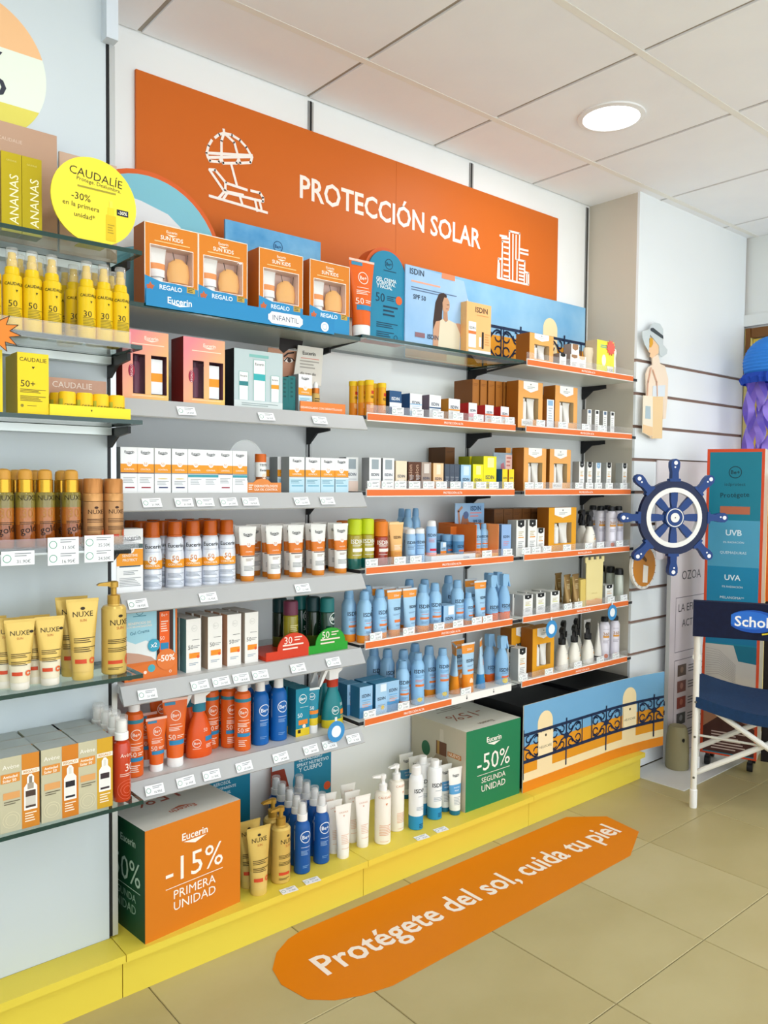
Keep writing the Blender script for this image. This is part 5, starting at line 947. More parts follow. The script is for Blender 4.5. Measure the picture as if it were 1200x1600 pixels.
put(board(w, h, SKY, ops, .005, [(-w/2, 0), (w/2, 0), (w/2, h*.5), (w*.36, h*.96), (-w/2, h*1.0)]), 'display_card', 'sky-blue card of a woman in a cream top spraying herself', 'card', (x0+x1)/2, 2.05, ZC[0])
x0, x1 = ax(729, 515, 2.02), ax(767, 515, 2.02); w = x1-x0; h = at(729, 470, 2.02)[1]-ZC[0]
put(board(w, h, M('f0b878', .45), [('b', 'ISDIN', .1, .87, .5, '5a4030'), ('L', -.1, .76, .4, 1, .04, 'd99a5a'), ('r', -.42, .12, -.12, .62, 'eef0f0'), ('b', 'ISDIN', -.27, .5, .24, '3a3f48'), ('r', -.42, .38, -.12, .44, 'e3793a'), ('r', -.0, .15, .1, .34, 'f2f2ee'), ('r', .12, .12, .2, .45, '2a2018'), ('r', -.42, .0, .5, .08, 'dfe3e6'), ('L', .25, .4, .45, 5, .05, 'd99a5a')], .03), 'display_card', 'small peach display box with printed lip balm and carton', 'card', (x0+x1)/2, 2.02, ZC[0])
def balcony_ops(L, curls, z_sand, z_rail0, z_rail1, arches, posts, ground=.3, txt=True):
    NV = '14284a'; o = [('r', -.5, ground, .5, z_sand, 'de951f'), ('r', -.5, .0, .5, ground, 'f0dcae'), ('r', -.5, 0, .5, ground*.55, 'e0861c')]
    for u, wd_, top in arches:
        hw = wd_/2; n = 12; o.append(('p', [(u-hw, ground*.55), (u+hw, ground*.55), (u+hw, top)] + [(u+hw*math.cos(math.pi*i/n), top+hw*L*math.sin(math.pi*i/n)) for i in range(1, n)] + [(u-hw, top)], 'f0dcae'))
    th = .011
    o += [('r', -.5, z_rail1-.018, .5, z_rail1+.018, NV), ('r', -.5, z_rail0-.02, .5, z_rail0+.02, NV)]
    zm = (z_rail0+z_rail1)/2
    for u in curls:
        o += [('r', u-.0045, z_rail0-.2, u+.0045, z_rail1+.06, NV), ('d', u, zm, .018, NV, .8)]
        for sx in (-1, 1):
            for sz in (-1, 1):
                pts = [(u, zm)] + [(u+sx*(.025+.075*t_), zm+sz*(z_rail1-zm)*.82*math.sin(t_*2.2)) for t_ in [i/8 for i in range(1, 9)]]
                o.append(('s', pts, .007, NV))
                e = pts[-1]; o.append(('s', [(u+sx*.083+sx*.018*math.cos(a), zm+sz*(z_rail1-zm)*.42+(z_rail1-zm)*.28*math.sin(a)*sz) for a in [math.pi*.8-i*.55 for i in range(11)]], .006, NV)); o.append(('s', [(u+sx*.03+sx*.014*math.cos(a), zm+sz*(z_rail1-zm)*.62+(z_rail1-zm)*.24*math.sin(a)*sz) for a in [-i*.55 for i in range(10)]], .006, NV))
        for sx in (-1, 1): o.append(('r', u+sx*.112-.003, z_rail0, u+sx*.112+.003, z_rail1, NV))
    for u, wd_, top in arches:
        hw = wd_/2
        if txt: o += [('r', u-hw*.98, z_rail0+.02, u+hw*.98, z_rail1-.02, 'f3e2ba'), ('t', 'HELIOCARE', u, zm-.04, wd_*.8, '4a3f2c'), ('d', u, zm+.09, .006, '4a3f2c')]
    cl = lambda q: min(max(q, -.5), .5); out_ = []
    for q in o:
        if q[0] == 'r':
            if cl(q[1]) < cl(q[3]): out_.append(('r', cl(q[1]), max(q[2], 0), cl(q[3]), q[4], q[5]))
        elif q[0] == 's':
            pts = [p for p in q[1] if abs(p[0]) <= .5]
            if len(pts) > 1: out_.append(('s', pts, q[2], q[3]))
        elif q[0] == 'd':
            if abs(q[1]) < .48: out_.append(q)
        else: out_.append(q)
    return out_
x0, x1 = ax(722, 500, 2.2), ax(915, 500, 2.13); w = 1.13; h = .35
put(board(w, h, surf('balcony_sky', '6aa8d6', '9cc8e4', 3., .4), balcony_ops(w/h, [-.12, .09, .36], .42, .12, .52, [(-.26, .09, .62), (.27, .09, .62)], [], .02, False), .006), 'balcony_board', 'long blue seaside balcony board leaning on the wall above the end bay', 'board', 2.58, 2.262, ZC[0], -.0)
# second: effervescent tubes and small cartons
for i, (px, Y) in enumerate(((552, 2.09), (566, 2.06), (577, 2.03), (586.5, 2.09), (596.5, 2.06))): put(P_yeltube, 'tablet_tube', '%s yellow tablet tube from left on the second middle-bay shelf' % ORD[i], 'tube', ax(px, 620, Y), Y, ZC[1], 0, 'yellow tablet tubes')
for i, (k, px) in enumerate((('navy', 618), ('blue', 650), ('photo', 680), ('amber', 710), ('pink', 739), ('coral', 765), ('coral', 789))):
    lab = ('dark navy small carton', 'white small carton with a dark blue side', 'white small carton with picture squares on its side', 'white and amber small carton', 'red-sided small carton with a pink band', 'red-sided carton with an orange band, next to the pink-banded one', 'red-sided carton with an orange band, last on the shelf')[i]
    put(P_ib[k], 'carton', lab + (' on the second middle-bay shelf' if i < 5 else ''), 'carton', ax(px, 625, 2.04), 2.04, ZC[1], 0, 'small face cartons')
put(P_ib['amber'], 'carton', 'amber-sided carton right behind the white and amber one', 'carton', ax(708, 625, 2.04)-.012, 2.092, ZC[1], 0, 'small face cartons')
for i in range(5): put(P_brown, 'carton', '%s upright brown carton from left behind the red-sided cartons' % ORD[i], 'carton', 2.272+.038*i, 2.135-.006*i, ZC[1], 0, 'upright brown cartons')
# third
seq = [('silver', 562, 'grey-sided carton at the start'), ('silver', 586, 'white silver-printed carton'), ('silver', 607, 'second white silver-printed carton'), ('cream', 627, 'cream coloured carton'), ('brown', 643, 'dark brown carton'), ('brown', 653, 'second dark brown carton'), ('mocha', 666, 'mocha brown carton'), ('peach', 685, 'peach coloured carton'), ('slate', 699, 'slate grey carton'), ('slate', 706.5, 'second slate grey carton'), ('slate', 714, 'third slate grey carton'), ('sky', 728, 'sky-blue carton'), ('lemon', 747, 'small lemon yellow carton')]
for k, px, lab in seq: put(P_ib[k], 'carton', lab + ' in the third middle-bay row', 'carton', ax(px, 742, 2.035), 2.035 + (.04 if lab.startswith('grey-sided') else 0), ZC[2], 0, 'third shelf face cartons')
put(P_ib['lemontall'], 'carton', 'tall lemon yellow carton in front on the third middle-bay shelf', 'carton', ax(765.5, 735, 2.04), 2.04, ZC[2], 0, 'lemon yellow cartons')
for i, px in enumerate((744, 760, 776)): put(P_ib['lemontall'], 'carton', '%s lemon carton of the rear row on the third middle-bay shelf' % ORD[i], 'carton', ax(px, 735, 2.11), 2.11, ZC[2]+.0, 0, 'lemon yellow cartons')
x0, x1 = ax(780, 720, 2.06), ax(809, 720, 2.06); w = x1-x0
t = put(board(w, .15, surf('street_print', '8a9cae', '9fb0c0', 20., .5), [('p', [(-.12, .2), (.1, .15), (.15, .5), (.05, .75), (-.1, .7)], 'b06a78'), ('r', -.5, 0, .2, .16, '24508c'), ('r', .15, .55, .5, .95, 'efc9c0'), ('L', .2, .85, .45, 3, .1, 'd08078')], .004), 'picture_card', 'grey picture card with a pink corner behind the yellow-red cartons', 'card', (x0+x1)/2, 2.09, ZC[2])
for i, px in enumerate((789, 799)): put(ibox(.03, .085, .03, 'f0d422', '2a5f94' if i == 0 else 'b83418', [('o', 0, .25, .2, .05, 'e8622a')], v=.6), 'carton', ('small yellow carton with a blue side below the picture card', 'small yellow carton with a red side below the picture card')[i], 'carton', ax(px, 745, 2.04), 2.04+.0*i, ZC[2], .0, 'small yellow cartons')
for i in range(1): put(P_brownl, 'carton', 'dark brown upright carton behind the sky-blue carton', 'carton', 2.19, 2.19, ZC[2], 0, 'upright brown cartons', .93)
# fourth: oils, sprays, display stand
row(P_lime, 'oil_bottle', 'lime-capped two-phase oil bottle', 'bottle', C4, [554, 573], 846, 2.035, ZC[3], .0245, group='two-phase oil bottles')
put(P_oroil, 'oil_bottle', 'dark orange oil bottle with an orange cap in front', 'bottle', ax(595, 846, 2.06), 2.06, ZC[3], 0, 'orange oil bottles')
for i, px in enumerate((536, 555, 574, 593)): put(P_oroil, 'oil_bottle', '%s orange-capped oil bottle of the rear row, fourth middle-bay shelf' % ORD[i], 'bottle', ax(px, 846, 2.15), 2.15, ZC[3], 0, 'orange oil bottles')
put(P_itan, 'tube', 'tan gold tube on the fourth middle-bay shelf', 'tube', ax(619, 842, 2.055), 2.055, ZC[3], -.1, 'tan tubes'); put(P_itan, 'tube', 'tan gold tube right behind the front tan tube', 'tube', ax(612, 842, 2.10), 2.10, ZC[3], -.1, 'tan tubes')
row(P_ispw, 'spray_can', 'short pale-blue can with a white cap', 'can', C4, [641, 655.5], 845, 2.035, ZC[3], .02, rz=-.3, group='short pale-blue cans')
put(P_ispw, 'spray_can', 'short pale-blue can half hidden beside the tan tube', 'can', ax(634, 845, 2.11), 2.11, ZC[3], 0, 'short pale-blue cans')
for i, (px, Y) in enumerate(((627, 2.21), (637, 2.17), (649, 2.21))): put(P_ispn, 'spray_can', '%s tall blue can of the rear row, fourth middle-bay shelf' % ORD[i], 'can', ax(px, 830, Y), Y, ZC[3], -.3, 'tall blue spray cans')
xa, xb = ax(674, 870, 2.02), ax(779, 860, 2.02); w = xb-xa
t = thing('display_stand', 'white and orange stepped display stand holding small blue products', 'stand', ((xa+xb)/2, 2.02, ZC[3]))
YO, OR2 = M('efa22c', .45), M('d9722c', .45)
b = MB(); b.box(-w/2, w*.14, 0, .13, 0, .026, M('e9ecee', .4), top=YO); c = b.build('step', t); printed([('t', 'ISDIN', 0, .5, .08, '5a6a80')], w, .026).build('lettering', c, smooth=0)
b = MB(); u0, u1 = w*.145, w/2; b.box(u0, u1, 0, .2, 0, .02, YO); b.prism([(u0, .02), (u0+.003, .02), (u0+.003, .13), (u0, .13)], .0, .2, OR2); b.prism([(u1-.003, .02), (u1, .02), (u1, .13), (u1-.003, .13)], .0, .2, M('ef9a5a', .45)); b.box(u0+.003, u1-.003, .195, .2, .02, .13, OR2); b.build('orange_bin', t)
b = MB(); b.box(w*.05, w*.14, .1, .128, .0265, .12, OR2); b.build('riser', t)
xh0, xh1 = ax(707, 805, 2.2), ax(752, 805, 2.2)
b = MB(); hw = (xh1-xh0); hx = (xh0+xh1)/2-(xa+xb)/2; b.box(hx-hw/2, hx+hw/2, .165, .168, .1, .205, SKY); c = b.build('header_card', t); pr = printed([('b', 'ISDIN', .2, .8, .36, '27527f'), ('L', .0, .6, .4, 2, .12, 'e79a9a'), ('b', 'SPF 50', .25, .3, .3, '27527f'), ('p', [(-.35, 0), (.0, 0), (-.05, .35), (-.12, .6), (-.25, .55), (-.3, .3)], 'a9745c'), ('d', -.14, .55, .09, '5a6f9c'), ('s', [(-.36, .25), (-.4, .7), (-.28, .85)], .06, 'c08a6e')], hw, .105, z0=.1); pr.v = [(x+hx, y+.1645, z_) for x, y, z_ in pr.v]; pr.build('printed_front', c, smooth=0)
zs_ = ZC[3]+.0262
put(P_ispred, 'spray_can', 'pale-blue can with a white cap and red badge on the stand', 'can', ax(674, 830, 2.05), 2.05, zs_, -.5)
put(P_ib['smallbox'], 'carton', 'tiny pale carton lying on the display step', 'carton', ax(693, 852, 2.06), 2.06, zs_, 0, None, .5)
for i, (px, Y) in enumerate(((685, 2.128), (699, 2.082), (716, 2.042))): put(P_ijar, 'jar', ('small blue jar deepest on the display step', 'small blue jar in the middle of the display step', 'small blue jar in front of the orange riser')[i], 'jar', ax(px, 845, Y), Y, zs_, 0, 'small blue jars', 1.15)
for i, px in enumerate((745, 755.5)): put(P_isps, 'spray_can', 'small blue spray %s in the orange bin' % ('on the near side' if i == 0 else 'on the far side'), 'can', ax(px, 840, 2.08), 2.08, ZC[3]+.0205, -.4, 'small blue sprays', .95)
put(P_ib['skyOr'], 'carton', 'periwinkle carton at the end of the fourth middle-bay shelf', 'carton', ax(791, 838, 2.045), 2.045, ZC[3])
# fifth: blue sprays
for i, (px, Y) in enumerate(((545, 2.085), (569, 2.037), (593, 2.045), (660, 2.05), (679, 2.05), (714, 2.06))): put(P_isp, 'spray_can', '%s blue and orange spray can from left on the fifth middle-bay shelf' % ORD[i], 'can', ax(px, 960, Y), Y, ZC[4], (0, .05, 0, -.4, -.4, -.25)[i], 'blue and orange spray cans', .97)
for i, (px, Y) in enumerate(((573, 2.11), (639, 2.15), (663, 2.12), (700, 2.15))): put(P_isp, 'spray_can', '%s blue spray can of the rear row, fifth middle-bay shelf' % ORD[i], 'can', ax(px, 960, Y), Y, ZC[4], 0, 'blue and orange spray cans')
for i, (px, Y) in enumerate(((616, 2.05), (640, 2.05), (750, 2.05))): put(P_ituber, 'tube', '%s blue 250ml tube from left on the fifth middle-bay shelf' % ORD[i], 'tube', ax(px, 950, Y), Y, ZC[4], -.02, 'blue 250ml tubes')
for i, (px, Y) in enumerate(((592, 2.15), (608, 2.11), (632, 2.1), (735, 2.11))): put(P_ituber, 'tube', '%s blue tube of the rear row, fifth middle-bay shelf' % ORD[i], 'tube', ax(px, 950, Y), Y, ZC[4], 0, 'blue 250ml tubes')
put(P_ib['smallbox'], 'carton', 'small blue carton with an orange foot between the blue cans', 'carton', ax(702, 960, 2.03), 2.03, ZC[4])
put(P_isps, 'spray_can', 'small blue and orange spray beside the 250ml tube', 'can', ax(731.5, 955, 2.05), 2.05, ZC[4], 0, 'small blue sprays', 1.05)
for i, (px, Y) in enumerate(((768.5, 2.05), (787, 2.05))): put(P_itrig, 'trigger_bottle', '%s blue trigger spray with an orange foot, fifth middle-bay shelf' % ORD[i], 'bottle', ax(px, 935, Y), Y, ZC[4], -.1, 'blue trigger sprays')
for i, px in enumerate((767, 781)): put(P_itrig, 'trigger_bottle', 'blue trigger spray right behind the %s one, fifth middle-bay shelf' % ORD[i], 'bottle', ax(px-4, 930, 2.11), 2.11, ZC[4], 0, 'blue trigger sprays')
# sixth
for i, (k, px) in enumerate((('bluebox', 572), ('bluebox2', 596), ('bluebox', 614))):
    x = ax(px, 1100, 2.035)
    for q in range(2 if i else 3): put(P_ib[k], 'carton', ('%s blue carton from left on the lowest middle-bay shelf' % ORD[i]) if q == 0 else 'blue carton %s the %s front carton, lowest middle-bay shelf' % (('right behind', 'two places behind')[q-1], ORD[i]), 'carton', x-.012*q, 2.035+.052*q, ZC[5], 0, 'blue cartons')
for i, (px, Y, p_) in enumerate(((629, 2.055, P_isp), (652.5, 2.05, P_ispk), (691, 2.05, P_ispk))): put(p_, 'spray_can', '%s blue spray can from left on the lowest middle-bay shelf' % ORD[i], 'can', ax(px, 1065, Y), Y, ZC[5], -.4, 'lowest shelf blue cans', .93)
for i, (px, Y) in enumerate(((584, 2.215), (605, 2.16), (630, 2.115), (648, 2.17), (670, 2.105))): put(P_isp, 'spray_can', '%s blue spray can of the rear row, lowest middle-bay shelf' % ORD[i], 'can', ax(px, 1060, Y), Y, ZC[5], 0, 'lowest shelf blue cans', 1.05)
put(P_ituber2, 'tube', 'large orange-footed 250ml tube on the lowest middle-bay shelf', 'tube', ax(731, 1045, 2.055), 2.055, ZC[5], 0, 'large 250ml tubes'); put(P_ituber2, 'tube', 'orange-footed 250ml tube turned sideways left of the large one', 'tube', ax(711, 1048, 2.065), 2.07, ZC[5], 1.0, 'large 250ml tubes')
put(P_ituber2, 'tube', 'orange-footed 250ml tube right behind the large front tube', 'tube', ax(715, 1040, 2.13), 2.13, ZC[5], 0, 'large 250ml tubes')
put(P_itubek, 'tube', 'narrow blue-footed kids tube turned beside the large tube', 'tube', ax(751, 1040, 2.06), 2.06, ZC[5], .6)
for i, (px, Y) in enumerate(((784, 2.055),)): put(P_itrigk, 'trigger_bottle', 'blue kids trigger spray with a yellow fish on the lowest shelf', 'bottle', ax(px, 1030, Y), Y, ZC[5], -.15, 'blue trigger sprays', 1.06)
put(P_itrig, 'trigger_bottle', 'blue orange-footed trigger spray left of the fish one', 'bottle', ax(764, 1035, 2.112), 2.112, ZC[5], 0, 'blue trigger sprays', 1.06)

# ================================================================== end bay
D1, D2, D3, D4, D5, D6 = ['%s end-bay shelf' % n for n in NAMEA]
put(heli(.15, .125, 'e8a65a', d=.07), 'gift_box', 'small orange window gift box on the top end-bay shelf', 'box', ax(848, 535, 2.04), 2.045, ZC[0], 0, 'window gift boxes')
for i, (px, Y, hh, q) in enumerate(((880, 2.05, .066, 'k'), (898, 2.045, .068, 'b'), (910, 2.05, .068, 'p'), (899, 2.09, .125, 'b'))):
    put(carton(.055 if q != 'k' else .045, hh, .04, [(0, 1, 'eeece8')], [('p', [(-.36, 1), (.36, 1), (.36, .84), (0, .78), (-.36, .84)], {'k': '1c1e22', 'b': '9c7656', 'p': 'ecc8a8'}[q]), ('L', -.3, .5, .3, 3, .08, 'b4b4b0')], side='8d8078'), 'carton', ('tiny white carton with a black top', 'tiny white carton with a brown top', 'tiny white carton with a peach top', 'taller white carton with a brown top behind the tiny ones')[i] + ' on the top end-bay shelf', 'carton', ax(px, 540, Y), Y, ZC[0], 0, 'tiny white cartons')
t = put(carton(.13, .155, .06, [(0, 1, 'e2e04a')], [('L', -.3, .85, .2, 2, .05, '3aa0b8'), ('d', -.1, .45, .12, 'eeeedc', 1.6), ('r', .1, .12, .45, .3, 'eceae0'), ('t', '5.12€', .27, .2, .3, '3a3a3a')], side='b9a98c'), 'gift_box', 'lime yellow box with a coral star at the end of the top shelf', 'box', ax(948, 545, 2.05), 2.055, ZC[0])
b = MB(); P_ = [((.034 if i % 2 else .024)*math.cos(math.pi*i/12)+.035, .128+(.034 if i % 2 else .024)*math.sin(math.pi*i/12)) for i in range(24)]; b.prism(P_, -.004, -.001, M('e8675a', .5)); b.build('star_badge', t)
b = MB(); b.lathe([(.02, 0), (.026, .03), (.024, .07), (.03, .1), (.026, .118), (0, .122)], M('d9cbb0', .5), 14, (-.085, .03, 0), sy=.6); b.build('bone_shape', t); b = MB(); b.lathe([(.016, 0), (.02, .05), (.017, .09), (.022, .115), (.018, .13), (0, .134)], M('e9e6e0', .5), 14, (.085, .02, 0), sy=.6); b.build('bone_shape', t)
# second
for i, px in enumerate((829, 885)): put(P_h1, 'gift_box', '%s orange window gift box on the second end-bay shelf' % ('first' if i == 0 else 'second'), 'box', ax(px, 628, 2.04), 2.04, ZC[1], 0, 'window gift boxes')
put(P_h1, 'gift_box', 'orange gift box right behind the second one, second end-bay shelf', 'box', ax(880, 628, 2.04)-.02, 2.106, ZC[1], 0, 'window gift boxes')
put(carton(.045, .125, .035, [(0, 1, 'e4e9ee')], [('r', -.35, .8, .35, .97, '8db3d6'), ('L', -.3, .7, .3, 6, .08, 'b4bcc4')], side='a8662a'), 'carton', 'narrow pale carton with a blue top between the window boxes', 'carton', ax(860, 640, 2.035), 2.035, ZC[1])
put(carton(.1, .125, .06, [(0, 1, 'cf9a3a')], [('L', -.4, .9, .3, 2, .06, 'a87420')], side='a88a58'), 'carton', 'ochre carton behind the slim white cartons', 'carton', 2.86, 2.13, ZC[1])
for i, px in enumerate((921, 933, 945.5, 957)): put(P_hxs if i % 2 == 0 else P_hxsk, 'carton', '%s slim white carton from left on the second end-bay shelf' % ORD[i], 'carton', ax(px, 650, 2.035), 2.035, ZC[1], .0, 'slim white cartons')
# third
for i, px in enumerate((836, 875.5)): put(P_h2, 'gift_box', '%s orange window gift box on the third end-bay shelf' % ('first' if i == 0 else 'second'), 'box', ax(px, 728, 2.04), 2.04, ZC[2], 0, 'window gift boxes')
put(P_h2, 'gift_box', 'orange gift box right behind the first one, third end-bay shelf', 'box', ax(832, 728, 2.04)-.015, 2.106, ZC[2], 0, 'window gift boxes')
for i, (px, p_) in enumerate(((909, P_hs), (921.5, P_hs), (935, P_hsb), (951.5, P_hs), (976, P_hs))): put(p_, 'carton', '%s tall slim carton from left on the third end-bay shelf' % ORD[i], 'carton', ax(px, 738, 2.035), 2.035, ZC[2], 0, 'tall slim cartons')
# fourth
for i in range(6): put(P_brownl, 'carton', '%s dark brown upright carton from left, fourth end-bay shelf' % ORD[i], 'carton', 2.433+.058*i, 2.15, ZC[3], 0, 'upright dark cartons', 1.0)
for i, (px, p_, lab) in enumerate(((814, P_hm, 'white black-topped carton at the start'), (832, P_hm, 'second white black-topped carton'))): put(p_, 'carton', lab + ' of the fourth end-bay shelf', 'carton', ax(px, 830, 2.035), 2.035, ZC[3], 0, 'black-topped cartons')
put(hcart(.045, .105, .04), 'carton', 'shorter white black-topped carton beside the yellow window box', 'carton', ax(845, 835, 2.035), 2.035, ZC[3], 0, 'black-topped cartons')
put(P_h4, 'gift_box', 'wide yellow window gift box on the fourth end-bay shelf', 'box', ax(879, 828, 2.04), 2.04, ZC[3])
for i, (px, Y) in enumerate(((921, 2.055), (909, 2.12))): put(P_htrig, 'trigger_bottle', ('cream trigger spray with a black head in front', 'cream trigger spray right behind the front one')[i] + ', fourth end-bay shelf', 'bottle', ax(px, 835, Y), Y, ZC[3], .3, 'cream trigger sprays')
for i, (px, Y) in enumerate(((954.5, 2.045), (966, 2.06), (938, 2.1), (926, 2.17), (949, 2.15))): put(P_haer, 'spray_can', ('lilac-white black-capped can in front', 'lilac-white can at the end', 'lilac-white can behind the trigger spray', 'lilac-white can rearmost', 'lilac-white can between rear cans')[i] + ' on the fourth end-bay shelf', 'can', ax(px, 820, Y), Y, ZC[3], -.5, 'lilac-white cans')
# fifth
for i, px in enumerate((825, 845, 867)):
    x = ax(px, 950, 2.03)
    for q in range(2 if i else 3): put(P_hl, 'carton', ('%s low white carton from left on the fifth end-bay shelf' % ORD[i]) if q == 0 else 'low white carton %s the %s front one, fifth end-bay shelf' % (('right behind', 'two places behind')[q-1], ORD[i]), 'carton', x-.01*q, 2.03+.047*q, ZC[4], 0, 'low white cartons')
for i, (px, Y) in enumerate(((886, 2.05), (899, 2.04), (872, 2.11))): put(P_gold, 'tube', ('bronze tube in front', 'bronze tube beside the sandcastle card', 'bronze tube set back')[i] + ' on the fifth end-bay shelf', 'tube', ax(px, 920, Y), Y, ZC[4], .1, 'bronze tubes', 1.12)
t = thing('castle_display', 'cream sandcastle tower display with battlements on the fifth end-bay shelf', 'display', (ax(929, 915, 2.03), 2.03, ZC[4])); w = .13; h = .2; CRM = M('e6d79a', .5)
q = [(-w/2+.006, 0), (w/2-.006, 0), (w/2-.004, h-.012), (w/2+.004, h-.008), (w/2+.004, h+.014)]
for i in range(3): u = w/2+.004-(w+.008)*(i*2+1)/7; v = u-(w+.008)/7; q += [(u, h+.014), (u, h+.002), (v, h+.002), (v, h+.014)]
q += [(-w/2-.004, h+.014), (-w/2-.004, h-.008), (-w/2+.004, h-.012)]
b = MB(); b.prism(q, 0, .004, CRM); c = b.build('tower_card', t); printed([('p', [(-.45, 0), (.45, 0), (.45, .12), (.1, .16), (-.2, .13), (-.45, .15)], 'dfa05a'), ('t', 'Heliocare', 0, .28, .3, 'c9b878')], w, h).build('printed_front', c, smooth=0)
b = MB(); b.box(-w/2-.03, -w/2+.03, .0045, .09, 0, .12, M('d9c06a', .5)); b.build('box', t)
put(hcart(.06, .08, .05), 'carton', 'low white black-topped carton right of the sandcastle tower', 'carton', ax(952, 920, 2.04), 2.04, ZC[4])
for i, (px, Y) in enumerate(((967, 2.05), (954, 2.12), (938, 2.18))): put(P_hgreen, 'spray_can', ('grey-green black-capped can at the end', 'grey-green can behind the low carton', 'grey-green can behind the tower')[i] + ' of the fifth end-bay shelf', 'can', ax(px, 910, Y), Y, ZC[4], 0, 'grey-green cans', .95)
# sixth
x = ax(816, 1045, 2.035)
for q in range(2): put(P_hm, 'carton', ('white black-topped carton in front on the lowest end-bay shelf', 'white carton right behind the front one, lowest end-bay shelf')[q], 'carton', x-.008*q, 2.035+.05*q, ZC[5], 0, 'black-topped cartons', .92)
put(P_h6, 'gift_box', 'yellow window gift box in front on the lowest end-bay shelf', 'box', ax(849, 1022, 2.04), 2.04, ZC[5], 0, 'yellow window boxes'); put(P_h6, 'gift_box', 'yellow window gift box right behind the lowest front one', 'box', ax(841, 1022, 2.04)-.02, 2.106, ZC[5], 0, 'yellow window boxes')
for i, (px, Y) in enumerate(((878, 2.055), (897, 2.055), (918, 2.055))): put(P_htrig, 'trigger_bottle', '%s cream black-headed trigger spray from left on the lowest shelf' % ORD[i], 'bottle', ax(px, 1020, Y), Y, ZC[5], .5, 'cream trigger sprays', 1.05)
for i, (px, Y) in enumerate(((880, 2.15), (900, 2.15))): put(P_htrig, 'trigger_bottle', '%s cream trigger spray of the rear row on the lowest shelf' % ORD[i], 'bottle', ax(px, 1010, Y), Y, ZC[5], .5, 'cream trigger sprays', 1.05)
put(P_htube, 'tube', 'white tube standing on a black cap between sprays and cans', 'tube', ax(934, 1010, 2.06), 2.06, ZC[5], .6); put(P_htube, 'tube', 'white tube of the rear row behind the trigger sprays', 'tube', ax(917, 1000, 2.13), 2.13, ZC[5], 0)
for i, (px, Y) in enumerate(((944, 2.06), (959.5, 2.05))): put(P_haer, 'spray_can', '%s lilac-white can on the lowest end-bay shelf' % ('first' if i == 0 else 'second'), 'can', ax(px, 1005, Y), Y, ZC[5], -.5, 'lilac-white cans', 1.02)
dot_tag(862, 983, 1.993, 'blue round tag hanging above the lowest yellow gift box', .036); dot_tag(957, 957, 1.993, 'blue round tag hanging from the fifth end-bay strip', .034)

# ================================================================== goods on the yellow plinth
PZ = .125
def promo_cube(label, x, y, rz, front, side, top, big, l1, l2, sideops, topops):
    t = thing('promo_cube', label, 'box', (x, y, PZ), rz, 'promotional card cubes'); s = .3
    b = MB(); b.box(0, s, 0, s, 0, s, M(side, .5), front=M(front, .45), top=M(top, .5), bottom=M('8a8a80')); c = b.build('cube', t)
    W = 'f5efe6'
    pr = printed([('b', 'Eucerin', 0, .83, .27, W), ('p', [(-.12, .785), (.12, .785), (0, .745)], W), ('t', big, .0, .56, .6, W), ('r', -.3, .405, .3, .411, W), ('t', l1, 0, .335, .44, W), ('t', l2, 0, .23, .44, W)], s, s); pr.v = [(a+s/2, b_, z) for a, b_, z in pr.v]; pr.build('printed_front', c, smooth=0)
    pr = printed(sideops, s, s); pr.v = [(b_, s/2-a, z) for a, b_, z in pr.v]; pr.build('printed_side', c, smooth=0)
    pr = printed(topops, s, s); pr.v = [(s/2-a, s-z, s-b_) for a, b_, z in pr.v]; pr.build('printed_top', c, smooth=0)
promo_cube('orange and green promotional cube reading -15% PRIMERA UNIDAD', .844, 1.943, .097, 'd2781a', '0c4229', 'd2d2cc', '-15%', 'PRIMERA', 'UNIDAD',
           [('b', 'Eucerin', .2, .83, .27, 'a9c2b4'), ('t', '-50%', .12, .56, .6, 'a9c2b4'), ('r', -.2, .405, .42, .411, 'a9c2b4'), ('t', 'SEGUNDA', .12, .335, .44, '8aa898'), ('t', 'UNIDAD', .12, .23, .44, '8aa898')], [('t', '-15%', 0, .42, .6, 'a04428'), ('b', 'Eucerin', 0, .80, .27, 'b05a3c'), ('p', [(-.12, .76), (.12, .76), (0, .72)], 'b05a3c')])
promo_cube('green and beige promotional cube reading -50% SEGUNDA UNIDAD', 2.092, 1.989, -.012, '1d7a50', 'c3bda9', 'cfcfc6', '-50%', 'SEGUNDA', 'UNIDAD',
           [('p', [(-.1, .12), (.22, .12), (.22, .5), (.15, .6), (.15, .75), (-.02, .75), (-.02, .6), (-.1, .5)], 'a4957c'), ('r', -.03, .6, .16, .77, '6a4630'), ('r', -.01, .6, .03, .77, 'b08a4a'), ('p', [(.03, .77), (.11, .77), (.1, .93), (.04, .93)], 'd2cbbb'), ('b', 'Eucerin', .06, .45, .18, '4a3c2c'), ('r', .18, .62, .42, .68, 'c07a3a'), ('b', 'NUEVO', .3, .65, .2, 'f0e2cc'), ('d', -.22, .62, .08, '2f6a4a', 1.2), ('d', -.2, .3, .07, '5a4a3a'), ('d', .28, .3, .08, '6a5a4a')], [('t', '-15%', 0, .5, .6, 'a5624a'), ('b', 'Eucerin', 0, .86, .27, '7a6a58'), ('L', -.2, .2, .25, 3, .06, '9a9488')])
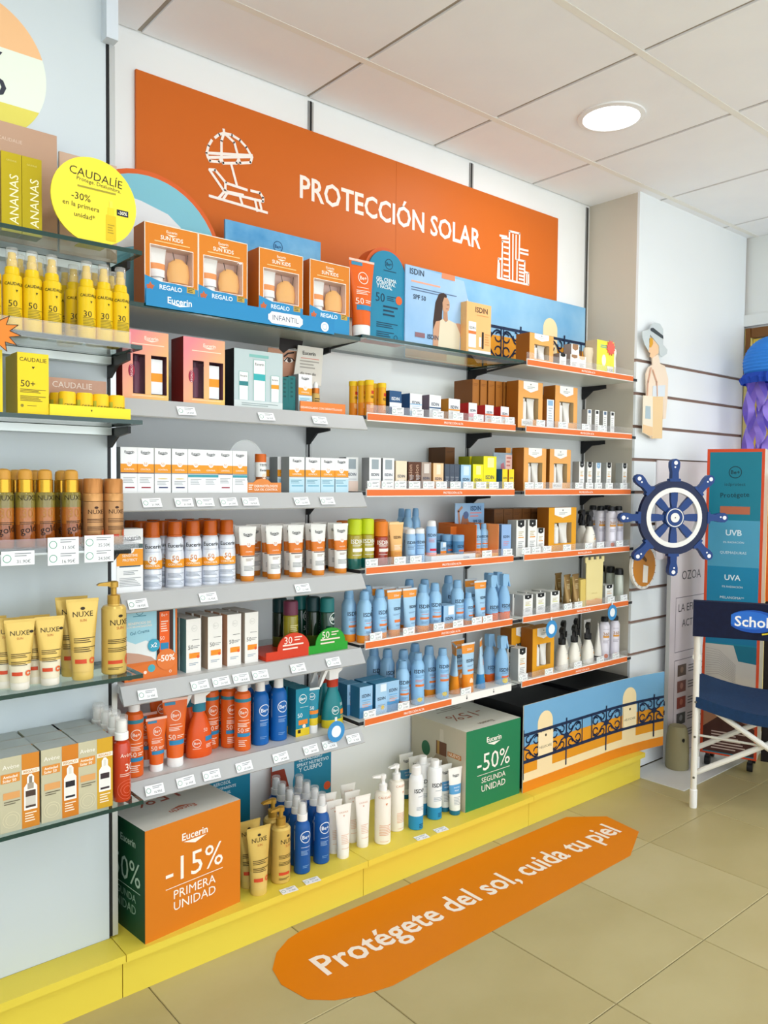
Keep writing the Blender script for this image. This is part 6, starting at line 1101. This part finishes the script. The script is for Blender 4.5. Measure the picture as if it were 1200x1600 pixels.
# after-sun group
put(P_nxb, 'tube', 'gold after-sun tube in front beside the orange cube', 'tube', ax(404, 1350, 1.985), 1.985, PZ, -.1, 'plinth gold tubes', 1.04); put(P_nxb, 'tube', 'gold after-sun tube right behind the one beside the orange cube', 'tube', ax(388, 1340, 2.04), 2.04, PZ, -.1, 'plinth gold tubes', 1.04)
put(P_nxp, 'pump_bottle', 'gold pump bottle in front on the yellow plinth', 'bottle', ax(438.5, 1340, 2.005), 2.005, PZ, .05, 'plinth gold pump bottles', 1.02); put(P_nxp, 'pump_bottle', 'gold pump bottle right behind the front one on the plinth', 'bottle', ax(426, 1320, 2.07), 2.07, PZ, .05, 'plinth gold pump bottles', 1.02)
k = 0
for px, Y in ((472, 2.01), (502, 2.025), (463, 2.066), (491, 2.082), (452, 2.122), (478, 2.139), (440, 2.178), (467, 2.196), (431, 2.235)):
    put(P_aftersun, 'spray_bottle', ('left of the two front blue after-sun sprays', 'front blue after-sun spray next to the white tubes', 'blue spray right behind the left front spray', 'blue spray right behind the front spray by the tubes', 'blue spray third in the left file', 'blue spray third in the file by the tubes', 'blue spray fourth in the left file', 'blue spray fourth in the file by the tubes', 'blue spray rearmost in the left file', 'blue spray rearmost by the teal board')[k] + ' on the plinth', 'bottle', ax(px, 1315, Y), Y, PZ, -.7, 'blue after-sun sprays'); k += 1
k = 0
for px, Y in ((536, 2.005), (566.5, 2.025), (522, 2.05), (550, 2.075), (513, 2.11), (543, 2.135)):
    put(P_ctube, 'tube', ('left white body lotion tube of the front pair', 'front white lotion tube next to the pump bottles', 'white tube right behind the left front tube', 'white tube right behind the front tube by the pumps', 'white tube rearmost in the left file', 'white tube rearmost in the file by the pumps')[k] + ' on the plinth', 'tube', ax(px, 1305, Y), Y, PZ, -.15, 'white lotion tubes'); k += 1
for i, (px, Y) in enumerate(((598, 2.005), (619, 2.05))): put(P_cpump, 'pump_bottle', 'cream pump bottle %s on the plinth' % ('in front' if i == 0 else 'set back by the white cans'), 'bottle', ax(px, 1275, Y), Y, PZ, -.4 if i == 0 else .1, 'cream pump bottles')
put(P_iwsp, 'spray_can', 'white can with a blue foot in front of the beige cube side', 'can', ax(650, 1250, 2.015), 2.015, PZ, 0, 'white and blue plinth bottles', .98)
put(P_iwlot, 'lotion_bottle', 'white lotion bottle with a blue foot beside the white can', 'bottle', ax(679, 1245, 2.035), 2.035, PZ, 0, 'white and blue plinth bottles')
for i, (px, Y) in enumerate(((660, 2.09),)): put(P_iwlot, 'lotion_bottle', 'white blue-footed bottle behind the front %s' % ('can' if i == 0 else 'lotion bottle'), 'bottle', ax(px, 1240, Y), Y, PZ, 0, 'white and blue plinth bottles')
for i in range(6): put(P_easun, 'tube', 'white blue-banded tube, %s of the file along the beige cube' % ('frontmost', 'second', 'third', 'fourth', 'fifth', 'rearmost')[i], 'tube', ax(709.5, 1248, 2.01)+.006-.008*i, 2.012+.045*i, PZ, -.15, 'blue-banded tubes')
# plinth price tags lying flat
for i, (px, py, nm) in enumerate(((452, 1393, 'the gold pump bottle'), (488, 1378, 'the blue sprays'), (660, 1310, 'the white can'), (690, 1298, 'the lotion bottle'))):
    d = _f + _r*((px-600)/FPX) - _u*((py-800)/FPX); tt = (PZ-CAMZ)/d.z
    t = thing('price_tag', 'white price tag lying on the plinth before %s' % nm, 'price tag', (d.x*tt, d.y*tt-.008, PZ+.0002), -.1, 'plinth price tags')
    o = bpy.data.objects.new('card', tag_mesh(PRICES[i])); COL.objects.link(o); o.parent = t; o.rotation_euler[0] = -math.pi/2+.06; o.location[2] = .0012
# teal display boards at the back of the plinth
for i, (x0, x1, z1, l) in enumerate(((1.19, 1.355, .40, ('AEROSOL', 'TRANSPARENTE', 'CORPORAL')), (1.44, 1.69, .41, ('ULTRALIGERO', 'SPRAY NUTRITIVO', 'Y CUERPO')))):
    w = x1-x0; h = z1-PZ; u = -.1 if i == 0 else .18
    ops = [('b', l[0], u-.04, .83, .4, 'cfe2ea'), ('b', l[1], u, .77, .55, 'cfe2ea'), ('b', l[2], u-.04, .71, .4, 'cfe2ea'), ('d', u+.25, .42, .06, 'd0522c', 1.), ('L', u-.25, .3, u+.25, 5, .05, '0f5068'), ('t', '50', u-.16, .45, .2, '0f4058')]
    if i: ops = [('p', [(-.5, .3), (-.14, .3), (-.14, 1), (-.5, 1)], 'bccad2'), ('p', [(-.5, 0), (-.14, 0), (-.14, .3), (-.3, .78), (-.5, .78)], '8a3220'), ('r', -.46, .2, -.08, .5, '3a7fa8'), ('p', [(-.16, 0), (.5, 0), (.5, 1), (-.22, 1), (-.1, .8), (-.16, .6)], '1d7c9c')] + ops
    put(board(w, h, M('1d7c9c', .4), ops, .006, None, M('c04a24', .5)), 'display_board', ('teal AEROSOL TRANSPARENTE board at the back of the plinth', 'teal and grey spray picture board at the back of the plinth')[i], 'board', (x0+x1)/2, 2.275, PZ)
# balcony board in front of black bins
w = .955; h = .345
t = thing('balcony_board', 'seaside balcony board with navy railing standing on the plinth end', 'board', (2.4, 1.976, PZ+.0005))
SKYB = surf('balcony_blue', '6ba4cf', '73abd4', 2., .4)
def bend(x): return -.04*max(0, (x-.55)/.405)**2
b = MB(); n = 16
F_ = [(w*i/n, bend(w*i/n), q) for i in range(n+1) for q in (0, h)]; B_ = [(x, y+.004, z) for x, y, z in F_]
b.add(F_, [(2*i, 2*i+2, 2*i+3, 2*i+1) for i in range(n)], SKYB); b.add(B_, [(2*i, 2*i+1, 2*i+3, 2*i+2) for i in range(n)], M('d8d4c8')); b.add(F_+B_, [(2*i+1, 2*i+3, 2*i+3+len(F_), 2*i+1+len(F_)) for i in range(n)] + [(2*i, 2*i+len(F_), 2*i+2+len(F_), 2*i+2) for i in range(n)] + [(0, 1, 1+len(F_), len(F_)), (2*n, 2*n+len(F_), 2*n+1+len(F_), 2*n+1)], M('d8d4c8')); c = b.build('card', t)
def SB(x, z): x += w/2; return (x, bend(x), z), (0, -1, 0)
pr = printed(balcony_ops(w/h, [-.5, -.215, .08, .43], .53, .35, .66, [(-.36, .1, .74), (.255, .1, .74)], [], .22, True), w, h, SB); pr.build('printed_front', c, smooth=0)
for i, (x0, x1, z1) in enumerate(((2.43, 2.78, .452), (2.80, 3.17, .462))):
    put(carton(x1-x0, z1-PZ, .26, [(0, 1, M('15161a', .35))], [('t', 'HELIOCARE', 0, .8, .5, '8a8a8a')], side='15161a', top='121317'), 'black_bin', ('black gift carton behind the balcony board, near the green cube', 'black gift carton behind the balcony board, by the slat wall')[i], 'box', (x0+x1)/2, 2.01, PZ, 0, 'black gift cartons')

# ================================================================== end of the aisle
# woman cut-out
YW = 2.004
def Wp(pts): return [at(950+x/4.8, 480+y/4.8, YW) for x, y in pts]
t = thing('cutout_figure', 'cardboard cut-out of a woman in a sun hat on the slat wall', 'cut-out', (0, 0, 0))
def piece(name, pts, y0, y1, mat):
    P_ = Wp(pts); a = sum(P_[i][0]*P_[(i+1) % len(P_)][1]-P_[(i+1) % len(P_)][0]*P_[i][1] for i in range(len(P_)))
    if a < 0: P_ = P_[::-1]
    b = MB(); b.prism(P_, y0, y1, M(mat, .5) if isinstance(mat, str) else mat); return b.build(name, t)
piece('body', [(335, 380), (380, 350), (395, 425), (430, 440), (455, 540), (448, 700), (436, 835), (415, 840), (420, 700), (405, 985), (325, 985), (312, 960), (300, 900), (290, 500), (310, 450), (340, 430)], 2.006, 2.012, 'e9d6c2')
piece('face', [(305, 215), (380, 280), (378, 345), (330, 382), (314, 372), (318, 345), (300, 330), (308, 300), (300, 270)], 2.003, 2.0055, 'ecc49c')
piece('hat', [(252, 182), (310, 165), (320, 130), (345, 115), (385, 125), (408, 165), (408, 280), (440, 320), (436, 350), (400, 375), (383, 360), (378, 290), (310, 205), (300, 330), (270, 280), (252, 220)], 2.0, 2.0028, 'c3ccd0')
piece('hat_band', [(314, 158), (330, 155), (405, 215), (407, 238), (395, 232), (312, 175)], 1.998, 1.9998, '3a4248')
piece('sunglasses', [(303, 235), (330, 232), (332, 275), (318, 302), (304, 298)], 2.0, 2.0026, 'd9a02a')
piece('top', [(338, 590), (430, 585), (425, 670), (335, 670)], 2.0035, 2.0055, 'd5dde6')
piece('skirt', [(325, 670), (412, 672), (405, 985), (330, 985)], 2.0035, 2.0055, 'e8c898')
piece('tote_bag', [(260, 662), (330, 668), (330, 965), (310, 970), (252, 940)], 2.0, 2.003, 'eadfcb'); piece('bag_print', [(275, 740), (312, 745), (312, 840), (272, 835)], 1.999, 1.9998, 'a9bcc6'); piece('bag_print', [(256, 880), (328, 900), (328, 962), (310, 968), (254, 938)], 1.999, 1.9998, 'e6c294')
strokes('bag_strap', [Wp([(293, 662), (300, 560), (322, 455)]), Wp([(368, 665), (365, 560), (335, 470)])], .008, 'd9a88c', t, 2.0025)
b = MB(); b.box(3.3, 3.36, 2.0125, AY-.0005, 1.6, 1.63, M('d9d9d4')); b.build('mount', t)
# pale panel, added for a pinkish reflection on the slats, and round amber lens
t = thing('reflection_panel', 'pale pink panel added for a reflection on the slat wall behind the ship wheel', 'card', (3.67, AY-.01, .98)); b = MB(); b.box(-.27, .3, 0, .008, 0, .47, surf('pale_pink', 'ded8dc', 'e2dadc', 1., .4)); b.build('card', t)
xl, zl = at(1001.5, 885, 2.0)
t = thing('round_sign', 'amber round lens sign with a white rim below the ship wheel', 'sign', (xl, 1.99, zl), 0.)
b = MB(); b.lathe([(.103, -.006), (.103, .006)], M('e9e6e0', .35), 40, axis='y'); b.build('rim', t); b = MB(); b.lathe([(.09, -.0085), (.09, -.0062)], M('c9801a', .15, 0, .6), 40, axis='y'); d_ = b.build('lens', t)
strokes('marks', [[(.098*math.cos(a), .098*math.sin(a)), (.091*math.cos(a), .091*math.sin(a))] for a in [math.radians(20*i) for i in range(18)]], .003, '5a5a58', t, -.0065)
pr = printed([('p', [(-.01, .01), (.03, .0), (.025, -.075), (-.015, -.07)], 'f0e8dc'), ('p', [(-.04, .05), (.01, .02), (.02, .03), (-.03, .07)], '6a4416')], 1, 1); pr.v = [(x, y-.0087, z) for x, y, z in pr.v]; pr.build('print', d_, smooth=0)
b = MB(); b.tube([(.05, .0062, 0), (.05, .039, 0)], .004, PLW, 6); b.build('peg', t)
# ship wheel
NAVY, NAVY2 = M('0d1c44', .4), M('133a7a', .4)
wz = 1.19; WX, WYc, WR = 3.262, 1.853, -.53
t = thing('ship_wheel', 'navy and white decorative ship wheel hung before the slat wall', 'ship wheel', (WX, WYc, wz), WR)
def ring(r0, r1, y0, y1, mat, n=56):
    b = MB(); q = [(r0, y0), (r1, y0), (r1, y1), (r0, y1)]
    for i in range(n):
        a0, a1 = 2*math.pi*i/n, 2*math.pi*(i+1)/n
        P_ = [(r*math.cos(a), y, r*math.sin(a)) for a in (a0, a1) for r, y in q]
        b.add(P_, [(k, (k+1) % 4, 4+(k+1) % 4, 4+k) for k in range(4)], mat)
    return b
ring(.134, .166, 0, .022, NAVY).build('outer_rim', t); ring(.113, .1335, -.002, .02, M('e9e9e6', .4)).build('white_ring', t)
b = MB(); b.lathe([(.046, -.006), (.046, .026)], NAVY2, 32, axis='y'); c = b.build('hub', t); ring(.037, .041, -.0075, -.0062, M('e9e9e6', .4), 40).build('hub_ring', c); b = MB(); b.lathe([(.021, -.008), (.021, -.0062)], M('e9e9e6', .4), 24, axis='y'); b.build('hub_disc', c); b = MB(); b.lathe([(.0025, -.0095), (.0025, -.0082)], M('2a2a2a', .4), 10, axis='y'); b.build('hub_pin', c)
for k in range(8):
    a = math.radians(90+45*k+(0)); ca, sa = math.cos(a), math.sin(a); R2 = lambda r, s: (r*ca-s*sa, r*sa+s*ca)
    b = MB(); b.prism([R2(*q) for q in ((.044, -.011), (.075, -.016), (.1135, -.017), (.1135, .017), (.075, .016), (.044, .011))], .002, .018, NAVY2); b.build('spoke', t)
    hp = [(.160, -.026), (.172, -.026), (.174, -.016), (.2, -.015), (.225, -.021), (.245, -.021), (.257, -.013), (.261, 0), (.257, .013), (.245, .021), (.225, .021), (.2, .015), (.174, .016), (.172, .026), (.160, .026)]
    b = MB(); b.prism([R2(*q) for q in hp], -.003, .024, NAVY2); h_ = b.build('handle', t)
    b = MB()
    for (r, s, q) in ((.243, .0, .009), (.224, .003, .004)): x, z = R2(r, s); b.lathe([(q, -.0042), (q, -.0031)], M('eef0f4', .4), 14, (x, 0, z), axis='y')
    b.build('highlight_dots', h_)
b = MB(); dx = .176/math.cos(WR); b.tube([(0, .026, 0), (-.02, .13, .0)], .006, NAVY, 8); b.build('wall_rod', t)
# info panel stand
t = thing('info_panel', 'tall pale info panel with a column of small photos', 'panel', (3.46, 1.975, .004)); w = .5; h = 1.012
b = MB(); b.box(0, w, 0, .02, 0, h, surf('panel_print', 'd3cccf', 'c8bcc4', 1.5, .35), left=M('b9b9b8', .4)); c = b.build('board', t)
ops = [('t', 'OZOA', -.12, .885, .36, '2f2a34'), ('s', [(-.4, .78), (.45, .78), (.45, .52), (-.4, .52), (-.4, .78)], .006, '5a5460'), ('t', 'LA EFICAC', -.1, .73, .5, '2f2a34'), ('t', 'ACTIVA', -.1, .655, .36, '2f2a34'), ('s', [(-.4, .48), (.45, .48), (.45, .03), (-.4, .03), (-.4, .48)], .006, '5a5460')]
for i in range(5): ops += [('r', -.34, .40-.078*i, -.18, .455-.078*i, ('5a4a42', '7a4f4a', '8a4038', '4a4a4c', '4a3a34')[i]), ('d', -.26, .43-.078*i, .03, ('8a7060', 'a87a70', 'b06a5a', '8a8a8c', '7a5a4a')[i]), ('L', -.14, .44-.078*i, .2, 3, .014, '6a646c')]
pr = printed(ops, w, h); pr.v = [(x+w/2, y, z) for x, y, z in pr.v]; pr.build('printed_front', c, smooth=0)
# white floor sheet
t = thing('floor_sheet', 'white board lying on the floor under the air freshener', 'board', (0, 0, .0008)); q = [(3.203, 1.95), (3.212, 1.748), (3.66, 1.755), (4.0, 1.76), (4.0, 2.025), (3.22, 2.025)]; b = MB(); n = len(q); a = [(x, y, .003) for x, y in q]; c = [(x, y, -.0002) for x, y in q]
b.add(a, [tuple(range(n))], M('d6d7d6', .3)); b.add(c+a, [(i, (i+1) % n, n+(i+1) % n, n+i) for i in range(n)], M('d6d7d6', .3)); b.build('sheet', t, smooth=0)
# air freshener
t = thing('air_freshener', 'olive grey cylinder air freshener standing on the white floor board', 'air freshener', (3.452, 1.917, .0038)); OL = M('8d8564', .5)
b = MB(); b.lathe([(.05, 0), (.053, .006), (.053, .08), (.05, .15), (.042, .19), (.036, .2), (.0, .206)], OL, 28); b.build('body', t)
b = MB(); b.lathe([(.009, -.003), (.007, .002)], M('1a1a1a', .2), 16, (-.028, -.047+.003, .145), axis='y'); b.build('sensor', t)
# promotional totem
rz = math.atan2(-.23, .08)
t = thing('totem_box', 'tall teal totem box with orange edges reading Protégete UVB UVA VIS', 'totem', (3.565, 1.865, .0035), rz); w = .245; z0, z1 = .065, 1.50; d = .19; h = z1-z0
RO = M('cf4a26', .45)
b = MB(); b.box(0, w, 0, d, z0, z1, M('c9c2b0', .5), front=RO); c = b.build('box', t)
TL_ = '17788e'
ops = [('r', -.45, .006, .45, .99, TL_), ('r', -.45, .62, .45, .77, '4a98b8'), ('r', -.45, .485, .45, .62, '1a80a8'), ('r', -.45, .37, .45, .485, '146f94')] + be_logo(.0, .925, .115, '0f3440') + [('t', 'isdprotect', .0, .885, .36, '12404c'), ('t', 'Protégete', .0, .85, .5, '0c2830', .05), ('r', -.25, .79, .27, .815, 'b0664a'), ('b', 'UVB', .0, .73, .28, 'd6e8f0'), ('t', '0% RADIACIÓN', .0, .70, .36, 'cfe2ea'), ('t', 'QUEMADURAS', .0, .665, .46, 'cfe2ea'), ('b', 'UVA', .0, .585, .28, 'd6e8f0'), ('t', '0% RADIACIÓN', .0, .556, .36, 'cfe2ea'), ('t', 'MELANOMA**', .0, .52, .42, 'cfe2ea'), ('b', 'VIS', .0, .452, .22, 'd6e8f0'), ('t', '40% RADIACIÓN', .0, .428, .4, 'cfe2ea'), ('t', 'MANCHAS', .0, .395, .32, 'cfe2ea'),
       ('r', -.45, .22, .45, .365, 'b9b2a8'), ('p', [(.05, .365), (.45, .365), (.45, .31), (.14, .315)], '17687c'), ('r', -.45, .01, .45, .2, '4a2a26'), ('p', [(-.45, .09), (-.45, .2), (.45, .2), (.45, .1), (.2, .12), (-.1, .14)], 'a9785c'), ('p', [(-.1, .2), (.45, .2), (.45, .155), (.1, .17)], '6aa890'), ('L', -.3, .075, .3, 7, .009, 'c9b4ac')]
for i in range(12): ops.append(('s', [(-.43, .35-.008*i), (-.2, .345-.007*i), (.1, .3-.005*i)], .006, '8a8480'))
pr = printed(ops, w, h, z0=z0); pr.v = [(x+w/2, y, z) for x, y, z in pr.v]; pr.build('printed_front', c, smooth=0)
for (x, y) in ((.03, .03), (w-.03, .03), (.03, d-.03), (w-.03, d-.03)):
    b = MB(); b.lathe([(.022, -.012), (.022, .012)], M('1c1c1e', .5), 14, (x, y, .024), axis='x'); b.v = [(a_+0, b_, c_) for a_, b_, c_ in b.v]; b.box(x-.008, x+.008, y-.01, y+.01, .02, z0, M('2a2a2c', .5)); b.build('caster', t)
# orange display box behind the totem
t = thing('display_box', 'orange and red product box behind the teal totem', 'box', (3.86, 1.71, .0), rz); b = MB(); b.box(.0, .28, .0, .12, .78, 1.2, M('e0641e', .45)); b.box(0, .28, 0, .12, 1.2, 1.39, M('d84838', .45)); b.build('box', t); b = MB(); b.box(.0, .28, .0, .12, 0, .775, M('221a1a', .6)); b.build('stand', t)
# jellyfish lantern in the doorway
def onx(px, py, X):
    d = _f + _r*((px-600)/FPX) - _u*((py-800)/FPX); return d.y*X/d.x, CAMZ+d.z*X/d.x
jy, jz = onx(1209, 568, 4.08); 
t = thing('jellyfish_lantern', 'blue paper lantern jellyfish with violet ribbon tentacles by the door', 'lantern', (4.08, jy, jz)); R_ = .142
BLU = M('2f7ed8', .7)
pf = []
for i in range(-9, 27):
    a = math.pi/2*i/26; r = R_*math.cos(a); pf.append((r*(1.012 if i % 2 else .985), R_*.98*math.sin(a)))
b = MB(); b.lathe(pf+[(0, R_*.98)], BLU, 28); b.build('lantern', t)
b = MB(); n = 60; zr = pf[0][1]
P_ = []
for i in range(n):
    a = 2*math.pi*i/n; f_ = 1+.07*math.sin(i*2.7); P_ += [(R_*.98*math.sin(a), -R_*.98*math.cos(a), zr+.02), (R_*1.07*f_*math.sin(a), -R_*1.07*f_*math.cos(a), zr-.002+.006*math.sin(i*1.9)), (R_*.98*f_*math.sin(a), -R_*.98*f_*math.cos(a), zr-.03)]
b.add(P_, [(3*i+k, 3*((i+1) % n)+k, 3*((i+1) % n)+k+1, 3*i+k+1) for i in range(n) for k in (0, 1)], M('1b45b0', .7)); b.build('ruffle', t)
VIO = [M('8d78d8', .35), M('a48ce0', .35), M('7a68cc', .3)]
for k in range(22):
    a = 2*math.pi*k/22; rr = R_*(.88, .62, .75)[k % 3]; b = MB(); n = 44; P_ = []
    for i in range(n+1):
        z_ = zr-.01-i*.01; sw_ = .020*math.sin(i*.33+k); tw = i*.17+k; x, y = rr*math.cos(a)+sw_*math.cos(a+1), rr*math.sin(a)+sw_*math.sin(a+2); hw = .016
        P_ += [(x-hw*math.cos(tw), y-hw*math.sin(tw), z_), (x+hw*math.cos(tw), y+hw*math.sin(tw), z_)]
    b.add(P_, [(2*i, 2*i+1, 2*i+3, 2*i+2) for i in range(n)], VIO[k % 3]); b.build('tentacle', t)
b = MB(); b.tube([(0, 0, R_*.97), (0, 0, CEIL-jz-.001)], .0012, M('d8d8d8'), 5); b.build('hanging_thread', t)
# director's chair
ra = math.atan2(-.89, .45)
t = thing('director_chair', 'white-tubed folding director chair with navy canvas and oval logo', 'chair', (3.085, 1.637, 0), ra); WT = M('e9e7e1', .3); W_ = .56; D_ = .43
for nm, x, y in (('leg', 0, 0), ('leg', W_, 0), ('leg', 0, D_), ('leg', W_, D_)):
    b = MB()
    if y == 0: b.tube([(x, y, .0), (x, y, .6), (x, y-.006, .64), (x, y-.03, .74), (x, y-.045, .868)], .0125, WT, 12)
    else: b.tube([(x, y, 0), (x, y, .62)], .0125, WT, 12)
    l_ = b.build(nm, t); b = MB(); b.lathe([(.0145, 0), (.0155, .004), (.0155, .075), (.0128, .078)], PLW, 14, (x, y, .0005)); b.build('foot_cap', l_)
for x in (0, W_):
    b = MB(); b.tube([(x, -.01, .63), (x, D_+.03, .63)], .017, WT, 10); b.build('armrest', t)
    b = MB(); b.tube([(x, 0, .455), (x, D_, .455)], .011, WT, 8); b.build('seat_rail', t)
for y in (.0, D_):
    o_ = .016 if y == 0 else -.016
    b = MB(); b.tube([(0, y+o_, .455), (W_, y+o_, .10)], .0115, WT, 10); b.build('cross_bar', t)
    b = MB(); b.tube([(0, y+o_*2.6, .13), (W_, y+o_*2.6, .455)], .0115, WT, 10); b.build('cross_bar', t)
b = MB(); b.tube([(0, .02, .30), (.24, .03, .285)], .005, M('c9c6bc', .4), 8); b.build('stay', t)
b = MB()
for (x, z) in ((0, .30), (0, .13), (0, .445), (.285, .275)): b.lathe([(.005, -.016), (.004, -.0125)], M('7a766c', .3, .6), 10, (x, 0, z), axis='y')
b.build('rivets', t)
CV, CV2 = surf('navy_canvas', '0a1230', '0c1636', 60., .8, .3), surf('navy_seat_canvas', '0f2f52', '12345a', 60., .8, .3)
def yb(z): return -.03-.015*(z-.74)/.128
b = MB(); n = 14; F_ = []
for i in range(n+1):
    x = -.017+(W_+.034)*i/n; s_ = .02*math.sin(math.pi*i/n)
    F_ += [(x, -.048+s_, .722), (x, -.06+s_, .868), (x, -.034+s_, .870), (x, -.012+s_, .722)]
b.add(F_, [(4*i+k, 4*i+4+k, 4*i+4+(k+1) % 4, 4*i+(k+1) % 4) for i in range(n) for k in range(4)] + [(3, 2, 1, 0), (4*n, 4*n+1, 4*n+2, 4*n+3)], CV); bk = b.build('backrest', t)
pr = printed([('d', 0, 0, .092, '1b53b4', .5), ('d', -.012, .004, .08, '2a6ed0', .45), ('b', 'Scholl', 0, -.002, .135, 'f2f4f8')], 1, 1, off=.001); pr.add([(x, y, z) for x, y, z in []], [], 'e8c83a')
yl = printed([('s', [(.1*math.cos(a), .053*math.sin(a)) for a in [math.radians(-70+i*5) for i in range(15)]], .006, 'e8d23a')], 1, 1, off=.0008)
for q_, nm in ((pr, 'logo'), (yl, 'logo_rim')): q_.v = [(x+.205, y-.0545+.0148-.012*0-.082*(z), z+.798) for x, y, z in q_.v]; q_.build(nm, bk, smooth=0)
b = MB(); n = 12; G_ = []
for j in range(7):
    y = -.012+(D_+.03)*j/6
    for i in range(n+1): x = W_*i/n; G_.append((x, y, .468-.05*math.sin(math.pi*i/n)))
Lw = []
for i in range(n+1): x = W_*i/n; Lw.append((x, -.014, .468-.05*math.sin(math.pi*i/n)-.045))
b.add(G_, [(j*(n+1)+i, j*(n+1)+i+1, (j+1)*(n+1)+i+1, (j+1)*(n+1)+i) for j in range(6) for i in range(n)], CV2); b.add(G_[:n+1]+Lw, [(n+1+i, n+2+i, i+1, i) for i in range(n)], CV2); b.build('seat', t)
